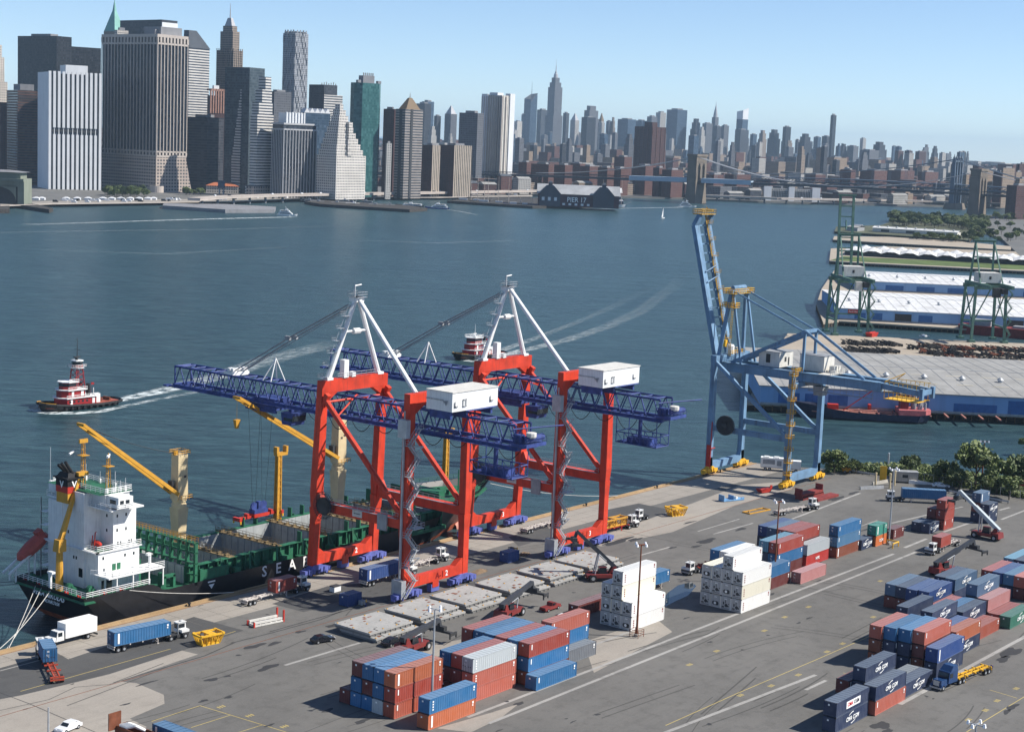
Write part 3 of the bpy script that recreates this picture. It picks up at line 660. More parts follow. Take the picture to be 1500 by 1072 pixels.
    # stair tower and lift on the landward leg
    m = MB(); stairs(m, -X-.2, -1.9, 1.2, 37.5); m.build('stair_tower', M['galv'], t)
    m = MB(); m.box(-X-2.1,-X-.9,-1.3,1.1,34.6,38.4); m.box(-X-1.6,-X-1.4,-.3,-.1,38.4,40.2); m.box(-X-2.3,-X-.9,-1.5,1.3,.8,4.6); m.box(-X-1.5,-X-1.1,-.2,.2,4.6,34.6); m.build('lift_cabin', M['galv'], t)
    m = MB()
    for z in (32.6, 24.9, 9): m.beam((-X+.5,-1,z),(-X+2.6,-2,z),.2,.25); m.beam((-X+.8,-1,z-1.7),(-X+2.5,-2,z),.16,.2)
    m.box(-X-.8,-X+2.4,-3.2,-1,15.6,15.7); m.rail([(-X-.8,-3.2,15.7),(-X+2.4,-3.2,15.7),(-X+2.4,-1,15.7)],1.1,.05,1); m.build('landing', M['galv'], t)
    m = MB(); m.box(-X-1.3,-X-.9,4.2,6.8,14.2,17.6); m.build('switch_cabinet', M['grey'], t)
    sg = MB().box(-X-.82,-X-.78,11.6,14.4,15.6,17.0).build('sign_panel', M['offwhite'], cbm)
    text('NO ENTRY', .38, M['decaldark'], 'lettering', sg, (-X-.85,13,16.3), (R(90),0,R(-90)))
    # cable reel
    m = MB(); cx_ = -X-1.5; cy_ = 22.2
    m.tube((cx_-.35,cy_,16.5),(cx_+.35,cy_,16.5),.75,12); m.tube((cx_-.25,cy_,16.5),(cx_+.25,cy_,16.5),1.9,20)
    for i in range(36):
        a_ = i*math.pi/18; p = Vector((0,math.cos(a_),math.sin(a_)))
        for s in (-.4,.4): m.tube(Vector((cx_+s,cy_,16.5))+p*1.8, Vector((cx_+s,cy_,16.5))+p*2.95, .06, 4)
    for s in (-.4,.4):
        for i in range(24):
            a_, b_ = i*math.pi/12, (i+1)*math.pi/12; m.tube((cx_+s,cy_+2.6*math.cos(a_),16.5+2.6*math.sin(a_)),(cx_+s,cy_+2.6*math.cos(b_),16.5+2.6*math.sin(b_)),.05,4)
    m.tube((cx_,cy_,16.5),(-X,cy_,16.5),.4,8); m.build('cable_reel', M['dark'], t)
    # hanging platform and gear at the landward boom end
    m = MB()
    for z in (28.2, 30.6): m.path([(-2.6,-24.5,z),(2.6,-24.5,z),(2.6,-13.5,z),(-2.6,-13.5,z),(-2.6,-24.5,z)],.13)
    for x in (-2.6, 2.6):
        for i in range(6): y = -24.5+i*2.2; m.tube((x,y,28.2),(x,y,34.6 if i in (0,5) else 30.6),.11,5)
        for i in range(5): y = -24.5+i*2.2; m.tube((x,y,28.2),(x,y+2.2,30.6),.08,4)
    for i in range(6): m.tube((-2.6,-24.5+i*2.2,28.2),(2.6,-24.5+i*2.2,28.2),.1,4)
    m.box(-2.6,2.6,-24.5,-13.5,28.05,28.15); m.box(-1.8,1.8,-22,-16,28.2,29.6); m.tube((-1,-19,29.6),(-1,-19,33.8),.5,6)
    m.box(-3.3,3.3,-28.5,-24.6,35.2,35.9); m.tube((-2.6,-28,37),(2.6,-28,37),.7,10); m.rail([(-3.3,-28.5,35.9),(3.3,-28.5,35.9)],1.1,.05,1.2); m.rail([(-3.2,-27,35.9),(-3.2,-24.4,35.9)],2.4,.08,1.2,3); m.box(-3.0,-1.4,-26.6,-24.8,36,37.6); m.tube((-4,-25.5,38.8),(5.5,-31,39.4),.16,5)
    m.build('rear_platform', M['navy'], t, (0,2.6,0))
    m = MB(); m.lathe([(.9,0),(1.1,.3),(1.1,1.0),(.9,1.1)], (-1.6,-28.3,37.2), 10); m.build('vent_drum', M['offwhite'], t, (0,2.6,0))
    return t
red_crane(263.3, '2', 'red gantry crane numbered A-12 working the black ship, nearer of the red pair', 275.5, 0)
red_crane(316.3, '3', 'red gantry crane numbered A-13 standing between its red twin and the blue crane', 246.5, 0)
# spreader hanging over the ship
t = thing('spreader', 'red container spreader with navy head block hanging from ropes above the open hold', 'spreader', (261.5,275.5,7.6))
m = MB(); m.box(-6.6,6.6,-.35,.35,0,.6); m.box(-6.9,-6.2,-1.2,1.2,-.1,.7); m.box(6.2,6.9,-1.2,1.2,-.1,.7); m.box(-2.2,2.2,-1,1,.1,.9); m.box(-4,-3.4,-.6,.6,.1,1.2); m.box(3.4,4,-.6,.6,.1,1.2); m.build('beam', M['redside'], t)
m = MB(); m.box(-2.1,2.1,-.9,.9,.95,1.9); m.wheel((-1.5,0,2.6),.95,.4); m.wheel((1.5,0,2.6),.95,.4); m.box(-.5,.5,-.5,.5,1.9,3.6); m.build('head_block', M['navy'], t)
m = MB()
for x in (-1.5,1.5):
    for y in (-.5,.5): m.tube((x,y,3.2),(x*1.3,y*4,25.9),.045,4)
m.build('rope', M['dark'], t)
m = MB()
for x in (-6.6,6.6):
    for y in (-1.15,1.15): m.box(x-.15,x+.15,y-.15,y+.15,-.7,-.1)
m.build('corner_guide', M['yellow'], t)
# ------------------------------------------------------------------ the blue crane with its boom raised
t = thing('container_crane', 'sky blue gantry crane with raised boom and yellow ladders at the quay end', 'crane', (429.4,225,0))
X = 9.2; sb, sd = M['skyblue'], M['skyblue']
for x in (-X, X):
    for y in (0, 26):
        m = MB(); m.beam((x,y,1.6),(x,y,14.5),1.7,1.5,(0,1,0)); m.beam((x,y,14.5),(x,y,35.2 if y else 33.6),1.7,1.5,(0,1,0),1.6,1.4); m.frus(x-1.7 if x>0 else x-.85, x+.85 if x>0 else x+1.7, y-.75,y+.75,2.4, x-.86,x+.86,y-.75,y+.75,5.2); m.build('leg', sb, t)
        m = bogie(0,6.4); bo = m.build('bogie', [M['yellow'], M['dark']], t, (x,y-.3,0))
    m = MB(); m.beam((x,.8,14.2),(x,25.2,14.2),1.1,1.6); m.build('cross_beam', sb, t)
    m = MB(); m.beam((x,25.4,33.6),(x,1,15.2),1.0,1.0); m.build('brace', sb, t)
for y in (0, 26): MB().box(-X+.8,X-.8,y-.85,y+.85,1.7,3.7).build('sill_beam', sb, t)
MB().box(-X-.6,X+.6,25.1,27.0,33.6,35.6).build('portal_beam', sb, t)
MB().box(-X+.8,X-.8,-.8,.8,29.2,30.6).build('portal_beam', sb, t)
m = MB()
for x in (-3.6, 3.6): m.box(x-.75,x+.75,-25,27,30.7,33.3); m.box(x-1.4,x+1.4,-24,26,33.25,33.35)
for i in range(8): m.box(-3.6,3.6,-24+i*7,-23.4+i*7,31.2,32.6)
m.build('girder', sb, t)
m = MB()
for x in (-3.6,3.6): m.beam((x,-25,32.4),(x,-36.5,31.6),1.0,1.6); m.box(x-.6,x+.6,-37.4,-36.4,29.8,33)
m.box(-3.6,3.6,-37,-36.4,31,32.4); m.build('girder_extension', sb, t)
m = MB()
for x in (-3.6,3.6):
    hb, tp = Vector((x,28.2,32.4)), Vector((x*.95,39.6,76)); k1 = hb.lerp(tp,.93)
    m.beam(hb, k1, 1.3, 2.4, (1,0,0)); m.beam(k1, tp+Vector((0,-2.2,.2)), 1.3, 2.4, (1,0,0), 1.2, 1.2)
for i in range(15):
    p = Vector((0,28.2,32.4)).lerp(Vector((0,39.6,76)), .06+i*.062); m.beam(p+Vector((-3.6,0,0)), p+Vector((3.6,0,0)), .35,.45)
for f in (.55,.62): p = Vector((0,28.2,32.4)).lerp(Vector((0,39.6,76)), f); m.tube(p+Vector((-3.4,-1,0)),p+Vector((3.4,-1,2)),.2)
bm = m.build('boom', sb, t)
m = MB()
a, b = Vector((1.6,26.9,32.4)), Vector((1.6,38.2,76))
for o in (-.5,.5): m.tube(a+Vector((o,0,0)), b+Vector((o,0,0)), .1, 4)
m.beam(a+Vector((0,.3,0)), b+Vector((0,.3,0)), .9, .08)
for i in range(52): p = a.lerp(b, i/52); m.tube(p+Vector((-.55,-.4,0)),p+Vector((.55,-.4,0)),.06,4)
for i in range(9): p = a.lerp(b,(i+.5)/9); m.box(p.x-.9,p.x+.9,p.y-1.3,p.y-.1,p.z,p.z+.08); m.rail([(p.x-.9,p.y-1.3,p.z),(p.x+.9,p.y-1.3,p.z)],1,.05,.9)
m.box(-4,4,36.4,39.6,76.2,76.5); m.rail([(-4,36.4,76.5),(4,36.4,76.5),(4,39.6,76.5),(-4,39.6,76.5),(-4,36.4,76.5)],1.2,.09,1.2)
m.build('boom_walkway', M['ladder'], bm)
m = MB()
for s in (-1,1):
    m.beam((s*7,26,35.6),(s*4.2,24.6,54.4),.95,.85,(0,1,0)); m.beam((s*4.2,20,33.4),(s*4.0,24,54),.6,.6,(0,1,0))
m.box(-4.8,4.8,23.8,25.4,53.9,54.8); m.tube((-3.5,24.6,55.4),(3.5,24.6,55.4),.7,10); m.build('mast', sb, t)
m = MB()
for z in (53.9, 49.8): m.box(-5.6,5.6 if z > 50 else -2.4,22.6,26.6,z-.1,z); m.rail([(-5.6,22.6,z),(5.6 if z > 50 else -2.4,22.6,z),(5.6 if z > 50 else -2.4,26.6,z),(-5.6,26.6,z),(-5.6,22.6,z)],1.3,.09,1)
for o in (-.4,.4): m.tube((-5.6+o,23.4,35.6),(-4.6+o,23.6,53.8),.09,4)
for i in range(24): p = Vector((-5.6,23.4,35.6)).lerp(Vector((-4.6,23.6,53.8)),i/24); m.tube(p+Vector((-.5,-.3,0)),p+Vector((.5,-.3,0)),.07,4)
m.rail([(-5,23.2,35.7),(3,23.2,35.7),(3,26.8,35.7)],1.2,.08,1.2); m.box(-5.2,-4.2,25,26,38,40)
m.build('platform', M['yellow'], t)
m = MB(); m.lathe([(1.2,0),(1.2,2.4),(.9,2.8)], (-2.2,25,35.7), 10); m.build('drum', M['white'], t)
for s in (-1,1):
    m = MB(); m.tube((s*3.8,23.8,54.4),(s*3.5,.3,45),.26,6); m.build('back_stay', sb, t)
    m = MB(); m.tube((s*3.5,-.3,45),(s*3.6,-19.5,33.4),.42,6); m.build('rear_stay', sb, t)
m = MB()
for s in (-1,1): m.beam((s*3.5,0,33.3),(s*3.4,0,45.4),.7,.7,(0,1,0))
m.beam((-3.9,0,45),(3.9,0,45),.8,.9); m.beam((-3.6,23.5,33.4),(-3.4,.4,44.6),.8,1.0); m.beam((3.6,23.5,33.4),(3.4,.4,44.6),.8,1.0); m.build('top_frame', sb, t)
for nm, q in (('machinery_house',(-2.6,5.6,8.2,15.0,33.5,37.8)),('electrical_house',(-.6,5.8,-5.2,2.6,33.5,38.0))):
    m = MB(); m.box(*q); m.cur = 1; m.box(q[0]-.15,q[1]+.15,q[2]-.15,q[3]+.15,q[5],q[5]+.15); m.cur = 2
    if nm == 'machinery_house': m.box(q[0]-.03,q[0],q[2]+3.0,q[2]+4.4,34.6,37.2); m.box(.5,1.6,q[2]-.04,q[2],35,36.4); m.box(2.6,3.4,q[2]-.04,q[2],33.8,36.2)
    m.build(nm, [M['offwhite'], M['grey'], M['dark']], t)
m = MB(); m.box(-4.6,4.6,-9.5,-5.4,33.4,33.5); m.rail([(-4.6,-9.5,33.5),(4.6,-9.5,33.5),(4.6,-5.4,33.5)],1.1,.07,1.2)
for i in range(3): m.box(.5+i*1.5,1.4+i*1.5,-8,-6.4,33.5,35.4)
m.build('service_deck', M['offwhite'], t)
m = MB()
for x in (-4,4):
    for i in range(8): m.tube((x,-26-i*1.35,29),(x,-26-i*1.35,33.8),.09,4)
    for z in (29,31,33.8): m.tube((x,-26,z),(x,-36,z),.09,4)
m.box(-4,4,-36,-26,28.9,29); m.tube((-4,-26,33.8),(0,-30,36.2),.12); m.tube((4,-26,33.8),(0,-30,36.2),.12); m.build('rear_platform', M['yellow'], t)
m = MB()
for i in range(11): m.tube((-4.8,-23+i*2,28.6),(-4.8,-23+i*2,30.8),.06,4)
m.tube((-4.8,-23,28.6),(-4.8,-3,28.6),.08,4); m.tube((-4.8,-23,29.6),(-4.8,-3,29.6),.06,4); m.box(-5.4,-4.5,-23,-3,28.5,28.6); m.build('side_walkway', M['grey'], t)
m = MB(); m.box(-2.8,2.8,-3.5,1.5,29.6,30.5); m.frus(-1.6,1.6,-5.6,-3,26.8,-1.8,1.8,-6,-2.8,29.4); m.build('operator_cab', M['grey'], t)
m = MB()
for o in (-.45,.45): m.tube((-X-.9,-.9+o,2),(-X-.9,-.9+o,35),.09,4)
for i in range(70): m.tube((-X-.95,-1.4,2.2+i*.47),(-X-.95,-.4,2.2+i*.47),.07,4)
for i in range(9): m.box(-X-1.7,-X-.3,-1.9,.2,4+i*3.6,4.08+i*3.6); m.rail([(-X-1.7,-1.9,4+i*3.6),(-X-1.7,.2,4+i*3.6)],1.1,.07,.7); m.rail([(-X-1.7,-1.9,4+i*3.6),(-X-.3,-1.9,4+i*3.6)],1.1,.07,.7)
m.rail([(-X-2,-1.9,33.8),(-X+2,-1.9,33.8),(-X+2,1.5,33.8)],1.2,.08,1); m.build('ladder_tower', M['yellow'], t)
m = MB(); m.box(-X-1.05,-X-.9,24.9,26.4,2,9); m.tube((-X-1,25,2),(-X-1,25,16),.16,5); m.box(-X-1.5,-X+.9,24.6,24.9,8,8.2); m.build('conduit', M['redside'], t)
m = MB(); cx_, cy_ = -X-1.1, 20.4
m.tube((cx_-.4,cy_,15.6),(cx_+.4,cy_,15.6),2.9,26); m.tube((cx_-.55,cy_,15.6),(cx_+.9,cy_,15.6),.8,12)
for i in range(40): a_ = i*math.pi/20; m.tube((cx_-.45,cy_+math.cos(a_)*.8,15.6+math.sin(a_)*.8),(cx_-.45,cy_+math.cos(a_)*3.1,15.6+math.sin(a_)*3.1),.05,4)
m.build('cable_reel', M['dark'], t)
# ------------------------------------------------------------------ old green cranes on the second pier
def green_crane(px, py, label, raised):
    g = G(px, py, 0); t = thing('dock_crane', label, 'crane', (g.x,g.y,0), math.atan2(RGT.y,RGT.x)+R(6), 'green dock cranes on the pier')
    gm = M['cgreen']
    for x in (-9,9):
        for y in (-8,8):
            m = MB(); m.beam((x,y,1.2),(x*.92,y*.92,29),1.25,1.25,(0,1,0)); m.build('leg', gm, t)
        m = MB(); m.beam((x,-8,8),(x,8,8),.8,.9); m.tube((x,-8,9),(x*.93,7.5,28),.4); m.tube((x,8,9),(x*.93,-7.5,28),.4); m.box(x-1.6,x+1.6,-10,-6,0,1.3); m.box(x-1.6,x+1.6,6,10,0,1.3); m.build('side_frame', gm, t)
    m = MB()
    for y in (-8,8): m.beam((-9.4,y,29),(9.4,y,29),1.3,2.0)
    for x in (-6,6): m.beam((x,-22,30.3),(x,14,30.3),1.2,1.8)
    m.beam((-9,8,10),(9,8,10),.7,.8); m.tube((-9,-7.6,10),(-.5,-7.6,28),.35); m.build('portal_frame', gm, t)
    m = MB()
    for x in (-6.2,6.2): m.beam((x,8,30),(x*.82,6,52.5),.9,.9,(0,1,0)); m.beam((x,-8,30),(x*.82,6,52.5),.6,.6,(0,1,0))
    m.beam((-6,6,52.6),(6,6,52.6),.9,1.1); m.beam((-5.6,7,44),(5.6,7,44),.6,.7); m.box(-6,6,4.8,7.2,53,53.2); m.rail([(-6,4.8,53.2),(6,4.8,53.2)],1.1,.07,1.4); m.build('upper_frame', gm, t)
    if raised:
        m = MB()
        for x in (-3.7,3.7): m.beam((x,12,30),(x,15.5,73.5),.9,1.3,(1,0,0))
        for i in range(8): z = 34+i*5.6; m.beam((-3.7,12.3+i*.45,z),(3.7,12.3+i*.45,z),.5,.6)
        m.box(-5,5,14.6,16.4,73.3,74); m.tube((0,14.5,60),(0,13.5,55),.4); m.build('boom', gm, t)
    m = MB(); m.box(-5.6,5.6,-6,3.6,31.4,36.6); m.cur = 1; m.box(-1,.2,-6.05,-6,33.2,34.8); m.build('machinery_house', [M['offwhite'], M['dark']], t)
    m = MB(); m.box(-1.6,1.8,-16,-13,24.5,29.4); m.build('operator_cab', M['offwhite'] if raised else M['dark'], t)
    m = MB(); m.box(2,5,-18,-10,26.5,29.3); m.tube((3.5,-12,19),(3.5,-12,27),.2); m.build('trolley', M['dark'], t)
    m = MB(); stairs(m, 10, -9, 1, 29, 3.5, .9, 2.6); m.build('stair_tower', gm, t)
    return t
green_crane(1240,489,'dull green dock crane with its boom raised upright on the far pier',True)
green_crane(1438,499,'dull green dock crane without raised boom beside the moored red barge',False)
# ------------------------------------------------------------------ hulls
def hull(st, mats_split=True):
    """st: rows of (xd, hd, zd, xm, hm, zm, xl, hl, zl): deck, boot-top and bottom ring of each station"""
    m = MB(); vs = []
    for s in st:
        xd, hd, zd, xm, hm, zm, xl, hl, zl = s
        vs += [(xd,-hd,zd),(xm,-hm,zm),(xl,-hl,zl),(xl,hl,zl),(xm,hm,zm),(xd,hd,zd)]
    fs = []; ms = []
    for i in range(len(st)-1):
        for j in range(5):
            fs.append((i*6+j,(i+1)*6+j,(i+1)*6+j+1,i*6+j+1)); ms.append(1 if j in (1,2,3) else 0)
    fs.append((0,1,4,5)); ms.append(0); fs.append((1,2,3,4)); ms.append(1)
    e = (len(st)-1)*6; fs.append((e+5,e+4,e+1,e)); ms.append(0); fs.append((e+4,e+3,e+2,e+1)); ms.append(1)
    m.add(vs, fs); m.m = ms; return m
M['hullblack'] = paint('hull_black', (.012,.012,.014), .42, var=.4, dirt=.0)
M['boot'] = paint('boot_topping_red', (.42,.1,.045), .7, var=.3)
M['deckgreen'] = paint('deck_green', (.024,.13,.07), .6, var=.25, dirt=.35)
M['holdgrey'] = paint('hold_grey', (.36,.38,.38), .7, var=.12, dirt=.35)
M['lattice'] = M['ochre']
US, VC = 196.4, 266.3
ship = thing('container_ship', 'black hulled container ship with white bridge and open grey holds beside the quay', 'ship', (US, VC, 0))
H = 11.6
st = [(0,H-.6,5,3,9.2,-1.2,6,6,-4),(3,H,5,5,10.6,-1.2,8,8,-4),(10,H,5,11,H-.1,-1.2,12,10.5,-4),(15.5,H,5,15.5,H,-1.2,15.5,11,-4),(17,H,4.7,17,H,-1.2,17,11,-4),(18.3,H,4.0,18.3,H,-1.2,18.3,11,-4),(19.2,H,3.3,19.2,H,-1.2,19.2,11,-4),(21,H,3.0,21,H,-1.2,21,11,-4),
  (60,H,3.3,60,H,-1.2,60,11,-4),(92,H,4.0,90,H,-1.2,88,10.8,-4),(106,11.4,4.9,103,9.6,-1.2,100,8.4,-4),(107,11.4,7.2,103.6,9.5,-1.2,100.5,8.3,-4),(118,9.6,7.6,112,6.2,-1.2,109,5,-4),(128,6.4,8.0,119,3.2,-1.2,116,2.4,-4),(134,3.4,8.4,125,1.2,-1.2,122,.8,-4),(137.2,.4,8.8,128.5,.3,-1.2,126,.2,-4)]
hl = hull(st).build('hull', [M['hullblack'], M['boot']], ship)
m = MB()
pr = []
for i in range(7): a = i/6; pr.append((2.4*math.sqrt(max(0.02,1-(a)**2)), a*5.5))
vs = []; n = 12
for r, x in [(2.2,-6),(2.5,-2)]+pr: vs += [(129.5+x, r*math.cos(2*math.pi*k/n), -3.3+r*1.05*math.sin(2*math.pi*k/n)) for k in range(n)]
R_ = len(vs)//n
m.add(vs, [(a*n+k,(a+1)*n+k,(a+1)*n+(k+1)%n,a*n+(k+1)%n) for a in range(R_-1) for k in range(n)]); m.build('bulb', paint('faded_bulb_red',(.5,.22,.17),.7), ship, smooth=True)
for i, ch in enumerate('SEABOARD'): text(ch, 3.3, M['decal'], 'lettering', hl, (47.4+i*4.15, -H-.06, 1.75), bold=.05)
text('VEGA NIKOLAS', 1.45, M['decal'], 'lettering', hl, (.35, 0, 3.3), (R(68),0,R(-90)), bold=.015); text('MONROVIA', .95, M['decal'], 'lettering', hl, (1.0, 0, 1.75), (R(68),0,R(-90)), bold=.01)
m = MB(); m.add([(31.6,-H-.05,1.9),(33.2,-H-.05,1.9),(32.4,-H-.05,.9)],[(0,1,2)]); m.box(31.4,33.4,-H-.05,-H-.02,2.3,2.6); m.build('emblem', M['decal'], hl)
# decks
m = MB()
m.prism([(.3,-H+.3),(16,-H+.3),(16,H-.3),(.3,H-.3)], 3.6, 4.1); m.box(16,108,-H+.25,-8.6,1.6,2.4); m.box(16,108,8.6,H-.25,1.6,2.4); m.box(16,27.6,-8.7,8.7,1.6,2.4); m.prism([(107,-11),(118,-9.3),(128,-6),(134,-3),(134,3),(128,6),(118,9.3),(107,11)], 6.2, 6.6); m.box(106.6,107.2,-10.8,10.8,1.6,7.6)
m.build('deck', M['deckgreen'], ship)
m = MB()
for s in (-1,1):
    m.box(27.5,106,s*8.7-.15,s*8.7+.15,2.2,5.9)
    for i in range(30): m.box(28+i*2.6,28.25+i*2.6,min(s*8.8,s*9.6),max(s*8.8,s*9.6),2.3,5.6)
    m.box(27.5,106,min(s*8.5,s*9.8),max(s*8.5,s*9.8),5.85,6.0)
    for i in range(16): m.box(30+i*4.7,31.6+i*4.7,min(s*9.9,s*11.2),max(s*9.9,s*11.2),2.4,3.2+.8*((i*7)%3)/2)
    for i in range(9): m.beam((36+i*8,s*10.9,2.4),(36.8+i*8,s*9.6,6.4),.4,.4); m.beam((38.2+i*8,s*10.9,2.4),(36.8+i*8,s*9.6,6.4),.3,.3)
m.box(29.5,37,-H+.2,-H+.5,2.9,5.2); m.box(29.4,29.9,-H+.15,-H+.6,2.9,5.5); m.box(36.8,37.2,-H+.15,-H+.6,2.9,5.5)
m.build('coaming', M['deckgreen'], ship)
# open holds: floor, side walls, cross bulkheads
m = MB(); m.box(28,106,-8.5,8.5,-3.6,-3.3)
for s in (-1,1):
    m.box(28,106,min(s*8.35,s*8.5),max(s*8.35,s*8.5),-3.3,5.8)
for u in (27.8,39.6,53.4,68.8,83.5,97,105.6):
    m.box(u-.35,u+.35,-8.5,8.5,-3.3,6.0)
    for k in range(8):
        y = -7.9+k*2.15; m.box(u-.5,u-.35,y,y+.25,-3.3,6); m.box(u-.42,u-.35,y+.9,y+1.5,4.1,4.6)
m.build('hold', M['holdgrey'], ship)
for u in (39.6,53.4,68.8,83.5,97):
    m = MB(); m.box(u-.9,u+.9,-9.8,9.8,6.0,6.12); m.rail([(u-.9,-9.8,6.1),(u-.9,9.8,6.1)],1.0,.05,1.1); m.rail([(u+.9,-9.8,6.1),(u+.9,9.8,6.1)],1.0,.05,1.1)
    for k in range(8): m.box(u-.55,u+.55,-8.6+k*2.4,-8.0+k*2.4,6.1,6.5)
    m.build('catwalk', paint('catwalk_brown',(.2,.145,.075),.8,var=.3), ship)
m = MB()
for u in (60, 75, 90):
    for s in (-1, 1): m.box(u,u+.3,s*9.2-.6,s*9.2+.6,6,8.2); m.box(u+4,u+4.3,s*9.2-.6,s*9.2+.6,6,8.2)
for u, w_ in ((100,5),(109,6)): m.box(u,u+.5,-8,-8+w_,6.2,9.4); m.box(u,u+.5,8-w_,8,6.2,9.4)
m.box(112,116,-4,4,6.6,8.6); m.rail([(108,-10.6,7.4),(118,-9.2,7.7),(128,-6,8.1),(134,-3.1,8.5),(137,0,8.8),(134,3.1,8.5),(128,6,8.1),(118,9.2,7.7)],1.1,.06,2.2); m.box(120,122,-2,-1,6.6,7.8); m.box(120,122,1,2,6.6,7.8); m.tube((126,0,6.6),(126,0,12),.18,6)
m.build('lashing_frame', M['deckgreen'], ship)
# tall green lashing bridge behind the house
m = MB(); u = 28.2
for k in range(10): y = -H+.3+k*2.53; m.box(u-.35,u+.35,y-.3,y+.3,2.4,11.4)
for z in (4.6,7.0,9.2,11.3): m.box(u-.55,u+.55,-H,H,z-.12,z+.05)
for k in range(9):
    y = -H+.3+k*2.53; m.box(u-.1,u+.1,y+.6,y+1.9,4.8,6.2) if k%2 else None; m.box(u-.1,u+.1,y+.5,y+2.0,9.4,10.2)
    m.tube((u,y,7.1),(u,y+2.5,9.2),.1,4)
m.build('lashing_bridge', M['deckgreen'], ship)
m = MB(); m.rail([(u-.5,-H,11.4),(u-.5,H,11.4)],1,.05,1.1); m.rail([(u+.5,-H,11.4),(u+.5,H,11.4)],1,.05,1.1); m.build('handrail', M['ochre'], ship)
m = MB(); m.box(21.5,22.1,-9.4,-8.4,2.4,5); m.box(24,24.6,-9.4,-8.4,2.4,5); m.box(21.5,24.6,-9.4,-8.4,4.6,5.1); m.box(19.4,20.2,-11,-10,2.4,6.4); m.box(19.4,20,-4,4,2.4,8); m.build('store_frame', M['deckgreen'], ship)
# accommodation
m = MB()
m.box(6.6,16.4,-2.8,8.7,4.1,20.6); m.box(7.0,17.2,-6.8,-2.7,4.1,12.0); m.box(10.6,16.3,-6.8,-2.7,12.0,20.6); m.box(7.6,15.8,-9.8,10.6,20.6,20.9); m.box(6.4,11,-2.9,1.4,19.4,23.4)
m.box(8.4,14.4,-7,9,20.9,23.5); m.box(8.8,12.4,-10.6,-7,21.2,23.4); m.box(8.8,12.4,9,11.6,21.2,23.4); m.box(8,14.8,-7.4,9.4,23.5,23.65)
m.box(6,17.6,-7.2,-6.8,11.9,12.1); m.box(5.9,7,-7.2,8.7,11.9,12.1); m.box(6.5,8,4,8.6,4.0,20.5)
hs = m.build('deckhouse', M['white'], ship)
m = MB()
for y in (-2.0,-.9,.2): m.box(8.36,8.4,y,y+.8,22,22.9)
for x in (8.9,10.0,11.1,12.2,13.3): m.box(x,x+.8,-7.04,-7.0,22,22.9)
for x in (9.2,10.6): m.box(x,x+.9,-10.64,-10.6,22,22.8)
m.box(8.76,8.8,-9.8,-8,22,22.8)
for x, z in ((11.4,18.5),(11.4,15.6),(13.6,18.5),(13.6,15.6),(15,12.9),(11.6,12.9),(12.3,12.9),(14.4,12.9)): m.box(x,x+.35,-6.84,-6.8,z,z+.6)
for x, z in ((8,10.4),(13.4,10.2),(15.6,10.2),(8.2,8)): m.box(x,x+.4,-6.84,-6.8,z,z+.6)
for y, z in ((-.6,9.6),(.2,9.6),(4,9.6),(2,14.5),(-1.9,7.4)): m.box(6.56,6.6,y,y+.4,z,z+.65)
m.box(10.56,10.6,-5,-4.6,18.4,19); m.box(10.56,10.6,-5,-4.6,15.4,16); m.box(9,10.4,-6.84,-6.8,4.4,7.2); m.box(7.8,8.4,-6.84,-6.8,4.2,6.2); m.box(6.56,6.6,-2.4,-1.2,6.2,8)
build_each(m, 'window', M['glass'], hs)
m = MB(); m.box(10.4,11.3,-6.86,-6.8,6.9,9.2); m.box(11.6,12.5,-6.86,-6.8,6.9,9.2); build_each(m, 'door', M['deckgreen'], hs)
m = MB(); m.box(6.7,10.5,-6.7,-2.8,12.0,12.08); m.box(6.8,14.8,-7.3,9.3,23.66,23.72); m.build('deck_paint', M['deckgreen'], hs)
m = MB()
for q in ([(8.1,-7.3,23.7),(14.7,-7.3,23.7),(14.7,9.3,23.7),(8.1,9.3,23.7),(8.1,-7.3,23.7)], [(6.6,-6.9,12.1),(17.4,-7.1,12.1)], [(6.6,-6.9,12.1),(6.6,-2.9,12.1)], [(7.6,-9.8,20.9),(7.6,10.6,20.9)], [(8.4,-10.7,20.9),(12.6,-10.7,20.9)],
    [(.5,-H+.1,4.9),(0.5,H-.1,4.9)], [(.5,-H+.1,4.9),(16.2,-H+.1,4.9)], [(7,-H+.3,7.9),(20,-H+.3,7.9)], [(5,-7,7.9),(7,-H+.3,7.9)]): m.rail(q,1.1,.06,1.5,3)
m.box(6,20,-H+.2,-6.8,7.6,7.85)
for x in (8,12,16,19.6): m.box(x,x+.25,-H+.3,-H+.5,4.1,7.6)
for k in range(5): m.box(5.9,8,8.7,10.4,6.5+k*2.8,6.6+k*2.8); m.rail([(5.9,10.4,6.6+k*2.8),(8,10.4,6.6+k*2.8)],1,.06,1.2); m.tube((6,10.3,4),(6,10.3,20.6),.12,5)
for x, y, h in ((9,-6.8,3.2),(11,-6.8,4.2),(13.4,-7,2.6),(14,-3,3.0),(14.2,2,2.4),(9.2,3,2),(13.8,6,3.4),(10.4,-6.9,2.4),(12.2,-6.9,2.2)): m.tube((x,y,23.7),(x,y,23.7+h),.07,4); m.box(x-.2,x+.2,y-.2,y+.2,23.7,24.6)
m.tube((8.6,10.8,23.6),(8.6,10.8,30.5),.06,4); m.tube((17.4,-9.8,7.6),(17.4,-9.8,10.4),.3,6); m.box(16.6,17.5,-10.2,-9.5,10.4,10.9)
m.build('handrail', M['white'], ship)
m = MB(); m.box(5.2,8.2,.6,4.2,20.9,23.0); m.build('funnel_base', M['ochre'], ship)
m = MB(); m.box(5.1,8.3,.5,4.3,23.0,24.3); m.cur = 1; m.box(5.1,8.3,.5,4.3,24.3,25.8); m.frus(4.7,8.7,.1,4.7,25.8,4.7,8.7,.1,4.7,26.1); m.frus(5.2,8.2,.6,4.2,26.1,5.6,7.6,1,3.6,27.0)
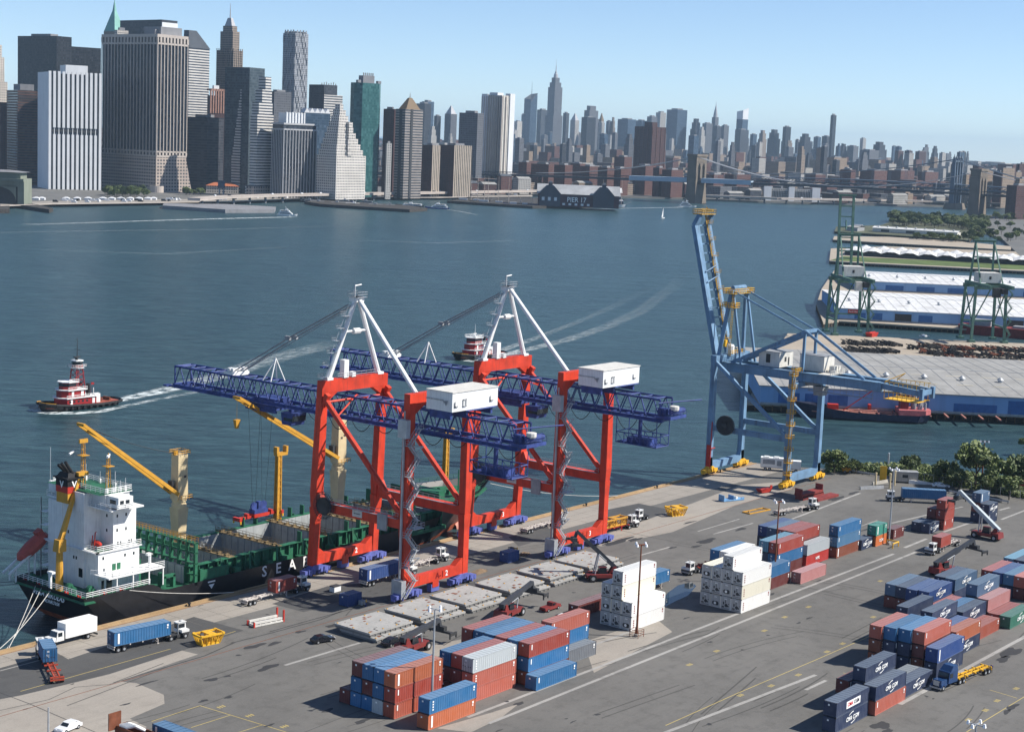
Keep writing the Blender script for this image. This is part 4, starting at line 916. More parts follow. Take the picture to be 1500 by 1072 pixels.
for y in (1.2,2.4,3.4): m.tube((6.8,y,26.8),(5.0,y,29.8-.4*y),.34,8)
fu = m.build('funnel', [M['redside'], M['black']], ship)
text('V', 1.9, M['decal'], 'lettering', fu, (6.7,.46,24.6), bold=.05); text('V', 1.9, M['decal'], 'lettering', fu, (5.07,2.4,24.6), (R(90),0,R(-90)), bold=.05)
m = MB()
for x, y, h in ((9.6,1.5,8.8),(11.8,-3.6,6.4)):
    for dx, dy in ((-.35,-.35),(.35,-.35),(.35,.35),(-.35,.35)): m.tube((x+dx,y+dy,23.7),(x+dx*.6,y+dy*.6,23.7+h),.09,4)
    for k in range(int(h/1.1)): z = 23.9+k*1.1; m.tube((x-.3,y-.3,z),(x+.3,y+.3,z+1),.06,4); m.tube((x+.3,y-.3,z),(x-.3,y+.3,z+1),.06,4)
    m.box(x-.9,x+.9,y-.9,y+.9,23.7+h*.72,23.8+h*.72); m.tube((x,y,23.7+h),(x,y,24.6+h),.1)
m.box(8.6,10.6,1.3,1.7,32.6,33.4); m.build('mast', M['ochre'], ship)
m = MB(); m.beam((10.9,-4.4,30.4),(12.7,-2.8,30.5),.35,.4); m.box(11.6,12,-3.8,-3.4,30.1,30.4); m.beam((6.6,2,30.6),(8.6,3.2,30.8),.3,.3); m.build('radar', M['white'], ship)
# red free-fall boat on its ramp, rescue boat on the recessed deck
lb = MB(); n = 10; vs = []
for x, r in ((-4,.3),(-3.2,1.1),(-1,1.45),(2,1.45),(3.4,1.2),(4,.5)): vs += [(x, r*math.cos(2*math.pi*k/n), .2+r*1.05*math.sin(2*math.pi*k/n)) for k in range(n)]
lb.add(vs, [(a*n+k,(a+1)*n+k,(a+1)*n+(k+1)%n,a*n+(k+1)%n) for a in range(5) for k in range(n)] + [tuple(range(n-1,-1,-1)), tuple(range(5*n,6*n))]); lb.box(2,3.4,-.7,.7,1.2,2.2)
b = lb.build('lifeboat', paint('lifeboat_red',(.45,.09,.07),.5), None, (US+4.2, VC+10.6, 10.4), smooth=False); b.rotation_euler = (0,R(-32),0); tag(b, 'red enclosed lifeboat tilted on its launching ramp at the ship stern', 'lifeboat')
m = MB()
for y in (9.6,11.6): m.beam((6.5,y,11.6),(-2.2,y,6.0),.35,.45); m.beam((-.5,y,4.2),(-.5,y,7),.3,.3); m.beam((4,y,4.2),(4,y,9.8),.3,.3)
m.tube((-1.2,1,4.1),(-1.2+1.2,1,7.5),.2,6) if False else None
m.box(.4,.8,-.4,.2,4.1,8.0); m.box(.2,1,-1.2,.4,7.8,8.2); m.build('launching_ramp', M['white'], ship)
m = MB(); vs = []
for x, r in ((-1.7,.2),(-1,.6),(.8,.7),(1.7,.35)): vs += [(x, r*math.cos(2*math.pi*k/8), r*.8*math.sin(2*math.pi*k/8)) for k in range(8)]
m.add(vs, [(a*8+k,(a+1)*8+k,(a+1)*8+(k+1)%8,a*8+(k+1)%8) for a in range(3) for k in range(8)]+[tuple(range(7,-1,-1)),tuple(range(24,32))]); m.tube((-.6,.9,-1),(-.6,.7,2.4),.12); m.tube((-.6,.7,2.4),(.9,0,2.2),.1); m.tube((.7,1,-1),(.7,.8,1.6),.1)
b = m.build('rescue_boat', M['redside'], None, (US+8.7, VC-4.4, 13.2)); b.rotation_euler.z = R(70); tag(b, 'small red rescue boat in its davit on the recessed deck of the white house', 'boat')
for x, y, a_ in ((2.5,-4,.9),(3.2,3,1.0),(4.4,-8,.8),(1.8,7,.8)): m = MB(); m.box(x-a_,x+a_,y-a_*.8,y+a_*.8,4.1,5.2); m.wheel((x,y+a_*.4,5.4),.7,.8); m.wheel((x,y-a_,5.2),.5,.2); m.build('winch', M['deckgreen'], ship)
m = MB()
for x, y in ((1,-9),(1,-5),(1,4),(1.2,8.6),(6,-H+1),(10,-H+1)):
    for d in (0,.7): m.tube((x,y+d,4.1),(x,y+d,4.9),.2,8)
build_each(m, 'bitt', M['redside'], ship)
# aft stores crane
m = MB(); bx, by = 2.4, -.6
m.tube((bx,by,4.1),(bx,by,12.2),.8,12,.65); m.frus(bx-.95,bx+.95,by-.95,by+.95,12,bx-.7,bx+1.0,by-.8,by+.8,14.4); m.build('pedestal', M['ochre'], ship)
m = MB(); m.beam((bx+.2,by,14),(bx+5.8,by+1.2,26.6),1.0,.9,(1,0,0),.5,.5); m.box(bx+5.0,bx+7.4,by+.6,by+1.8,26.3,27.0); m.tube((bx-.6,by,12.6),(bx+2.4,by+.6,18.6),.25,6); m.build('jib', M['ochre'], ship)
# the two cream deck cranes
def deck_crane(u, v, top, tip, label):
    t = thing('deck_crane', label, 'crane', (u, v, 2.2), 0, 'cream and yellow cranes standing on the ship'); h = top-2.2; c = h*.53
    m = MB(); 
    m.prism([(-1.3,-1.5),(1.3,-1.5),(1.3,1.5),(-1.3,1.5)], 0, h*.28, [(-1.5,-1.6),(1.5,-1.6),(1.5,1.6),(-1.5,1.6)])
    m.prism([(-1.5,-1.6),(1.5,-1.6),(1.5,1.6),(-1.5,1.6)], h*.28, c-1, [(-1.9,-1.9),(1.9,-1.9),(1.9,1.9),(-1.9,1.9)])
    m.lathe([(2.2,c-1),(2.2,c-.2),(1.9,c),(1.9,c+.4),(2.15,c+.5),(2.15,c+.9)], n=16)
    m.prism([(-1.9,-1.7),(1.9,-1.7),(1.9,1.7),(-1.9,1.7)], c+.9, h-1.6, [(-1.7,-1.5),(1.7,-1.5),(1.7,1.5),(-1.7,1.5)]); m.box(-1.75,1.75,-1.55,1.55,h-1.6,h)
    m.v = [(x*.76,y*.76,z) for x,y,z in m.v]
    m.build('column', M['cream'], t)
    m = MB(); m.rail([(-1.7,-1.5,h),(1.7,-1.5,h),(1.7,1.5,h),(-1.7,1.5,h),(-1.7,-1.5,h)],.9,.07,1); m.wheel((-1.2,0,h+.4),.6,.5); m.rail([(-2.1,-2.1,c+.9),(2.1,-2.1,c+.9),(2.1,2.1,c+.9)],1,.06,1); m.build('top_gear', M['ochre'], t)
    m = MB(); m.box(-.2,.5,-1.76,-1.72,h-5,h-4.5); m.box(-2.6,-1.8,-.6,.8,c+3,c+5.2); m.build('cab_window', M['dark'], t)
    tp = Vector(tip)-Vector((u,v,2.2)); d = tp.normalized(); sd = Vector((-d.y,d.x,0)).normalized()
    b = Vector((-1.2,0,c+2.2)); m = MB()
    for s in (-1,1): m.beam(b+sd*1.3*s, tp+sd*1.1*s, .42, .8, w2=.36, h2=.6)
    for f in (.04,.9,1.0): p = b.lerp(tp,f); m.beam(p-sd*1.2, p+sd*1.2, .5, .6)
    m.build('jib', M['ochre'], t)
    m = MB()
    for s in (-1,1): m.sag(Vector((-1.2,s*.3,h+.3)), tp+sd*.5*s, .8, .06, 8)
    m.build('luffing_rope', M['dark'], t)
    m = MB(); m.tube(tp, tp-Vector((0,0,5)), .05, 4); m.frus(tp.x-.3,tp.x+.3,tp.y-.3,tp.y+.3,tp.z-7,tp.x-.7,tp.x+.7,tp.y-.5,tp.y+.5,tp.z-5); m.build('hook_block', M['ochre'], t) if top > 26 else None
    return t
deck_crane(237.4, 275.2, 25.3, (211.4,275.6,34.6), 'cream crane column behind the lashing bridge with long yellow jib pointing aft')
deck_crane(287.2, 275.2, 28.6, (254.3,275.6,36.0), 'cream crane column seen through the nearer red crane with yellow jib and hook')
for i, (u, z0, z1, lab) in enumerate(((267.2,6,22.4,'tall yellow lattice jib rest with forked top behind the red spreader'),(327.6,6.6,19.8,'tall yellow post with forked top standing near the ship bow'))):
    t = thing('jib_rest', lab, 'mast', (u,275.2,z0))
    m = MB()
    for dx, dy in ((-.6,-.5),(.6,-.5),(.6,.5),(-.6,.5)): m.tube((dx,dy,0),(dx*.8,dy*.8,z1-z0-1),.2,5)
    for k in range(int((z1-z0)/1.6)): z = .4+k*1.6; m.tube((-.6,-.5,z),(.6,-.5,z+1.4),.09,4); m.tube((.6,.5,z),(-.6,.5,z+1.4),.09,4); m.tube((-.6,.5,z),(-.6,-.5,z+1.4),.09,4)
    m.box(-.5,.5,-.4,.4,0,z1-z0-1); m.build('post', M['ochre'], t)
    m = MB(); m.box(-1.0,2.4,-.6,.6,z1-z0-1.2,z1-z0-.5); m.box(-1.1,-.4,-.6,.6,z1-z0-.5,z1-z0+.9); m.box(1.9,2.5,-.6,.6,z1-z0-.5,z1-z0+.9); m.build('fork', M['ochre'], t)
# mooring lines
for a, b, d, lab in (((197.2,266,4.6),G(-20,965,0),1.2,'white mooring rope leading from the ship stern past the box truck'),((197.2,269,4.6),G(-20,985,-1),1.6,'middle mooring rope of the three leading off the ship stern'),((197.2,271,4.6),G(-18,1000,-1),1.6,'lowest mooring rope of the three off the ship stern'),
    ((206.0,255.0,5),(231,250.3,.6),.5,'long grey mooring rope slanting down from ship rail to the quay'),((330,262,8),(372,250.3,.6),1.2,'thin pale mooring rope from the ship bow to the quay')):
    tag(MB().sag(a,b,d,.065,10,5).build('mooring_rope', M['offwhite']), lab, 'rope', 'mooring ropes of the ship')
# ------------------------------------------------------------------ foam
k = NT('wake_foam'); o = k.obj(); nn = k.noise(k.scaled(o,.18,.5,1),1.0,6,.7); n2 = k.noise(o,.9,5,.7)
tr = k.n('BsdfTransparent'); mx = k.n('MixShader'); outn = [q for q in k.t.nodes if q.type == 'OUTPUT_MATERIAL'][0]
fac = k.math('MULTIPLY', k.ramp(nn,.41,.62), k.ramp(n2,.3,.6,.25,1)); at = k.n('Attribute', attribute_name='dens'); fac = k.math('MULTIPLY', fac, at.outputs['Fac'])
k.b.inputs['Base Color'].default_value = (.62,.68,.68,1); k.b.inputs['Roughness'].default_value = .8
k.l(fac, mx.inputs[0]); k.l(tr.outputs[0], mx.inputs[1]); k.l(k.b.outputs[0], mx.inputs[2]); k.l(mx.outputs[0], outn.inputs['Surface']); M['foam'] = k.m
def foam(pts, dens=1.0, name='wake_foam', z=.06):
    """pts: (pixel x, pixel y, half width in metres, density)"""
    m = MB(); ds = []; P = [G(x,y,ZW+z) for x,y,_,_ in pts]; vs = []
    Q = []
    for i in range(len(P)-1):
        for k_ in range(6):
            f = k_/6; Q.append((P[i].lerp(P[i+1],f), pts[i][2]*(1-f)+pts[i+1][2]*f, pts[i][3]*(1-f)+pts[i+1][3]*f))
    Q.append((P[-1], pts[-1][2], pts[-1][3])); n = len(Q)
    for i, (p, hw, dn) in enumerate(Q):
        d = (Q[min(i+1,n-1)][0]-Q[max(i-1,0)][0]).normalized(); s = Vector((-d.y,d.x,0))
        for q, e in ((-1,0),(-.5,1),(0,.8),(.5,1),(1,0)): v = p+s*hw*q; vs.append((v.x,v.y,ZW+z)); ds.append(dn*e*dens)
    fs = [(i*5+j,i*5+j+1,(i+1)*5+j+1,(i+1)*5+j) for i in range(n-1) for j in range(4)]
    m.add(vs, fs); ob = m.build(name, M['foam']); at_ = ob.data.attributes.new('dens','FLOAT','POINT'); at_.data.foreach_set('value', ds); return tag(ob, kind='stuff')
foam([(44,600,1.5,3),(70,604.5,3.2,3),(110,605,2.6,2.6),(150,602,2.6,2.4),(172,597,2.0,1.4),(215,588,2.2,.9),(270,577,2.5,.6),(330,566,3,.35)])
foam([(166,588,3.5,2.4),(200,580,4.2,2.0),(235,573,5,1.8),(268,564,6,1.3),(330,548,7,.7),(400,525,8,.6),(460,510,8,.45),(500,500,9,.0)])
foam([(664,525,2,2.4),(690,529,3,2.2),(720,526,3,1.8)])
foam([(718,524,3,1.6),(780,510,4,.9),(830,498,4.5,.6),(890,478,5,.36),(940,455,6,.2),(985,420,6,.07),(1000,400,6,.0)])
foam([(718,519,3,1.2),(780,497,3,.45),(850,470,3,.22),(900,448,4,.1),(960,418,5,.0)])
foam([(-20,341,4,.35),(150,338,5,.3),(330,336,5,.25),(520,330,5,.1)]); foam([(520,352,4,.2),(640,356,6,.3),(760,352,5,.15)]); foam([(60,366,5,.12),(240,372,6,.22),(420,362,5,.1)]); foam([(430,318,4,2.2),(380,319,6,2.2),(300,321,6,1.9),(200,324,6,1.3),(140,326,8,.8),(40,329,10,.5)])
foam([(1018,302,3,2),(990,304,5,1.6),(930,305,6,1.2),(880,306,6,.6)]); foam([(655,307,3,1),(675,310,4,.8),(700,315,4,.4)]); foam([(1430,315.5,3,.9),(1380,315,5,.9),(1340,314,5,.5)])
# ------------------------------------------------------------------ tugs and small craft
M['tugred'] = paint('tug_red', (.27,.022,.024), .45, var=.12, dirt=.1)
def tug(u, v, tower, label):
    t = thing('tugboat', label, 'boat', (u,v,ZW))
    st = [(-16.6,.3,3.4,-15.6,.2,.6,-14,.2,-1),(-15.4,2.6,3.2,-14.6,1.8,.6,-13,1,-1),(-12.5,4.4,2.9,-12,3.8,.6,-11,2.6,-1),(-7,5.2,2.3,-7,5,.6,-7,4,-1),(6,5.2,1.7,6,5.1,.6,6,4,-1),(13,4.9,1.8,13,4.6,.6,12,3.6,-1),(16,3.8,1.9,15.4,3.2,.6,14,2,-1),(17,1.5,2,16.4,1,.6,15,.6,-1)]
    hull(st).build('hull', [M['hullblack'], M['hullblack']], t)
    m = MB()
    for a, b in zip(st, st[1:]):
        for s in (-1,1): m.tube((a[0],s*a[1],a[2]-.5),(b[0],s*b[1],b[2]-.5),.42,6)
    for k_ in range(9): m.tube((-9+k_*2.6,-5.5,.9),(-9+k_*2.6,-5.1,.9),.55,8); m.tube((-9+k_*2.6,5.1,.9),(-9+k_*2.6,5.5,.9),.55,8)
    m.build('fender', M['black'], t)
    m = MB(); m.prism([(s[0]*.97,-s[1]*.9) for s in st[1:-1]]+[(s[0]*.97,s[1]*.9) for s in reversed(st[1:-1])], 1.2, 1.5); m.build('deck', paint('tug_deck',(.3,.08,.05),.7), t)
    m = MB()
    for a, b in zip(st[:3], st[1:3]):
        for s in (-1,1): m.beam((a[0],s*(a[1]+.02),a[2]+.02),(b[0],s*(b[1]+.02),b[2]+.02),.22,.16)
    m.build('rubbing_band', M['ochre'], t)
    m = MB()
    tiers = [(-9,5,3.6,1.5,4.0),(-8.2,.5 if tower else 1.5,3.2,4.3,6.7),(-7.4,-2.6 if tower else -1.0,2.6,7.0,9.4)]
    for x0,x1,hw,z0,z1 in tiers: m.prism([(x0+1.6,-hw),(x1,-hw),(x1,hw),(x0+1.6,hw),(x0,hw*.45),(x0,-hw*.45)], z0, z1)
    dh = m.build('deckhouse', M['tugred'], t)
    m = MB()
    for x0,x1,hw,z0,z1 in tiers: m.prism([(x0+1.2,-hw-.5),(x1+.6,-hw-.5),(x1+.6,hw+.5),(x0+1.2,hw+.5),(x0-.5,hw*.5),(x0-.5,-hw*.5)], z1, z1+.3); m.rail([(x0+1.2,-hw-.4,z1+.3),(x1+.6,-hw-.4,z1+.3)],.9,.06,1.4)
    for x0,x1,hw,z0,z1 in tiers[:2]: m.box(x1-1.8,x1-.7,-hw-.05,-hw,z0+.2,z1-.3); m.box(x0+3,x0+3.9,-hw-.05,-hw,z0+.2,z1-.3)
    m.box(5.2,7.4,-2.6,-1,1.5,4.6); m.tube((8,2,1.5),(8,2,6),.16)
    m.build('trim', M['white'], dh)
    m = MB(); x0,x1,hw,z0,z1 = tiers[2]
    m.prism([(x0+1.55,-hw-.04),(x1-.3,-hw-.04),(x1-.3,hw+.04),(x0+1.55,hw+.04),(x0-.05,hw*.45),(x0-.05,-hw*.45)], z0+1.1, z1-.4)
    for k_ in range(5): m.box(-6.6+k_*1.8,-5.8+k_*1.8,-3.65,-3.6,2.5,3.2)
    build_each(m, 'window', M['glass'], dh)
    m = MB(); m.tube((1.6 if not tower else 2.6,-2,4.2),(1.6 if not tower else 2.6,-2,9.6 if not tower else 8.4),.75,10); m.tube((1.6 if not tower else 2.6,2,4.2),(1.6 if not tower else 2.6,2,9.6 if not tower else 8.4),.75,10); m.build('funnel', M['black'], t)
    if tower:
        m = MB()
        for dx,dy in ((-1.3,-1.3),(1.3,-1.3),(1.3,1.3),(-1.3,1.3)): m.tube((-.6+dx*1.5,dy*1.5,6.9),(-.6+dx,dy,14.2),.2,5)
        for k_ in range(4):
            z = 7+k_*1.8
            for s in (-1,1): m.tube((-.6-1.8,s*1.7,z),(-.6+1.7,s*1.6,z+1.8),.12,4); m.tube((-.6+1.8*s,-1.7,z),(-.6+1.6*s,1.6,z+1.8),.12,4)
        m.build('tower_frame', M['tugred'], t)
        m = MB(); m.lathe([(2.0,14.2),(2.0,15.2)],(-.6,0,0),8); m.cur = 1; m.lathe([(1.85,15.2),(1.95,16.4)],(-.6,0,0),8); m.cur = 2; m.lathe([(2.5,14.0),(2.5,14.25)],(-.6,0,0),8); m.lathe([(2.2,16.4),(2.2,16.7)],(-.6,0,0),8); m.rail([(-3,-2.2,14.2),(1.8,-2.2,14.2),(1.8,2.2,14.2),(-3,2.2,14.2),(-3,-2.2,14.2)],1,.07,1)
        m.build('upper_wheelhouse', [M['tugred'], M['glass'], M['white']], t)
        m = MB(); m.tube((-.6,0,16.7),(-.6,0,24.6),.16,6,.08); m.tube((-.6,-1.6,20.4),(-.6,1.6,20.4),.08,4); m.box(-2,.6,-.25,.25,17.6,18); m.lathe([(.5,17),(.5,17.9)],(-1.6,-1,0),8); m.build('mast', M['dark'], t)
    else:
        m = MB(); m.lathe([(.6,9.7),(.6,10.7)],(-4.8,-1.4,0),8); m.lathe([(.6,9.7),(.6,10.7)],(-3.4,1,0),8); m.tube((-3,0,9.7),(-3,0,15.5),.15,6,.07); m.box(-4.4,-2,-.2,.2,11,11.3); m.rail([(-7,-2.8,9.7),(-.6,-2.8,9.7),(-.6,2.8,9.7),(-7,2.8,9.7),(-7,-2.8,9.7)],1,.07,1); m.build('mast', M['white'], t)
    m = MB(); m.box(6.5,9,-1.4,1.4,1.5,2.9); m.wheel((7.8,0,3.1),.9,2.2); m.box(12,12.6,-1.8,1.8,1.5,2.6); m.build('towing_winch', M['rust'], t)
    m = MB(); m.tube((5.4,0,4),(5.4,0,8.4),.07,4); m.quad((5.4,0,8.3),(6.9,.2,8.2),(6.9,.2,7.4),(5.4,0,7.5)); m.build('flag', M['tugred'], t)
    return t
tug(360.2, 471.2, True, 'black and red tugboat with a tall upper wheelhouse tower trailing white wake')
tug(583, 472.6, False, 'black and red tugboat with rounded white topped bridge behind the far red crane mast')
def ferry(px, py, L, name, label, mats, heading=1, tiers=2):
    g = G(px,py,ZW); t = thing(name, label, 'boat', (g.x,g.y,ZW), math.atan2(RGT.y,RGT.x) + (0 if heading > 0 else math.pi)); w_ = L*.13
    hull([(-L/2,w_,1.7,-L/2,w_*.9,.2,-L/2+1,w_*.6,-1),(L*.1,w_,1.8,L*.1,w_,.2,L*.1,w_*.7,-1),(L*.35,w_*.7,2.2,L*.33,w_*.5,.2,L*.3,w_*.3,-1),(L/2,.1,2.8,L*.46,.1,.2,L*.42,.1,-1)]).build('hull', [mats[0], mats[0]], t)
    m = MB(); z = 1.7
    for k_ in range(tiers):
        m.frus(-L*.42+k_*L*.06,L*.25-k_*L*.1,-w_*.85,w_*.85,z,-L*.42+k_*L*.06,L*.2-k_*L*.12,-w_*.8,w_*.8,z+2.3); z += 2.45
    m.box(-L*.1,L*.02,-w_*.5,w_*.5,z,z+1.6); m.tube((-L*.05,0,z+1.6),(-L*.12,0,z+4.5),.15)
    m.build('cabin', mats[1], t)
    m = MB()
    for k_ in range(tiers): m.box(-L*.36+k_*L*.06,L*.16-k_*L*.12,-w_*.86,w_*.86,2.6+k_*2.45,3.5+k_*2.45)
    m.build('window', M['glass'], t); return t
ferry(421,316.5,24,'ferry','small white ferry drawing a long white wake across the river',(M['white'],M['white']),1)
ferry(640,306,34,'ferry','dark hulled ferry with white cabin passing the ships at the piers',(M['navy'],M['white']),-1)
ferry(1007,303.5,30,'motor_yacht','white two decked excursion yacht beside the stone bridge tower',(M['white'],M['white']),1,3)
ferry(1036,309.5,20,'water_taxi','low yellow water taxi below the stone bridge tower',(M['yellow'],M['yellow']),1,1)
g = G(971,320,ZW); t = thing('sailboat','tiny white sailboat alone in mid river','boat',(g.x,g.y,ZW)); hull([(-4,1.2,1,-4,1,.1,-3,.6,-.6),(0,1.4,1,0,1.3,.1,0,.8,-.6),(4.5,.1,1.3,4,.1,.1,3.6,.1,-.6)]).build('hull',[M['white'],M['white']],t); m = MB(); m.tube((.4,0,1),(.4,0,15),.14); m.build('mast',M['galv'],t); m = MB(); m.prism([(-3.4,-.03),(.2,-.03),(.2,.03),(-3.4,.03)],1.8,14,[(.0,-.03),(.2,-.03),(.2,.03),(0,.03)]); m.build('sail',M['white'],t)
# ------------------------------------------------------------------ vehicles (x forward, y left)
M['cabwhite'] = paint('cab_white', (.72,.72,.7), .35, var=.06, dirt=.2)
M['chassis'] = paint('chassis_white', (.55,.5,.46), .6, var=.25, dirt=.5)
M['chred'] = paint('chassis_red', (.4,.06,.03), .6, var=.25, dirt=.4)
M['lorryblue'] = paint('lorry_blue', (.016,.05,.14), .25, var=.08, dirt=.05)
M['carblack'] = paint('car_black', (.012,.013,.018), .15, var=.1, dirt=0)
M['carwhite'] = paint('car_white', (.7,.71,.72), .2, var=.04, dirt=.05)
M['reachred'] = paint('reach_stacker_red', (.19,.03,.028), .5, var=.15, dirt=.3)
M['boomdark'] = paint('boom_dark_grey', (.05,.055,.065), .45, var=.15, dirt=.1)
M['boomlight'] = paint('boom_light_grey', (.42,.47,.49), .45, var=.1, dirt=.15)
def wheels(t, xs, hw, r=.5, w=.5, name='wheel'):
    for x in xs:
        for s in (-1,1):
            o = None
            m = MB(); m.wheel((x,s*(hw-w/2),r), r, w, n=14); o = m.build(name, M['black'], t)
            m = MB(); m.wheel((x,s*(hw-.02),r), r*.5, .06, n=10); m.build('rim', M['galv'], o)
def yard_tractor(loc, rz, label, cab='cabwhite'):
    t = thing('yard_tractor', label, 'truck', loc, rz, 'yard tractors')
    m = MB(); m.box(-2.4,2.4,-.5,.5,.55,.95); m.box(1.2,2.6,-1.15,1.15,.5,1.25); m.box(-2.5,-.4,-1.1,1.1,.9,1.1); m.box(-1.9,-.9,-.6,.6,1.1,1.3); m.box(-.3,.4,-1.3,-.6,.5,1.0); m.box(-.3,.4,.6,1.2,.5,1.0); m.build('frame', M['dark'], t)
    m = MB(); m.frus(.5,2.5,-.2,1.15,1.2,.6,2.3,-.15,1.1,2.9); m.box(.9,2.55,-1.15,-.2,1.2,1.7); m.box(.45,2.5,-.25,1.2,2.9,3.0); cb = m.build('cab', M[cab], t)
    m = MB(); m.frus(2.42,2.5,-.05,1.0,1.9,2.33,2.4,-.02,.95,2.75); m.box(.8,2.1,1.12,1.16,1.9,2.7); m.box(.8,2.1,-.24,-.19,1.9,2.7); m.box(.52,.56,0,.95,1.8,2.7); m.build('window', M['glass'], cb)
    m = MB(); m.tube((.3,-.7,1.0),(.3,-.7,3.2),.1,6); m.box(2.5,2.7,-1.1,1.1,.55,.85); m.box(1.4,1.7,.2,.7,3,3.15); m.build('exhaust', M['grey'], t)
    wheels(t, (1.7,), 1.2); wheels(t, (-1.5,), 1.25, w=.8); return t
def chassis(loc, rz, label, L=12.2, mat='chassis', axles=2, rear=True):
    """skeletal container trailer, front at x = 0, running back to -L"""
    t = thing('container_chassis', label, 'trailer', loc, rz, 'container trailers')
    m = MB()
    for s in (-1,1): m.box(-L,0,s*.45-.1,s*.45+.1,1.0,1.3)
    for x in [-.1,-L*.25,-L*.5,-L*.72,-L+.1]: m.box(x-.12,x+.12,-1.2,1.2,1.06,1.3)
    for i in range(int(L/1.0)): m.box(-i*1.0-.5,-i*1.0-.4,-.5,.5,1.02,1.2)
    m.box(-L-.05,-L+.08,-1.2,1.2,.6,.9); m.build('frame', M[mat], t)
    m = MB()
    for s in (-1,1): m.beam((-2.6,s*.8,.1),(-2.6,s*.8,1.1),.14,.14); m.beam((-2.6,s*.8,.3),(-3.5,s*.5,1.1),.08,.08); m.box(-2.8,-2.4,s*.8-.18,s*.8+.18,.02,.1)
    m.build('landing_leg', M[mat], t)
    wheels(t, [-L+.9+1.25*k for k in range(axles)], 1.22, w=.55); return t
def at(px, py, z=0): g = G(px,py,0); return (g.x,g.y,z)
# box truck
t = thing('box_truck', 'white box truck parked on the quay edge beside the ship stern', 'truck', (187.6,247.9,0), math.pi)
m = MB(); m.box(-5.6,1.6,-1.25,1.25,1.15,3.95); m.build('cargo_box', M['white'], t)
m = MB(); m.frus(1.8,3.6,-1.1,1.1,.9,1.8,3.2,-1.0,1.0,2.7); m.frus(3.5,5.0,-1.0,1.0,.8,3.5,4.8,-.9,.9,1.75); m.box(4.9,5.1,-1.1,1.1,.5,.85); cb = m.build('cab', M['cabwhite'], t)
m = MB(); m.frus(3.5,3.64,-.95,.95,1.75,3.2,3.3,-.9,.9,2.6); m.box(2.2,3.1,-1.08,-1.04,1.75,2.5); m.box(2.2,3.1,1.04,1.08,1.75,2.5); m.build('window', M['glass'], cb)
m = MB(); m.box(5.0,5.06,-.5,.5,.95,1.5); m.build('grille', M['dark'], cb)
m = MB(); m.box(-5.5,3,-.45,.45,.6,1.1); m.box(-5.8,-5.6,-1.2,1.2,.4,.7); m.build('frame', M['dark'], t); wheels(t, (4.0,-3.6), 1.2)
# container lorries on the apron
def boxed(loc, rz, label, colr, clabel, L=12.19, off=0.0, cab='cabwhite', tractor=True, chlab=None, tl=None, strip=1, mat='chassis', chL=None):
    """chassis with a container on it; the tractor is a thing of its own, coupled in front"""
    chL = chL or L; c, s = math.cos(rz), math.sin(rz)
    chassis((loc[0],loc[1],0), rz, chlab or label, chL, mat)
    P = lambda x, y: (loc[0]+c*x-s*y, loc[1]+s*x+c*y)
    if colr:
        q = P(-L-off, -1.22); o = container(q[0], q[1], 1.32, colr, L, 2.59, 'door', strip, clabel, rz); o['group'] = 'containers on trailers'
    if tractor: q = P(1.6,0); yard_tractor((q[0],q[1],0), rz, tl)
boxed((201.2,236.0),R(-7)+R(0),'long white container chassis carrying the blue box behind the yellow frame','blue','bright blue long container on a white cab tractor train behind the yellow frame',chlab='white chassis under the long blue container near the yellow frame',tl='white cab yard tractor pulling the long blue container near the yellow frame')
boxed((178.2,242.2),math.atan2(15.9,8.5),'x','blue','short blue container with white markings on a rusty chassis at lower left',L=6.06,chL=14.2,mat='chred',chlab='rusty chassis half empty behind the short blue container at lower left',tl='white cab tractor hidden ahead of the short blue container at lower left')
boxed((240.9,243.0),R(0),'x','red','dull red short container on a white chassis before the ship lettering',L=6.06,chL=14,chlab='white chassis carrying the dull red short container by the ship',tl='black yard tractor with the dull red container beside the red crane leg',)
bpy.data.objects[-1] if False else None
boxed((267.4,236.3),R(0),'x','royal','royal blue long container on a chassis under the nearer red crane',chlab='chassis under the royal blue container below the nearer red crane',tl='white yard tractor half hidden behind the stair of the nearer red crane')
boxed((281.4,238.9),R(2),'x',None,'',chlab='empty white chassis standing between the legs of the nearer red crane',tl='white cab tractor with empty chassis between the red crane legs')
boxed((331.5,242.6),R(1),'x',None,'',chlab='empty white chassis near the quay edge under the farther red crane',tl='white cab tractor behind the stair leg of the farther red crane')
boxed((398.2,206.6),R(-12),'x',None,'',chlab='empty white and rust chassis beside the tan frame below the blue crane',tl='white cab tractor with empty chassis below the maroon flat racks')
boxed((380.3,161.3),R(180),'x','red','short dull red container on a chassis by the two reach stackers',L=6.06,chL=12.2,chlab='white chassis under the short red container near the reach stackers',tl='white cab tractor hauling a short red container between the lane lines')
boxed((319.5,192.8),R(180),'x',None,'',chlab='empty rusty chassis behind the larger white container stack',mat='chred',tl='white cab tractor just behind the larger white container stack')
boxed((429.8,193.6),math.atan2(10.0,-7.0),'x','blue','blue container seen side on by the gate, on a chassis',chlab='dark chassis under the side on blue container near the gate',tl='white cab tractor by the gate at the head of the side on blue container',strip=1)
boxed((304.6,191.4),R(0),'x','blue','bright blue container on a chassis just right of the smaller white stack',tractor=False,chlab='chassis under the bright blue container right of the smaller white stack')
yard_tractor(at(938,761), R(180), 'lone white cab yard tractor on the dark asphalt square')
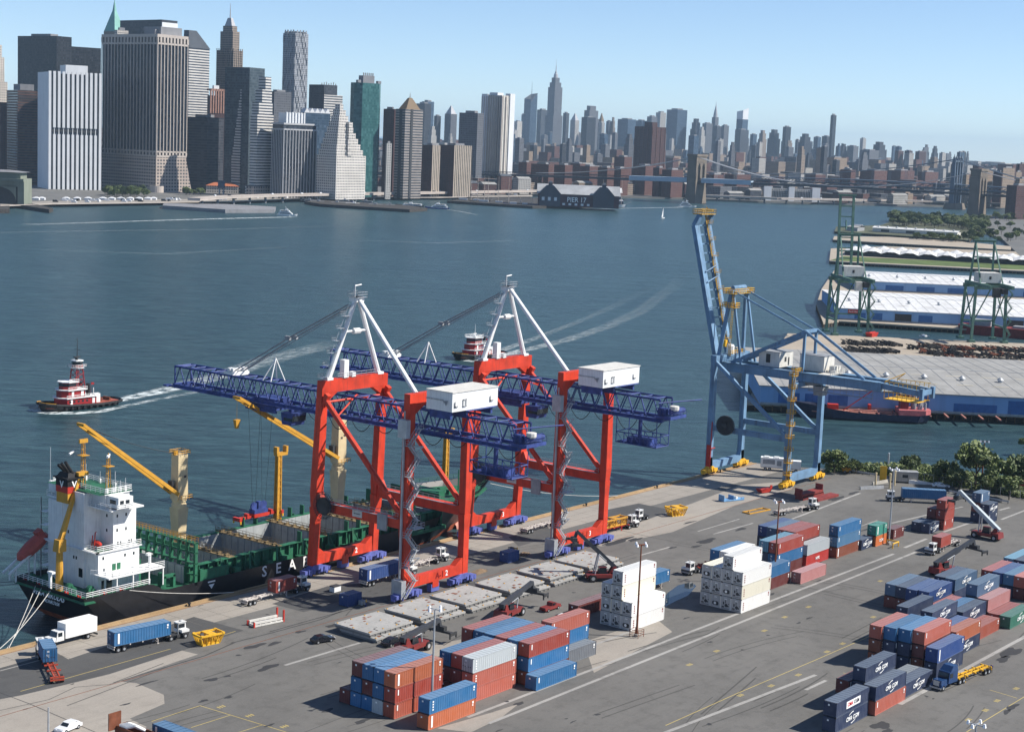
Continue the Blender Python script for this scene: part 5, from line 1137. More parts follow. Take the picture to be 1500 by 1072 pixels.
# carrier with the yellow lattice frame on it
boxed((343.2,228.2),R(-4),'x',None,'',chlab='orange red chassis carrying a tan lattice frame beside the crane leg',mat='redside',tl='white cab tractor pulling the tan lattice frame on the orange chassis')
def lattice_frame(loc, rz, label, mat, L=4.6, W=2.6, H=2.0, flare=.7):
    t = thing('lifting_frame', label, 'frame', loc, rz, 'yellow lifting frames')
    m = MB(); b = [(-L/2+flare,-W/2+.4),(L/2-flare,-W/2+.4),(L/2-flare,W/2-.4),(-L/2+flare,W/2-.4)]; q = [(-L/2,-W/2),(L/2,-W/2),(L/2,W/2),(-L/2,W/2)]
    m.box(-L/2+flare,L/2-flare,-W/2+.4,W/2-.4,0,.3)
    for i in range(4):
        a0, a1, c0, c1 = b[i], b[(i+1)%4], q[i], q[(i+1)%4]
        m.beam((*c0,H),(*c1,H),.3,.32)
        for f in (0,.25,.5,.75): 
            lo = [a0[k]*(1-f)+a1[k]*f for k in (0,1)]; hi = [c0[k]*(1-f)+c1[k]*f for k in (0,1)]; h2 = [c0[k]*(1-f-.25)+c1[k]*(f+.25) for k in (0,1)]
            m.beam((*lo,.2),(*hi,H),.2,.2); m.tube((*lo,.2),(*h2,H),.07,4)
    m.box(-L*.15,L*.15,-W*.2,W*.2,.2,1.3); m.build('lattice', mat, t)
    m = MB()
    for s in (-1,1): m.box(-L/2,-L/2+.5,s*W/2-.2,s*W/2+.2,H,H+.25); m.box(L/2-.5,L/2,s*W/2-.2,s*W/2+.2,H,H+.25)
    m.box(-.8,.8,-W/2,W/2,H+.05,H+.25); m.build('top_beam', mat, t); return t
lattice_frame((205.2,229.0,0), R(-8), 'yellow flared lattice lifting frame on the ground right of the long blue container', M['yellow'], 5.2, 2.8, 2.0)
lattice_frame((365.8,227.6,0), R(-20), 'yellow flared lattice lifting frame alone beside the dark asphalt square', M['yellow'], 5.2, 3.0, 2.2)
lattice_frame((338.0,228.6,1.32), R(-4), 'tan lattice frame riding on the orange red chassis beside the crane leg', M['ochre'], 8.6, 2.3, 2.0, -.3)
# flat cage, racks and small boxes
t = thing('cargo_cage', 'low white cargo rack with red corner posts on the bare apron', 'rack', (221.8,231.0,0), R(-8))
m = MB()
for k in range(6): m.box(-3.4+k*1.25,-3.1+k*1.25,-1.1,1.1,.2,.5)
for s in (-1,1): m.box(-3.5,3.5,s*1.1-.12,s*1.1+.12,.1,.4); m.box(-3.3,3.3,s*.9-.2,s*.9+.2,.6,1.0)
m.build('rack', M['offwhite'], t)
m = MB()
for x in (-3.5,3.5):
    for s in (-1,1): m.box(x-.15,x+.15,s*1.1-.15,s*1.1+.15,0,1.0 if x<0 else 2.4)
m.build('corner_post', M['redside'], t)
for loc, lab in (((241.4,227.6,0),'small royal blue box with pale roof on the apron left of the crane stair'),((293.6,227.0,0),'small royal blue box with pale roof beside the forklift')):
    o = container(loc[0],loc[1],0,'royal',4.2,2.5,'front',0,lab); o['group'] = 'small blue boxes'
t = thing('bin', 'small white bin with dark lid standing left of the royal blue box', 'bin', at(491,866)); m = MB(); m.box(-1,1,-.7,.7,.1,1.2); m.cur = 1; m.box(-1.05,1.05,-.75,.75,1.2,1.35); m.build('body',[M['white'],M['dark']],t); m = MB(); m.box(-.9,.9,-.6,.6,0,.1); m.build('skid',M['dark'],t)
def person(loc, rz, label, top, legs):
    """standing figure grown from a skin skeleton"""
    me = bpy.data.meshes.new('person'); V = [(0,0,.95),(0,0,1.2),(0,0,1.42),(0,.02,1.55),(.02,0,1.68),(.01,.09,.92),(.02,.1,.5),(0,.11,.06),(.14,.11,.03),(.01,-.09,.92),(-.02,-.1,.5),(-.08,-.11,.06),(.06,-.11,.03),(0,.19,1.4),(.03,.26,1.12),(.12,.24,.88),(0,-.19,1.4),(.05,-.26,1.12),(.14,-.22,.9)]
    E = [(0,1),(1,2),(2,3),(3,4),(0,5),(5,6),(6,7),(7,8),(0,9),(9,10),(10,11),(11,12),(2,13),(13,14),(14,15),(2,16),(16,17),(17,18)]
    Rr = [.14,.15,.15,.06,.11,.1,.075,.05,.045,.1,.075,.05,.045,.065,.05,.038,.065,.05,.038]
    me.from_pydata(V, E, []); o = bpy.data.objects.new('person', me); C.objects.link(o)
    sk = o.modifiers.new('skin','SKIN')
    for i, r in enumerate(Rr): me.skin_vertices[0].data[i].radius = (r,r)
    me.skin_vertices[0].data[0].use_root = True
    o.modifiers.new('sub','SUBSURF').levels = 1
    dg = bpy.context.evaluated_depsgraph_get(); m2 = bpy.data.meshes.new_from_object(o.evaluated_get(dg)); bpy.data.objects.remove(o)
    m2.materials.clear()
    for mt in (top, legs, paint('skin',(.4,.24,.17),.6,dirt=0), M['yellow']): m2.materials.append(mt)
    for p in m2.polygons:
        z = p.center.z; p.material_index = 3 if z > 1.66 else 2 if z > 1.5 else 0 if z > .93 else 1
        p.use_smooth = True
    o = bpy.data.objects.new('person', m2); C.objects.link(o); o.location = loc; o.rotation_euler.z = rz
    return tag(o, label, 'person')
person(at(536,888), R(-60), 'person in a yellow vest and hard hat beside the small blue box', M['yellow'], M['navy'])
t = thing('drum_pallet', 'pallet of grey drums beside the person in the yellow vest', 'pallet', at(530,886)); m = MB(); m.box(-.7,.7,-.6,.6,0,.15); m.build('pallet', M['wood'], t); m = MB()
for x in (-.35,.35):
    for y in (-.3,.3): m.lathe([(.29,0),(.29,.88),(.25,.9)], (x,y,.15), 10)
build_each(m,'drum',M['galv'],t)
t = thing('forklift', 'dark forklift with yellow mast parked behind the small blue box', 'forklift', (298.6,229.6,0), R(-100))
m = MB(); m.box(-1.6,1.0,-.65,.65,.35,1.2); m.frus(-1.8,-.8,-.65,.65,.4,-1.6,-.8,-.6,.6,1.5); m.build('body', M['dark'], t)
m = MB()
for x in (-1,.8):
    for y in (-.55,.55): m.tube((x,y,1.2),(x*.8,y,2.3),.06)
m.box(-1,.8,-.6,.6,2.3,2.4); m.build('roll_cage', M['dark'], t)
m = MB()
for y in (-.4,.4): m.box(1.1,1.25,y-.08,y+.08,.1,2.7); m.box(1.25,2.5,y-.08,y+.08,.12,.2)
m.box(1.1,1.25,-.5,.5,1.3,1.5); m.build('mast', M['yellow'], t); wheels(t,(.6,-1.1),.7,.38,.3)
t = thing('timber_stack','flat stack of dark timber dunnage lying on the apron','timber',at(795,893) if False else (303,229.4,0),R(15)); m = MB(); [m.box(-1.8+.1*k,1.6,-.8+k*.3,-.6+k*.3,0,.22+.12*(k%2)) for k in range(6)]; build_each(m,'plank',M['wood'],t)
t = thing('timber_stack','long stack of dunnage planks beside the nearer crane rail','timber',(281.5,226.4,0),R(5)); m = MB(); [m.box(-3.5+.3*(k%3),3.2,-.9+k*.3,-.68+k*.3,0,.25+.2*(k%2)) for k in range(6)]; build_each(m,'plank',M['wood'],t)
t = thing('flat_rack','pale blue dismantled rack with white rolls on the apron','rack',(393.6,227.2,0),R(-20)); m = MB(); m.box(-3.6,3.6,-1.2,1.2,.1,.45); m.box(-3.6,-3.4,-1.2,1.2,.4,1.8); m.box(-.2,0,-1.2,1.2,.4,1.5); m.box(2.6,3.6,-1.2,-1,.4,.9); m.build('frame',paint('rack_blue',(.16,.33,.55),.6),t); m = MB(); m.wheel((1.2,-.2,.8),.4,1.4); m.wheel((.5,.3,.75),.35,1.2); build_each(m,'roll',M['white'],t)
t = thing('scrap_skip','red open skip standing near the blue crane legs','skip',(409.8,226.2,0),R(-15)); m = MB(); m.frus(-1.6,1.6,-.9,.9,.2,-2.2,2.4,-1.1,1.1,1.3); m.box(1.4,2.2,-1.1,-.9,1.2,2.2); m.build('tub',M['redside'],t); m = MB(); m.box(-1.4,1.4,-.7,.7,0,.2); m.build('skid',M['dark'],t)
M['maroon'] = paint('flat_rack_maroon',(.22,.04,.035),.65,var=.2,dirt=.4)
for k, (u, v, z, lab) in enumerate(((416.5,210.6,0,'maroon flat rack lying lowest beside the blue crane foot'),(414.5,214.2,0,'maroon flat rack with upright ends at the blue crane foot'),(414.3,214.4,1.0,'maroon flat rack stacked on another at the blue crane foot'))):
    t = thing('flat_rack', lab, 'rack', (u,v,z), R(-3), 'maroon flat racks'); m = MB(); m.box(-5.6,5.6,-1.2,1.2,.35,.65)
    for q in range(12): m.box(-5.5+q,-5.3+q,-1.2,1.2,.05,.35)
    for s in (-1,1): m.box(-5.6,5.6,s*1.2-.12,s*1.2+.12,0,.7)
    m.build('floor', M['maroon'], t)
    if k == 1 or k == 2:
        m = MB(); m.box(-5.6,-5.4,-1.2,1.2,.6,1.0 if k==1 else 2.2); m.box(5.4,5.6,-1.2,1.2,.6,1.0 if k==1 else 2.2); m.build('end_wall', M['maroon'], t)
t = thing('lifting_frame','flat tan rectangular frame lying left of the empty chassis','frame',(386.5,215.2,0),R(-8)); m = MB(); m.box(-4.5,4.5,-1.3,-1.1,.05,.35); m.box(-4.5,4.5,1.1,1.3,.05,.35); m.box(-4.5,-4.3,-1.1,1.1,.05,.35); m.box(4.3,4.5,-1.1,1.1,.05,.35); m.build('frame', M['ochre'], t); m = MB(); m.beam((-4.4,-1.2,.3),(-1.5,1.2,.3),.12,.12); m.beam((4.4,-1.2,.3),(1.5,1.2,.3),.12,.12); m.build('brace', M['ochre'], t)
t = thing('generator_trailer','white generator trailer standing at the quay end behind the blue crane','trailer',(442.6,238.6,0),R(-62)); m = MB(); m.box(-6.5,.6,-1.3,1.3,1.0,3.9); m.box(.8,5.6,-1.3,1.3,1.0,3.4); m.box(-5.5,-4.0,-.8,.8,3.9,4.2); m.box(-2.5,-1,-.8,.8,3.9,4.2); m.build('housing',M['white'],t); m = MB(); m.box(-5.8,-2.2,-1.33,-1.3,2.0,3.4); m.box(-1.6,-.2,-1.33,-1.3,1.6,3.2); m.box(-6.4,5.6,-.6,.6,.7,1.0); m.build('louvre',M['grey'],t); wheels(t,(-5,-3.7,4.2),1.25,.48,.4)
t = thing('hitch_dolly','small yellow machine on the dock corner beside the guard rail','machine',at(1240,692),R(-40)); m = MB(); m.box(-1.4,1.2,-.7,.7,.4,1.4); m.frus(-.6,.8,-.65,.65,1.4,-.4,.6,-.6,.6,2.1); m.build('body',M['ochre'],t); m = MB(); m.box(-.3,.5,-.68,-.64,1.5,2.0); m.build('window',M['dark'],t); wheels(t,(-.9,.8),.72,.4,.3)
# hatch covers, two deep
M['hatch'] = paint('hatch_cover_grey', (.35,.345,.33), .65, var=.1, dirt=.35, scale=.25)
M['hatchside'] = paint('hatch_side', (.2,.2,.2), .7, var=.2)
def hatch_cover(loc, rz, label):
    t = thing('hatch_cover', label, 'hatch cover', loc, rz, 'steel hatch covers laid on the dock')
    m = MB(); m.box(-6.1,6.1,-4.8,4.8,.5,.85); m.build('panel', M['hatch'], t)
    m = MB(); m.box(-5.9,5.9,-4.6,4.6,.04,.5)
    for k in range(9): m.box(-5.8+k*1.42,-5.6+k*1.42,-4.78,4.78,.05,.48)
    m.build('girder', M['hatchside'], t)
    m = MB()
    for _ in range(9): x, y = rnd.uniform(-5.4,5.4), rnd.uniform(-4.2,4.2); q = rnd.uniform(.15,.5); m.box(x-q,x+q,y-q*.7,y+q*.7,.85,.87)
    m.cur = 1
    for y in (-4.3,0,4.3):
        for x in (-5.7,-1.9,1.9,5.7): m.box(x-.14,x+.14,y-.12,y+.12,.85,.98)
    m.cur = 2
    for x in (-3.6,2.4): m.path([(x,-4.6,.88),(x+.2,-3.2,.88),(x+1.4,-2.9,.88)],.06,4)
    m.build('fitting', [M['rust'], M['ochre'], M['dark']], t)
for k in range(6):
    nn = ['nearest the black car','second from the black car','third from the black car','fourth from the black car','second from the far end of the row','at the far end of the row'][k]
    u = 233.4+k*14.35; 
    hatch_cover((u+.5+rnd.uniform(-.3,.3),211.9+rnd.uniform(-.3,.3),0), R(rnd.uniform(-1,1)), f'grey hatch cover lowest of its pair, {nn}')
    hatch_cover((u+rnd.uniform(-.3,.3),212.9+rnd.uniform(-.3,.3),.9), R(rnd.uniform(-1.5,1.5)), f'pale hatch cover on top of its pair, {nn}')
# reach stackers
def reach_stacker(loc, rz, label, ang, blen, bmat, spread='low'):
    t = thing('reach_stacker', label, 'reach stacker', loc, rz, 'reach stackers')
    m = MB(); m.box(-3.9,3.4,-1.1,1.1,.7,1.5); m.frus(-4.3,-2.2,-1.6,1.6,.7,-4.1,-2.4,-1.5,1.5,2.1); m.box(-2.4,2.6,-1.8,-1.1,1.0,1.7); m.box(-2.4,2.6,1.1,1.8,1.0,1.7); m.frus(-3.6,-1.6,-.8,-.45,1.5,-3.3,-2.6,-.8,-.45,3.2); m.frus(-3.6,-1.6,.45,.8,1.5,-3.3,-2.6,.45,.8,3.2); m.build('body', M['reachred'], t)
    m = MB(); m.frus(-1.2,.8,-.6,.6,1.5,-1.1,.5,-.55,.55,3.0); m.cur = 1; m.box(-1.2,.6,-.62,.62,3.0,3.1); m.build('cab', [M['glass'], M['reachred']], t)
    a = R(ang); p0 = Vector((-3.0,0,3.1)); d = Vector((math.cos(a),0,math.sin(a))); k = p0+d*blen*.58; e = p0+d*blen
    m = MB(); m.beam(p0-d*.8, k, .95, 1.15, up=(0,1,0)); m.beam(k-d*1.0, e, .72, .85, up=(0,1,0)); m.beam(e, e+Vector((.5,0,-1.6)), .6, .6, (0,1,0)); m.build('boom', bmat, t)
    m = MB()
    for s in (-1,1): m.tube((1.6,s*.75,1.4), p0+d*blen*.42+Vector((0,s*.55,-.4)), .16, 6); m.tube(p0+d*blen*.22+Vector((0,s*.55,-.4)), p0+d*blen*.42+Vector((0,s*.55,-.4)), .09, 6)
    m.build('lift_cylinder', M['galv'], t)
    sp = e+Vector((.6,0,-2.1)); m = MB(); m.box(sp.x-.5,sp.x+.5,-1.2,1.2,sp.z,sp.z+.8); m.box(sp.x-.35,sp.x+.35,-3.0,3.0,sp.z-.4,sp.z); m.box(sp.x-1.1,sp.x+1.1,-3.2,-2.9,sp.z-.55,sp.z+.05); m.box(sp.x-1.1,sp.x+1.1,2.9,3.2,sp.z-.55,sp.z+.05)
    for y in (-3.05,3.05):
        for x in (-1,1): m.box(sp.x+x-.12,sp.x+x+.12,y-.12,y+.12,sp.z-1.1,sp.z-.5)
    m.build('spreader', M['dark'], t)
    wheels(t, (2.2,), 2.0, .85, .7); wheels(t, (-3.0,), 1.6, .8, .6); return t
reach_stacker((404.6,158.6,0), math.atan2(3.0,-1.2)+R(-25), 'dark red reach stacker raising its pale grey boom towards the far blue group', 36, 13.5, M['boomlight'])
reach_stacker((361.8,150.8,0), R(-14), 'dark red reach stacker with dark boom raised behind the navy stacks', 17, 13.5, M['boomdark'])
reach_stacker((260.6,200.4,0), R(10), 'red reach stacker with near level dark boom before the hatch covers', 9, 12.6, M['boomdark'])
reach_stacker((297.6,203.8,0), R(140), 'dark red reach stacker lifting its boom over the hatch covers left of the white stack', 42, 12.0, M['boomdark'])
reach_stacker((229.5,199.0,0), R(5), 'dark wheeled stacker with low boom behind the orange fronted container stack', 6, 11.0, M['boomdark'])
# lorry with yellow trailer
LR = R(180)-math.atan2(-2.4,-13.4)+R(180) if False else math.atan2(115.2-113.4,281.7-295.1)
t = thing('lorry', 'dark blue long nosed lorry with tall sleeper cab beside the navy stack', 'truck', (283.6,116.3,0), LR)
m = MB(); m.frus(-1.9,1.2,-1.2,1.2,1.0,-1.9,.9,-1.15,1.15,3.1); m.frus(-1.9,.6,-1.15,1.15,3.1,-1.9,-.4,-1.0,1.0,4.0); m.frus(1.1,3.4,-1.05,1.05,.8,1.1,3.2,-.9,.9,1.9); m.frus(2.0,3.7,-1.2,-.75,.6,2.2,3.4,-1.2,-.8,1.15); m.frus(2.0,3.7,.75,1.2,.6,2.2,3.4,.8,1.2,1.15); cb = m.build('cab', M['lorryblue'], t)
m = MB(); m.frus(1.15,1.26,-1.05,1.05,2.0,.92,1.0,-1.0,1.0,2.9); m.box(-.2,.8,-1.2,-1.16,2.0,2.8); m.box(-.2,.8,1.16,1.2,2.0,2.8); m.build('window', M['glass'], cb)
m = MB(); m.box(3.38,3.46,-.6,.6,.9,1.75); m.box(3.6,3.75,-1.2,1.2,.4,.7); m.tube((-1.95,-1.0,1),(-1.95,-1.0,4.2),.1,8); m.tube((-1.95,1.0,1),(-1.95,1.0,4.2),.1,8); m.wheel((-.8,-1.15,.75),.32,.3); m.build('chrome_trim', M['galv'], cb)
m = MB(); m.box(-5.2,3.3,-.45,.45,.55,.95); m.build('frame', M['dark'], t); wheels(t,(2.8,-3.0,-4.3),1.2,.52,.5)
q = Vector((283.6,116.3,0)) + Vector((math.cos(LR),math.sin(LR),0))*-2.6
chassis(q, LR, 'yellow skeletal chassis coupled behind the dark blue lorry', 11.6, 'yellow')
person(at(1452,985), R(30), 'person in dark clothes standing behind the yellow chassis', M['navy'], M['dark'])
# cars
def car(loc, rz, label, mat, L=4.6, pick=False, H=1.48):
    t = thing('pickup_truck' if pick else 'car', label, 'car', loc, rz)
    prof = [(-.5,.35),(-.5,.85),(-.42,.95),(-.30,1.42),(-.02,1.48),(.10,1.40),(.22,.98),(.46,.84),(.5,.6),(.5,.35)] if not pick else [(-.5,.4),(-.5,1.0),(-.06,1.02),(-.04,1.7),(.12,1.72),(.24,1.12),(.47,1.02),(.5,.7),(.5,.4)]
    m = MB(); n = len(prof); W = .88
    m.add([(x*L,-W*(1 if z<1 else .84),z) for x,z in prof]+[(x*L,W*(1 if z<1 else .84),z) for x,z in prof], [tuple(range(n)), tuple(range(2*n-1,n-1,-1))]+[(i+n,(i+1)%n+n,(i+1)%n,i) for i in range(n)])
    m.build('body', mat, t)
    m = MB()
    if not pick: m.add([(-.36*L,-W*.93,1.02),(.17*L,-W*.93,1.02),(.08*L,-W*.88,1.36),(-.27*L,-W*.88,1.38)],[(0,1,2,3)]); m.add([(-.36*L,W*.93,1.02),(.17*L,W*.93,1.02),(.08*L,W*.88,1.36),(-.27*L,W*.88,1.38)],[(3,2,1,0)]); m.add([(.225*L,-.72,1.0),(.225*L,.72,1.0),(.108*L,.66,1.4),(.108*L,-.66,1.4)],[(0,1,2,3)]); m.add([(-.43*L,-.7,.99),(-.43*L,.7,.99),(-.315*L,.64,1.4),(-.315*L,-.64,1.4)],[(3,2,1,0)])
    else: m.add([(.245*L,-.75,1.16),(.245*L,.75,1.16),(.135*L,.7,1.66),(.135*L,-.7,1.66)],[(0,1,2,3)]); m.box(-.02*L,.12*L,-W*.97,W*.97,1.15,1.55)
    m.build('window', M['glass'], t)
    for s in (-1,1): m = MB(); m.box(.485*L,.505*L,s*.6-.2,s*.6+.2,.68,.82); m.build('headlight', M['lamp'], t)
    wheels(t,(.31*L,-.31*L),.9,.34,.24); return t
car((221.2,214.8,0), R(-15), 'small black car parked left of the hatch covers', M['carblack'])
car((229.6,204.6,0), R(10), 'large black car parked in front of the first hatch cover', M['carblack'], 5.4)
car((233.5,203.2,0), R(10), 'dark grey car close behind the large black one by the hatch covers', paint('car_grey',(.05,.055,.07),.2,dirt=0), 4.8) if False else None
car(at(100,1069), R(190), 'white car with dark roof parked at the bottom left corner', M['carwhite'], 4.6)
car(at(1378,714), math.atan2(10,-7)+R(180), 'white car with light bar parked by the roadside fence', M['carwhite'], 5.0)
car((266.3,190.8,0), R(5), 'pale car squeezed behind the red topped bay of containers', M['carwhite'], 4.4)
car((270.5,197.5,0), R(0), 'dark red pickup truck standing behind the near level reach stacker', M['reachred'], 5.4, True)
t = thing('lorry','orange red lorry cab at the gate on the right edge','truck',at(1497,716),R(115)); m = MB(); m.frus(-1.6,1.6,-1.2,1.2,.8,-1.6,1.3,-1.1,1.1,2.6); m.box(-4.5,-1.6,-1.2,1.2,.9,1.6); m.build('cab',M['redside'],t); m = MB(); m.frus(1.4,1.55,-1,1,1.6,1.28,1.4,-.95,.95,2.4); m.box(-.4,.9,1.12,1.22,1.6,2.3); m.build('window',M['glass'],t); wheels(t,(.8,-3.4),1.2)
# lamp posts
def lamp_post(loc, h, label, mat, n=4, cage=False, rz=0):
    t = thing('lamp_post', label, 'lamp post', loc, rz, 'tall yard lamp posts')
    m = MB(); m.tube((0,0,0),(0,0,h),.24,8,.13); m.build('pole', mat, t)
    m = MB(); m.lathe([(.5,0),(.5,.5),(.3,.6)], n=8); m.build('footing', M['conc'], t)
    m = MB()
    if n == 3: m.box(-1.3,1.3,-.07,.07,h-.1,h+.05)
    else: m.box(-1.5,1.5,-.06,.06,h-.2,h-.05); m.box(-.06,.06,-1.3,1.3,h-.2,h-.05)
    m.build('cross_arm', mat, t)
    pos = [(-1.2,0),(0,0),(1.2,0)] if n == 3 else [(-1.4,0),(1.4,0),(0,-1.2),(0,1.2)]
    for x, y in pos: m = MB(); m.frus(x-.22,x+.22,y-.22,y+.22,h-.3,x-.12,x+.12,y-.12,y+.12,h+.25); m.build('lamp_head', M['lamp'], t)
    if cage:
        m = MB()
        for q in ((-1,-1),(1,-1),(1,1),(-1,1)): m.tube((*q,0),(*q,1.5),.07,5)
        for z in (.5,1.0,1.5): m.path([(-1,-1,z),(1,-1,z),(1,1,z),(-1,1,z),(-1,-1,z)],.045,4)
        m.build('guard_cage', mat, t)
lamp_post((206.0,174.2,0), 18.2, 'pale galvanised lamp post rising behind the two high blue and orange pair', M['galv'])
lamp_post(at(932.4,932), 18.7, 'rusty lamp post with guard cage in front of the smaller white stack', M['rust'], 4, True)
lamp_post(at(1301.7,797), 19.2, 'galvanised lamp post with yellow bars beside the teal container', M['galv'], 4)
lamp_post(at(1437,716), 14.2, 'rusty lamp post with three lamps before the tree line', M['rust'], 3, rz=YAW-R(90))
lamp_post((323.6,174.6,0), 19.0, 'rusty lamp post among the striped stacks right of the white containers', M['rust'])
lamp_post((218.2,84.6,0), 18.0, 'lamp post whose four lamp heads show at the bottom right corner', M['galv'])
lamp_post(at(73,1082), 10.5, 'bare grey lamp post standing at the lower left corner', M['galv'], 4) if False else None
t = thing('flag_pole','slim bare grey pole standing at the lower left corner','pole',(155.6,210.6,0)); MB().tube((0,0,0),(0,0,4.6),.17,8,.13).build('pole',M['galv'],t); m = MB(); m.lathe([(.4,0),(.4,.4),(.2,.5)],n=8); m.build('footing',M['conc'],t)
t = thing('guard_rail','yellow bar guard round the foot of the galvanised lamp post','guard rail',at(1303,800)); m = MB(); m.path([(-1.6,-1.6,0),(-1.6,-1.6,1.2),(1.6,-1.6,1.2),(1.6,-1.6,0)],.16,6); m.path([(1.6,-1.6,1.2),(1.6,1.6,1.2),(1.6,1.6,0)],.16,6); m.build('bar', M['yellow'], t)
# gate corner: booth, bollards, barriers, scrap box at the bottom edge
t = thing('guard_booth','tan cabin with a dark window by the gate','cabin',at(1325,706),math.atan2(10,-7)); m = MB(); m.box(-3.6,3.6,-1.5,1.5,.4,3.2); m.cur = 1; m.box(-3.75,3.75,-1.65,1.65,3.2,3.4); m.build('body',[paint('cabin_tan',(.42,.38,.32),.6),M['grey']],t); m = MB()
for s in (-1,1): m.box(-.6,1,s*1.5-.03,s*1.5+.03,1.6,2.5)
m.build('window',M['glass'],t); m = MB(); m.box(-3.2,3.2,-1.3,1.3,0,.4); m.build('plinth',M['dark'],t)
for k, (x, y, lab) in enumerate(((1282,714,'cream bollard post leftmost at the gate'),(1303,715,'cream bollard post in front of the yellow gate panel'),(1310,711,'cream bollard post beside the tan cabin'),(1300,693,'grey gate post behind the yellow panel'))):
    t = thing('gate_post',lab,'post',at(x,y)); m = MB(); m.tube((0,0,0),(0,0,4.2 if k<3 else 6),.32,8); m.build('post',M['cream'] if k<3 else M['galv'],t); m = MB(); m.lathe([(.36,0),(.3,.25),(.1,.35)],(0,0,4.2 if k<3 else 6),8); m.build('cap',M['cream'] if k<3 else M['galv'],t)
t = thing('yellow_gate','bright yellow gate panel standing upright by the tan cabin','gate',at(1293,706),R(-60)); m = MB(); m.box(-1,1,-.1,.1,.3,4.8); m.build('panel',M['yellow'],t); m = MB(); [m.box(-.9,.9,-.14,.14,.8+k*.8,.95+k*.8) for k in range(5)]; m.build('rib',M['yellow'],t)
for k,(x,y,rz,lab) in enumerate(((1277,716,-30,'grey concrete barrier left of the cream bollards'),(1290,708,-10,'pale concrete barrier behind the first cream bollard'))):
    t = thing('concrete_barrier',lab,'barrier',at(x,y),R(rz)); m = MB(); m.frus(-4,4,-.35,.35,0,-4,4,-.12,.12,.9); m.build('barrier',M['conc'] if k else M['grey'],t)
t = thing('roll_off_ramp','white sloping loading ramp lying beside the tan cabin','ramp',at(1350,708),R(-55)); m = MB(); m.frus(-4,4,-1.3,1.3,0,-4,-3,-1.3,1.3,1.1); m.build('ramp',M['white'],t)
for i in range(7):
    a = G(1262+i*36,697+i*5.6); 
for a, b, lab in ((at(1246,692),at(1284,698),'galvanised guard rail along the dock corner'),(at(1390,722),at(1478,738),'dark guard rail along the road before the tree line'),):
    d = Vector(b)-Vector(a); t = thing('guard_rail',lab,'guard rail',a,math.atan2(d.y,d.x)); m = MB(); [m.box(i*2-.08,i*2+.08,-.08,.08,0,.9) for i in range(int(d.length/2)+1)]; build_each(m,'post',M['dark'],t); MB().box(0,d.length,-.16,-.08,.5,.95).build('rail',M['galv'],t)
a = at(1330,706); b = at(1500,735); 
t = thing('fence','long grey mesh fence running before the trees','fence',at(1340,703),math.atan2((Vector(at(1520,735))-Vector(at(1340,703))).y,(Vector(at(1520,735))-Vector(at(1340,703))).x))
L_ = (Vector(at(1520,735))-Vector(at(1340,703))).length; m = MB(); [m.tube((i*3,0,0),(i*3,0,2.4),.06,5) for i in range(int(L_/3)+1)]; build_each(m,'post',M['galv'],t); MB().tube((0,0,2.4),(L_,0,2.4),.05,4).build('top_rail',M['galv'],t)
m = MB()
for i in range(int(L_/.45)): m.tube((i*.45,0,.1),(i*.45,0,2.35),.02,3,cap=False)
m.build('mesh',M['dark'],t)
t = thing('scrap_box','rusty open top box filled with white pipe ends at the bottom edge','container',(G(176,1060,2.2).x,G(176,1060,2.2).y,0),R(90)); m = MB(); m.box(-7,-.2,-1.2,-1.1,0,2.4); m.box(-7,-.2,1.1,1.2,0,2.4); m.box(-7,-6.9,-1.2,1.2,0,2.4); m.box(-.3,-.2,-1.2,1.2,0,2.4); m.box(-7,-.2,-1.2,1.2,0,.2); m.build('tub',M['rust'],t); m = MB(); m.box(-.5,-.3,.2,2.6,1.8,4.6); m.build('open_door',M['rust'],t); m = MB(); [m.path([(-5+k*.5,-.9,2.2),(-4+k*.5,.2,3.0),(-2.6+k*.5,.9,2.5)],.28,6) for k in range(4)]; m.build('pipe',M['white'],t)
# ------------------------------------------------------------------ piers on the far side of the basin
M['shedblue'] = paint('shed_wall_blue', (.20,.36,.60), .6, var=.1, dirt=.2, scale=.06)
M['doorblue'] = paint('shed_door_blue', (.04,.13,.33), .6, var=.15)
M['roofwhite'] = paint('white_roof', (.66,.66,.65), .6, var=.12, dirt=.3, scale=.08)
M['roofgrey'] = paint('grey_roof', (.30,.295,.28), .8, var=.16, dirt=.35, scale=.08)
M['grassgreen'] = paint('pier_grass', (.09,.13,.035), .9, var=.35, dirt=.3, scale=.05)
def pier(name, px, h=0.0, mat='pierdeck'):
    pts = [tuple(G(x,y,h).xy) for x, y in px]
    a = sum(pts[i][0]*pts[(i+1)%len(pts)][1]-pts[(i+1)%len(pts)][0]*pts[i][1] for i in range(len(pts)))
    if a < 0: pts.reverse()
    struct(name, MB().prism(pts, h-.9, h), M[mat]); 
    c = Vector((sum(p[0] for p in pts)/len(pts), sum(p[1] for p in pts)/len(pts)))
    struct(name+'_piles', MB().prism([tuple(c+(Vector(p)-c)*.992) for p in pts], -7, h-.9), M['seawall'])
    m = MB()
    for (x0,y0),(x1,y1) in zip(pts, pts[1:]+pts[:1]):
        n = min(60, int(math.hypot(x1-x0,y1-y0)/3.2))
        for i in range(n): f = i/n; m.tube((x0+(x1-x0)*f,y0+(y1-y0)*f,-6),(x0+(x1-x0)*f,y0+(y1-y0)*f,h-.5),.22,5)
    struct(name+'_pile_row', m, M['wood'])
pier('cargo_pier', [(1094,590),(1500,609),(1660,617),(1640,515),(1500,503),(1300,494),(1154,488),(1120,538)])
pier('shed_pier', [(1206,473),(1229,470),(1500,487),(1660,497),(1640,430),(1500,415),(1300,404),(1222,396),(1203,424),(1196,446)])
pier('terrace_pier', [(1215,382),(1260,385),(1500,397),(1660,404),(1660,379),(1500,369),(1300,361),(1217,364)])
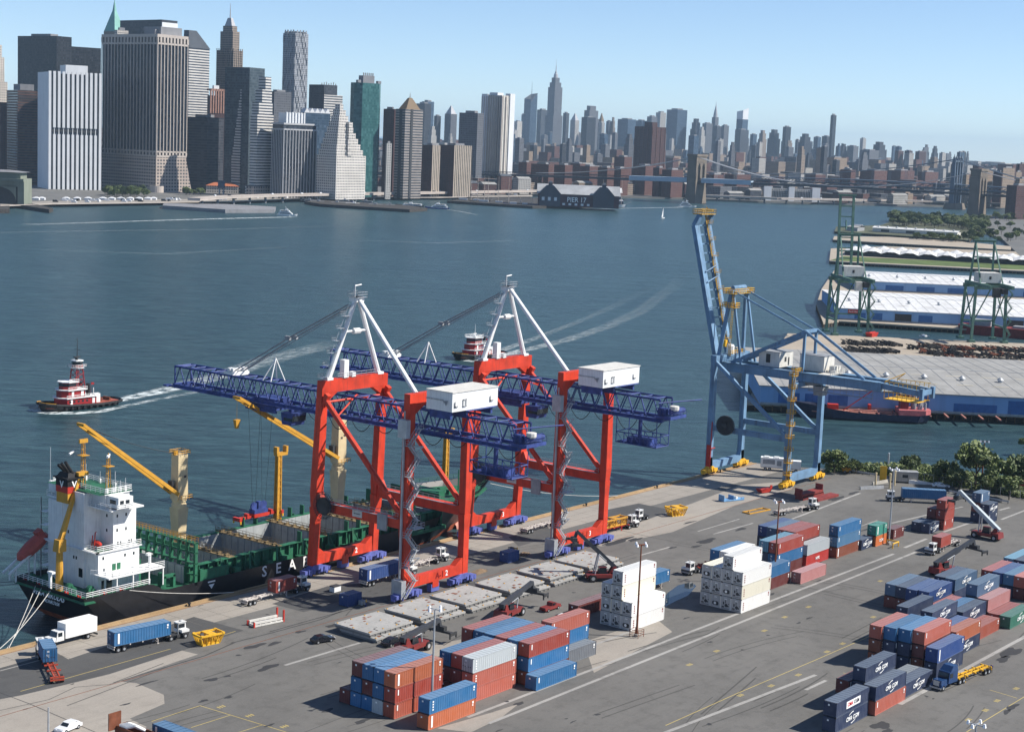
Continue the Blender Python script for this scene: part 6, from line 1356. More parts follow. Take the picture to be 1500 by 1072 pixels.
pier('middle_pier', [(1220,351),(1300,356),(1480,366),(1482,361),(1400,353),(1300,347),(1222,346)])
M['parkgreen'] = ground_mat('park_ground',(.05,.06,.03),(.12,.12,.07)); pier('park_pier', [(1222,339),(1300,344),(1420,352),(1440,330),(1400,319),(1330,316),(1290,330),(1225,332)], mat='parkgreen')
def gable_shed(t, FL, FR, BL, h, rise, mats, doors, eave=.7, name='roof'):
    """FL, FR, BL: ground corners of the near wall and the far left corner; doors in shares of the near wall"""
    FL, FR, BL = [Vector((p.x,p.y,0)) for p in (FL,FR,BL)]; ux = (FR-FL).normalized(); L = (FR-FL).length; uy = Vector((-ux.y,ux.x,0)); D = (BL-FL).dot(uy)
    if D < 0: uy = -uy; D = -D
    t.location = FL; t.rotation_euler.z = math.atan2(ux.y,ux.x); s = 1 if uy.dot(Vector((-ux.y,ux.x,0))) > 0 else -1
    m = MB(); m.prism([(0,0),(L,0),(L,s*D),(0,s*D)] if s > 0 else [(0,s*D),(L,s*D),(L,0),(0,0)], 0, h)
    m.add([(0,0,h),(0,s*D,h),(0,s*D/2,h+rise)],[(0,1,2)]); m.build('wall', mats[0], t)
    m = MB(); e = eave
    for a, b in ((-e,D/2),(D+e,D/2)):
        m.add([(-e,s*a,h-.05),(L+e,s*a,h-.05),(L+e,s*b,h+rise+.1),(-e,s*b,h+rise+.1)],[(0,1,2,3)]); m.add([(-e,s*a,h+.25),(L+e,s*a,h+.25),(L+e,s*b,h+rise+.4),(-e,s*b,h+rise+.4)],[(0,1,2,3)])
        m.add([(-e,s*a,h-.05),(L+e,s*a,h-.05),(L+e,s*a,h+.25),(-e,s*a,h+.25)],[(0,1,2,3)])
    rf = m.build('roof', mats[1], t)
    m = MB()
    for i in range(int(L/14)):
        for f in (.18,.36): x = 8+i*14; z = h+rise*f*2+.42; m.add([(x,s*D*f-.5,z),(x+6.5,s*D*f-.5,z),(x+6.5,s*D*f+.5,z+.06),(x,s*D*f+.5,z+.06)],[(0,1,2,3)])
    m.build('skylight', mats[3] if len(mats)>3 else M['offwhite'], rf)
    m = MB()
    for i in range(int(L/6)):
        x = 3+i*6
        for yy, yk in ((0,D/2),(D,D/2)): m.beam((x,s*yy,h+.3),(x,s*yk,h+rise+.45),.16,.1)
    m.beam((0,s*D/2,h+rise+.42),(L,s*D/2,h+rise+.42),.8,.16); m.build('seam', M['grey'], rf)
    for a, b, dh, dk in doors:
        m = MB(); y = -.06*s; m.box(a*L,b*L,min(y,0),max(y,0),.3,dh); m.build('door', M['dark'] if dk else mats[2], t)
    m = MB(); y = -.08*s; m.box(0,L,min(y,0),max(y,0),0,.9); m.build('plinth', M['grey'], t)
    for i in range(9): 
        x = L*(i+.5)/9; m = MB(); m.lathe([(.9,0),(.9,1.2),(1.5,1.25),(.4,2.2)],(x,s*D*.28,h+rise*.56),8); m.build('roof_vent', M['galv'], rf)
    return L, D, s
t = thing('pier_shed','long grey roofed pier shed with pale blue walls and dark blue doors','shed')
gable_shed(t, G(1113,592), G(1640,618), G(1185,513,7.5), 7.2, 1.6, (M['shedblue'],M['roofgrey'],M['doorblue'],paint('skylight_pane',(.5,.46,.36),.6)), [(.05,.11,5,0),(.125,.18,5,0),(.19,.245,5,0),(.42,.47,6,0),(.54,.66,4,0),(.69,.75,6,0),(.83,.92,4,0)])
t = thing('pier_shed','white roofed pier shed nearer the basin with blue front and black doorway','shed')
LS, DS, ss = gable_shed(t, G(1229,468), G(1640,489), G(1222,425,6.85), 6.6, 2.2, (M['shedblue'],M['roofwhite'],M['doorblue']), [(.055,.095,4.6,0),(.12,.155,4.8,0),(.2,.26,5,1),(.285,.335,4.8,0),(.44,.48,4,0),(.5,.53,4,0),(.6,.66,4.6,1),(.74,.8,4.6,0)])
sg = MB().box(.03*LS,.075*LS,-.14,-.1,4.0,6.2).build('sign_panel', M['redside'], t); sg.location.x = -.0; text('Red Hook', 1.5, M['decal'], 'lettering', sg, (.0525*LS,-.16,5.1))
t = thing('pier_shed','white roofed pier shed behind the other one, blue wall between the roofs','shed')
gable_shed(t, G(1259,425), G(1640,443), G(1259,397,6.8), 6.6, 2.0, (M['shedblue'],M['roofwhite'],M['doorblue']), [(.1,.17,4.4,0),(.22,.29,4.4,0),(.34,.41,4.4,0),(.63,.69,4.4,0),(.8,.88,4.4,0)])
# scalloped white canopies with a grass strip
a, b, c = G(1237,374), G(1640,397), G(1237,360)
ux = Vector((b.x-a.x,b.y-a.y,0)).normalized(); L = (b-a).length; uy = Vector((-ux.y,ux.x,0)); D = abs((c-a).dot(uy)); D = 56
t = thing('canopy_shed','long low building with a row of scalloped white canopies','shed',(a.x,a.y,0),math.atan2(ux.y,ux.x))
m = MB(); m.box(0,L,4,D,0,3.2); m.build('wall', M['dark'], t)
n = int(L/17); 
for row in (0,1):
    for i in range(n):
        x0 = i*17+row*8.5; y0 = row*D*.5; m = MB(); pk = (x0+8.5,y0+D*.25,8.6); vs = [pk]; K = 16
        for k in range(K):
            th = 2*math.pi*k/K; ex = max(abs(math.cos(th)),abs(math.sin(th))); vs.append((x0+8.5+8.4*math.cos(th)/ex, y0+D*.25+D*.245*math.sin(th)/ex, 3.4+(0 if k%4==2 else 1.8)))
        m.add(vs,[(0,1+k,1+(k+1)%K) for k in range(K)]); m.build('canopy', M['roofwhite'], t)
m = MB(); 
pxpoly(m, [(1216,381.5),(1500,395.5),(1640,401),(1640,396),(1500,388),(1236,375.5)], .05); struct('pier_lawn', m, M['grassgreen'])
t = thing('pier_shed','long low white roofed shed on the farthest pier','shed')
gable_shed(t, G(1278,339.5), G(1402,347), G(1290,333,5), 5, 1.4, (M['offwhite'],M['roofwhite'],M['dark']), [(.1,.2,3.5,1),(.4,.5,3.5,1),(.7,.8,3.5,1)], name='far')
t = thing('pier_shed','short grey roofed shed at the tip of the farthest pier','shed')
gable_shed(t, G(1250,337), G(1266,338), G(1252,333,5), 4.6, 1.4, (M['grey'],M['roofgrey'],M['dark']), [(.2,.5,3.2,1)])
# moored barge with red deckhouse
g0, g1 = G(1166,612,ZW), G(1364,622.5,ZW); d = g1-g0; BL_ = d.length
t = thing('tanker_barge','long dark hulled coastal tanker with faded red deck moored along the grey shed','ship',(g0.x,g0.y,ZW),math.atan2(d.y,d.x)); 
hb = 5.6; oy = hb
st = [(0,.4,5.6,2,.3,.7,3,.2,-2),(6,3.4,5.0,7,2.6,.7,8,1.8,-2),(14,5.4,4.0,14,5.2,.7,14,4,-2),(22,hb,3.2,22,hb,.7,22,4,-2),(BL_*.74,hb,3.0,BL_*.74,hb,.7,BL_*.74,4,-2),(BL_*.92,hb,3.2,BL_*.9,hb,.7,BL_*.9,4,-2),(BL_,3.6,3.5,BL_-1,3,.7,BL_-2,2,-2)]
hu = hull(st); hu.v = [(x,y+oy,z) for x,y,z in hu.v]; hu.build('hull', [paint('barge_navy',(.022,.03,.06),.5),paint('barge_low',(.03,.03,.04),.6)], t)
m = MB(); m.prism([(s[0],oy-s[1]*.96) for s in st[1:-1]]+[(s[0],oy+s[1]*.96) for s in reversed(st[1:-1])], 2.4, 2.7); m.box(22,BL_*.72,oy-.4,oy+.4,2.7,3.6)
for k in range(9): m.box(24+k*6.4,24.6+k*6.4,oy-4.6,oy+4.6,2.7,3.2)
for s in (-1.8,1.8): m.tube((20,oy+s,3.2),(BL_*.72,oy+s,3.2),.25,6)
m.build('deck', paint('barge_deck',(.42,.19,.15),.7,var=.3,dirt=.4), t)
m = MB(); m.prism([(BL_*.76,oy-hb),(BL_-2,oy-4.4),(BL_+.2,oy-2),(BL_+.2,oy+2),(BL_-2,oy+4.4),(BL_*.76,oy+hb)], 2.9, 5.0); m.build('poop', paint('barge_pink',(.5,.14,.14),.6), t)
m = MB(); m.box(BL_*.775,BL_*.835,oy-2.6,oy+2.6,5.0,10.4); m.cur = 1; m.box(BL_*.77,BL_*.84,oy-2.9,oy+2.9,10.4,10.8); m.cur = 2; m.box(BL_*.773,BL_*.837,oy-2.65,oy+2.65,8.6,9.6); m.build('wheelhouse', [paint('barge_maroon',(.2,.03,.03),.5), M['offwhite'], M['glass']], t)
m = MB(); m.tube((BL_*.88,oy,5),(BL_*.88,oy,10.6),1.0,10); m.tube((BL_*.92,oy-1.6,5),(BL_*.92,oy-1.6,8),.8,8); m.tube((BL_*.94,oy+1.4,5),(BL_*.94,oy+1.4,8),.8,8); m.tube((BL_*.96,oy-2,5),(BL_*.96,oy-2,7.6),.5,8); m.build('funnel', M['grey'], t)
m = MB(); m.box(12,16,oy-1.5,oy+1.5,3.4,5.2); m.tube((18,oy,3),(30,oy+1,12),.2); m.box(BL_*.55,BL_*.57,oy+1,oy+4,2.7,5.4); m.build('deck_gear', M['redside'], t)
t = thing('barge','dull red flat barge moored beneath the farther green crane','barge',(G(1402,488,ZW).x,G(1402,488,ZW).y,ZW),math.atan2((G(1500,497)-G(1402,488)).y,(G(1500,497)-G(1402,488)).x)); m = MB(); m.frus(2,70,0,12,-1,0,72,0,12,5.2); m.build('hull', M['maroon'], t); m = MB(); m.box(6,18,2,10,5.2,8.5); m.box(30,44,3,9,5.2,6.5); m.build('deckhouse', M['grey'], t)
# rows of parked machines on the cargo pier
def straddle(loc, rz, mat, label):
    m = MB(); m.box(-4,3,-.5,.5,.9,1.5); m.beam((-3.5,0,1.2),(4.2,0,3.0),.5,.6); m.box(1.2,3.4,-1.3,1.3,.6,1.3); m.frus(1.6,2.8,-.9,.9,1.3,1.7,2.6,-.8,.8,2.8); m.cur = 1
    for x in (-3,2.2):
        for y in (-1.3,1.3): m.wheel((x,y,.75),.75,.6)
    o = m.build('yard_chassis', [mat, M['black']], None, loc, rz); o.scale = (.8,.8,.85); return tag(o, label, 'trailer', 'old machines parked on the cargo pier')
M['bomb'] = paint('machine_orange',(.25,.09,.05),.6,var=.3,dirt=.4); M['machgrey'] = paint('machine_dark',(.06,.055,.05),.6,var=.3)
sa = straddle((0,0,-50),0,M['machgrey'],'x'); sb_ = straddle((0,0,-50),0,M['bomb'],'x'); first = {0:True,1:True}
rows = [(1238,1318,505,1.4,0,15),(1240,1312,515,1.5,0,14),(1336,1342,511,1,0,2),(1350,1430,509,5,1,16),(1352,1430,518,4,1,15),(1430,1520,512,5,1,14),(1440,1520,521,5,1,13),(1252,1300,522,2,0,8),(1370,1500,526,5,1,16)]
for x0,x1,y0,dy,kind,n in rows:
    for i in range(n):
        f = (i+.5)/n; kk = 1 if (kind and rnd.random() < .35) else 0; x, y = x0+(x1-x0)*f+rnd.uniform(-2,2), y0+dy*f+rnd.uniform(-1.2,1.2); rz = R(rnd.uniform(120,150)); lab = 'orange old yard machine parked in the crowded rows on the cargo pier' if kk else 'dark old yard machine parked in the crowded rows on the cargo pier'
        src = sb_ if kk else sa
        if first[kk]: first[kk] = False; src.location = at(x,y); src.rotation_euler.z = rz; src['label'] = lab
        else: dup(src, at(x,y), rz, lab)
car(at(1354,494), R(-20), 'white van alone on the cargo pier between the green cranes', M['carwhite'], 6)
t = thing('container','red open hopper standing on the cargo pier edge by the upright green crane','hopper',at(1277,493)); m = MB(); m.frus(-3,3,-1.5,1.5,0,-4,4,-2,2,2.2); m.build('tub',M['redside'],t); m = MB(); m.box(-3.4,3.4,-.2,.2,2.2,2.6); m.build('bar',M['redside'],t)
# ------------------------------------------------------------------ trees
def leaf_mat(name, col):
    k = NT(name); o = k.obj(); oi = k.n('ObjectInfo'); n1 = k.noise(o,.55,4,.6); n2 = k.noise(o,4.0,2)
    b = k.mix(k.ramp(n1,.35,.66), tuple(c*.55 for c in col)+(1,), tuple(c*1.45 for c in col)+(1,)); b = k.mix(k.ramp(n2,.4,.7,0,.5), b, (col[0]*1.9,col[1]*1.6,col[2]*.9,1))
    h = k.n('HueSaturation'); k.l(b,h.inputs['Color']); k.l(k.math('ADD',.78,k.math('MULTIPLY',oi.outputs['Random'],.4)),h.inputs['Value']); k.l(h.outputs[0],k.b.inputs['Base Color']); k.b.inputs['Roughness'].default_value = .6; k.b.inputs['Specular IOR Level'].default_value = .25; return k.m
M['leaf'] = leaf_mat('foliage_green',(.10,.135,.048)); M['leafdk'] = leaf_mat('foliage_dark',(.062,.095,.036)); M['bark'] = paint('bark',(.09,.07,.05),.9,var=.3)
def crown(m, c, rx, ry, rz_, nleaf, size, rg, lobes=7):
    L_ = []
    for _ in range(lobes): th, ph = rg.uniform(0,6.28), rg.uniform(-.5,1.2); q = rg.uniform(.35,.75); L_.append((Vector((c[0]+rx*q*math.cos(th)*math.cos(ph), c[1]+ry*q*math.sin(th)*math.cos(ph), c[2]+rz_*q*math.sin(ph))), rg.uniform(.32,.58)))
    vs, fs = [], []
    for _ in range(nleaf):
        p, r = rg.choice(L_); d = Vector((rg.gauss(0,1),rg.gauss(0,1),rg.gauss(0,1))).normalized()*(rg.random()**.4)*r; p = p+Vector((d.x*rx,d.y*ry,d.z*rz_))
        a = Vector((rg.gauss(0,1),rg.gauss(0,1),rg.gauss(0,1))).normalized(); b = a.orthogonal().normalized(); s = size*rg.uniform(.6,1.3); o = len(vs); vs += [p+a*s,p+b*s*.6,p-a*s,p-b*s*.6]; fs.append((o,o+1,o+2,o+3))
    m.add(vs, fs)
TM = []
rg = random.Random(3)
for q in range(4):
    m = MB(); crown(m,(0,0,.62),.5,.5,.36,1500,.055,rg,9); tm = m.build('crown',M['leaf']); bt = MB(); bt.tube((0,0,0),(.01,.01,.3),.028,7,.018)
    for k in range(6): th = k*1.05+q; bt.tube((.01,.01,.22+.03*k),(.26*math.cos(th),.26*math.sin(th),.5+.05*k),.012,5,.004)
    TM.append((tm.data, bt.build('trunk',M['bark']).data)); bpy.data.objects.remove(tm); bpy.data.objects.remove(bpy.data.objects['trunk'])
NTREE = [0]
def tree(loc, h, w, label, group=None, dark=False, name='tree'):
    q = NTREE[0]%4; NTREE[0] += 1; t = thing(name, label, 'tree', loc, rnd.uniform(0,6.28), group); 
    for nm, me in (('crown',TM[q][0]),('trunk',TM[q][1])):
        o = bpy.data.objects.new(nm, me); C.objects.link(o); o.parent = t; o.scale = (w,w,h)
        if nm == 'crown' and dark: o.material_slots[0].link = 'OBJECT'; o.material_slots[0].material = M['leafdk']
    return t
HT = lambda px, py, top: (G(px,py,0)-EYE).length*(py-top)/FPX*1.02
for px, py, top, wpx, dark, lab in ((1222,692,655,44,0,'rounded green tree at the dock corner just right of the blue crane'),(1253,694,672,34,0,'low spreading tree beside the small yellow machine'),(1277,692,679,16,0,'tiny bush at the basin edge behind the guard rail'),
    (1331,700,663,34,1,'dark dense tree standing behind the tan cabin'),(1376,708,671,34,1,'dark tree left of the tallest tree on the bank'),(1395,700,673,16,1,'thin dark sapling next to the tallest tree'),(1428,716,643,66,0,'tallest broad tree on the basin bank behind the lamp post'),
    (1460,724,668,52,0,'broad green tree right of the tallest one'),(1492,722,662,46,1,'dark tree on the right edge of the picture'),(1405,716,684,40,0,'lower leafy tree in front of the tallest one'),(1445,728,690,40,0,'lower tree against the fence below the tallest one'),(1478,732,695,40,0,'low tree against the fence near the right edge'),(1500,655,640,20,0,'dark treetop on the far right above the water')):
    g = G(px,py,0); D_ = (g-EYE).length; tree((g.x,g.y,-.3), HT(px,py,top)*.95, wpx*D_/FPX*.95, lab, 'trees along the basin bank', dark)
def scatter_green(name, poly, n, h, size, mat, stuff=True):
    P = [G(x,y,0) for x,y in poly]; m = MB(); vs, fs = [], []; x0,x1 = min(p.x for p in P),max(p.x for p in P); y0,y1 = min(p.y for p in P),max(p.y for p in P)
    def ins(x,y):
        c = False; j = len(P)-1
        for i in range(len(P)):
            if (P[i].y>y) != (P[j].y>y) and x < (P[j].x-P[i].x)*(y-P[i].y)/(P[j].y-P[i].y)+P[i].x: c = not c
            j = i
        return c
    k = 0
    while k < n:
        x, y = rg.uniform(x0,x1), rg.uniform(y0,y1)
        if not ins(x,y): continue
        k += 1; hh = h*(.35+.65*(math.sin(x*.11)*math.cos(y*.09)*.5+.5)); p = Vector((x,y,rg.random()**.6*hh)); a = Vector((rg.gauss(0,1),rg.gauss(0,1),rg.gauss(0,.7))).normalized(); b = a.orthogonal().normalized(); s = size*rg.uniform(.6,1.4); o = len(vs); vs += [p+a*s,p+b*s*.7,p-a*s,p-b*s*.7]; fs.append((o,o+1,o+2,o+3))
    m.add(vs,fs); return tag(m.build(name, M[mat]), kind='stuff')
m = MB(); pxpoly(m, [(1205,692),(1245,690),(1330,700),(1400,713),(1520,733),(1560,720),(1520,700),(1400,690),(1340,690),(1290,686),(1215,683)], .02); struct('bank_ground', m, M['grassgreen'])
scatter_green('bank_undergrowth', [(1208,692),(1245,692),(1330,700),(1400,712),(1520,734),(1560,715),(1420,700),(1340,692),(1215,686)], 9000, 3.2, .45, 'leaf')
# park trees beyond the piers
for i in range(120):
    x = rnd.uniform(1303,1445); y = rnd.uniform(320,331)+ (x-1306)*.05; g = G(x,y,0); tree((g.x,g.y,0), rnd.uniform(9,15), rnd.uniform(11,17), 'round tree in the dense grove on the farthest pier', 'grove on the farthest pier', rnd.random()<.5)
for i in range(26):
    x = rnd.uniform(1338,1432); y = 350+(x-1338)*.055+rnd.uniform(-2,1.5); g = G(x,y,0); tree((g.x,g.y,0), rnd.uniform(6,9), rnd.uniform(8,12), 'small tree in the row along the middle pier', 'trees along the middle pier')
for i in range(75):
    x = rnd.uniform(1404,1515); y = rnd.uniform(321,356); g = G(x,y,0); tree((g.x,g.y,0), rnd.uniform(7,13), rnd.uniform(8,13), 'tree scattered among the yards at the foot of the far bridge tower', 'trees by the far bridge tower', rnd.random()<.4)
# small buildings on the Brooklyn side
M['brickdk'] = facade('brick_warehouse',(.16,.075,.055),(.03,.03,.035),4,4,.5,.45); M['brickred'] = facade('brick_red_block',(.26,.10,.07),(.05,.05,.055),3.4,3.2,.5,.5); M['brickbr'] = facade('brick_brown_block',(.20,.11,.08),(.05,.05,.055),3.4,3.2,.5,.5)
# ------------------------------------------------------------------ Manhattan
FA = lambda n, wall, glass=(.03,.04,.055), wx=3.2, wz=3.8, fx=.45, fz=.4, **k: M.__setitem__(n, facade('facade_'+n, wall+(1,), glass+(1,), wx, wz, fx, fz, **k))
FA('black',(.02,.022,.026),(.012,.017,.026),3,4,.25,.3); FA('brownslab',(.12,.065,.05),(.03,.03,.035),3.4,3.9,.0,.5); FA('whitefin',(.03,.038,.05),(.02,.028,.04),5,3.9,0,.25)
FA('darkglass',(.025,.03,.04),(.014,.02,.03),3.4,3.9,.1,.2); FA('podium',(.42,.35,.30),(.035,.04,.05),5.2,4.6,.4,.5); FA('stone',(.27,.215,.17),(.05,.05,.055),3.3,3.7,.5,.45); FA('stonepale',(.55,.5,.44),(.06,.06,.065),3.4,3.7,.5,.45)
FA('band',(.6,.57,.53),(.035,.045,.06),6,4,0,.5); FA('bandgrey',(.30,.265,.24),(.035,.04,.05),6,4,0,.5); FA('banddark',(.06,.06,.07),(.025,.03,.04),6,4,0,.45); FA('greyglass',(.07,.09,.105),(.03,.045,.055),3.2,3.9,.12,.2); FA('greenglass',(.03,.12,.115),(.02,.085,.085),3,3.9,.06,.12)
FA('steel',(.34,.35,.37),(.08,.095,.115),2.6,3.3,.55,.35,grough=.25); FA('finstripe',(.03,.035,.045),(.02,.025,.035),4,4,0,.12); FA('wallst',(.62,.58,.53),(.07,.07,.075),3.6,3.8,.45,.45); FA('stripewhite',(.62,.59,.53),(.12,.11,.1),4.5,40,.62,.0)
FA('brick',(.115,.052,.042),(.035,.035,.04),3.4,3.1,.45,.5); FA('brickdark',(.075,.034,.03),(.025,.025,.03),3.4,3.1,.45,.5); FA('tanblock',(.28,.21,.155),(.06,.055,.05),3.4,3.1,.5,.5); FA('greyblock',(.13,.135,.15),(.05,.055,.065),3.6,3.8,.4,.45); FA('blueglass',(.05,.085,.13),(.03,.055,.09),4,4,.12,.2); FA('paleblock',(.40,.385,.36),(.08,.085,.09),3.6,3.6,.5,.45); FA('darkblock',(.045,.05,.06),(.03,.035,.045),3.6,3.8,.35,.4)
FA('brownstripe',(.42,.36,.29),(.04,.035,.035),4.2,3,.55,.0)
M['copper'] = paint('copper_green',(.2,.42,.36),.7,var=.15,dirt=.1,scale=.05); M['mech'] = paint('roof_plant_grey',(.22,.22,.23),.8,var=.15,scale=.05); M['finwhite'] = paint('fin_white',(.68,.69,.7),.6,var=.05,dirt=.1,scale=.05); M['finstone'] = paint('fin_stone',(.44,.385,.34),.7,var=.08,dirt=.1,scale=.05); M['fingrey'] = paint('fin_grey',(.4,.4,.41),.6,var=.08,dirt=.1,scale=.05); M['gold'] = paint('gold_roof',(.17,.115,.06),.5,var=.1,dirt=0,scale=.05); M['roofslate'] = paint('slate_roof',(.08,.09,.105),.7,var=.15,scale=.05); M['tile'] = paint('orange_roof_tiles',(.4,.13,.06),.8)
def rowsolve(Cn, d, px, sgn):
    lo, hi = 0.0, 900.0
    for _ in range(40):
        mid = (lo+hi)/2; x = PX(Cn+d*mid)[0]
        if (x < px) == (sgn > 0): lo = mid
        else: hi = mid
    return (lo+hi)/2
def B(name, label, xl, xc, xr, yt, D, phi=50, depth=None, group=None, cat='skyscraper'):
    Cn = F(xc, yt, D); p = R(phi); dR = RGT*math.cos(p)+FWD*math.sin(p); dL = FWD*math.cos(p)-RGT*math.sin(p)
    wr = rowsolve(Cn, dR, xr, 1); wl = rowsolve(Cn, dL, xl, -1) if xl < xc-.3 else (depth or wr)
    t = thing(name, label, cat, (Cn.x, Cn.y, .4), math.atan2(dR.y,dR.x), group); return t, wr, wl, Cn.z-.4
def H_(y, t, px, D): return F(px, y, D).z-.4
def part(t, name, mat, *boxes):
    m = MB()
    for b in boxes: m.box(*b)
    return m.build(name, mat, t)
def fins(t, wr, wl, z0, z1, n_r, n_l, mat, w=1.0, dp=.9, name='mullion'):
    m = MB()
    for i in range(n_r+1): x = wr*i/n_r; m.box(x-w/2,x+w/2,-dp,.05,z0,z1)
    for i in range(n_l+1): y = wl*i/n_l; m.box(-dp,.05,y-w/2,y+w/2,z0,z1)
    return m.build(name, mat, t)
def plant(t, wr, wl, h, dh, f=.25, mat='mech'): return part(t,'roof_plant',M[mat],(wr*f,wr*(1-f),wl*f,wl*(1-f),h,h+dh))
def simple(name, label, xl, xc, xr, yt, D, mat, phi=50, ph=6, **k):
    t, wr, wl, h = B(name, label, xl, xc, xr, yt, D, phi, **k); part(t,'tower',M[mat],(0,wr,0,wl,0,h))
    if ph: plant(t, wr, wl, h, ph)
    return t, wr, wl, h
# the downtown cluster, left to right
t,wr,wl,h = B('office_tower','pale stone tower cut off by the left edge of the picture',-14,-2,11,120,2500); part(t,'tower',M['stonepale'],(0,wr,0,wl,0,h)); part(t,'setback',M['stonepale'],(wr*.1,wr*.75,wl*.1,wl*.9,h,h+36),(wr*.2,wr*.6,wl*.25,wl*.75,h+36,h+54))
t,wr,wl,h = simple('office_tower','black glass box tower, the taller of the two black ones at left',26,83,105,53,2720,'black',55,4)
t,wr,wl,h = simple('office_tower','lower black glass tower wedged left of the big dark brown striped one',99,100,148,68,2760,'black',35,0)
t,wr,wl,h = B('office_tower','dark brown banded block left of the white finned tower',10,26,60,132,2420,30); part(t,'tower',M['brownslab'],(0,wr,0,wl,0,h)); plant(t,wr,wl,h,9,.2)
m = MB(); [m.box(wr*(i+.25)/11,wr*(i+.7)/11,-.4,.1,h-14,h-9) for i in range(11)]; build_each(m,'window',M['dark'],t)
t,wr,wl,h = simple('office_tower','narrow dark brown slab at the far left edge beside the water',-5,1,10,150,2440,'brickdark',40,0)
t,wr,wl,h = B('office_tower','white tower with many vertical fins standing by the water',57,73,147,104,2310,28); part(t,'tower',M['whitefin'],(.5,wr-.5,.5,wl-.5,0,h-3)); z = h*.5
m = MB(); n = 11
for i in range(n+1):
    x = wr*i/n
    if i not in (0,n): m.box(x-1.75,x+1.75,-1.8,.6,0,z-5); m.box(x-1.75,x+1.75,-1.6,.6,z+4,h)
    else: m.box(x-1.7,x+1.7,-1.8,1,0,h)
    m.box(x-.5,x+.5,-.6,.6,z-5,z+4)
m.box(-1.6,.6,0,wl,0,h-1); m.build('fin', M['finwhite'], t); part(t,'dark_floor',M['dark'],(1,wr-1,-.5,.6,z-1.5,z+1.5)); part(t,'roof_plant',M['finwhite'],(wr*.38,wr*.82,wl*.3,wl*.8,h-3,h+10))
# the big bronze striped tower with flared podium
t,wr,wl,h = B('office_tower','massive dark striped tower with pale stone ribs and a flared windowed base',150,231,275,50,2350,52); zp = H_(222,t,231,2350)
part(t,'tower',M['darkglass'],(.6,wr-.6,.6,wl-.6,zp,h-12)); fins(t,wr,wl,zp,h-10,9,17,M['finstone'],1.15,1.0)
part(t,'crown',M['finstone'],(-.8,wr+.8,-.8,wl+.8,h-4,h),(-.8,wr+.8,-.8,wl+.8,h-14,h-11.5)); m = MB()
for i in range(10): x = wr*i/9; m.box(x-1.6,x+1.6,-.8,.6,h-11.6,h-3.9)
for i in range(18): y = wl*i/17; m.box(-.8,.6,y-1.6,y+1.6,h-11.6,h-3.9)
m.build('crown_pier', M['finstone'], t); part(t,'crown_recess',M['dark'],(.8,wr-.8,.8,wl-.8,h-12,h-3.8))
m = MB(); fl = wr*.16; m.add([(0,0,0),(wr+fl*1.3,0,0),(wr+fl*1.3,wl,0),(0,wl,0),(0,0,zp-8),(wr,0,zp-8),(wr,wl,zp-8),(0,wl,zp-8)],[(3,2,1,0),(4,5,6,7),(0,1,5,4),(1,2,6,5),(2,3,7,6),(3,0,4,7)]); m.build('podium', M['podium'], t)
part(t,'belt',M['finstone'],(-.6,wr+.6,-.6,wl+.6,zp-8,zp-5.5),(-.6,wr+.6,-.6,wl+.6,zp-1.5,zp+.5)); m = MB(); [m.box(wr*i/9-1.4,wr*i/9+1.4,-.6,.6,zp-6,zp-1) for i in range(10)]; [m.box(-.6,.6,wl*i/17-1.4,wl*i/17+1.4,zp-6,zp-1) for i in range(18)]; m.build('belt_pier', M['finstone'], t); part(t,'belt_recess',M['dark'],(.8,wr-.8,.8,wl-.8,zp-6,zp-1))
m = MB(); m.lathe([(10,0),(10,9),(7.5,9),(7.5,0)],(wr*.02,-.5,0),20); m.build('arch',M['finstone'],t); part(t,'roof_plant',M['mech'],(wr*.2,wr*.9,wl*.05,wl*.35,h,h+11),(wr*.1,wr*.5,wl*.1,wl*.22,h,h+7))
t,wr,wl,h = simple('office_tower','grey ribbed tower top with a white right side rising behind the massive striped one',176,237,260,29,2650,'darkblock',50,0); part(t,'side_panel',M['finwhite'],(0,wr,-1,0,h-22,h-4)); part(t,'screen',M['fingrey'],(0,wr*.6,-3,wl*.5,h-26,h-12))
t,wr,wl,h = B('office_tower','old tower with green copper pyramid roof and thin spire',152,168,183,46,2800,45); part(t,'tower',M['stone'],(0,wr,0,wl,0,h)); m = MB(); m.frus(0,wr,0,wl,h,wr*.4,wr*.6,wl*.4,wl*.6,h+34); m.frus(wr*.4,wr*.6,wl*.4,wl*.6,h+34,wr*.47,wr*.53,wl*.47,wl*.53,h+48); m.tube((wr/2,wl/2,h+48),(wr/2,wl/2,h+64),.7,6,.2); m.build('pyramid_roof',M['copper'],t)
t,wr,wl,h = simple('office_tower','small pale stone penthouse block in front of the green pyramid roof',168,172,188,44,2600,'stonepale',40,4)
t,wr,wl,h = B('office_tower','banded tower with sloping dark slate roof just right of the massive striped one',270,277,307,70,2560,55); part(t,'tower',M['band'],(0,wr,0,wl,0,h)); m = MB(); m.frus(-1,wr+1,-1,wl+1,h,-1,wr*.35,0,wl,h+26); m.build('mansard_roof',M['roofslate'],t)
t,wr,wl,h = B('office_block','mid height block with dark horizontal bands below the slate roofed tower',272,304,328,172,2450,60); part(t,'tower',M['banddark'],(0,wr,0,wl,0,h)); plant(t,wr,wl,h,4)
t,wr,wl,h = B('office_tower','slim brown tower with open framed top between slate roof and glass tower',304,309,335,130,2500,38); part(t,'tower',M['brickdark'],(0,wr,0,wl,0,h-10)); m = MB(); [m.box(wr*i/7-1,wr*i/7+1,-1,1.5,h-36,h) for i in range(8)]; m.box(-1,wr+1,-1,wl,h-3,h); m.build('crown_frame',paint('brown_frame',(.36,.2,.15),.7),t); part(t,'roof_plant',M['finwhite'],(wr*.2,wr*.5,wl*.2,wl*.6,h,h+5))
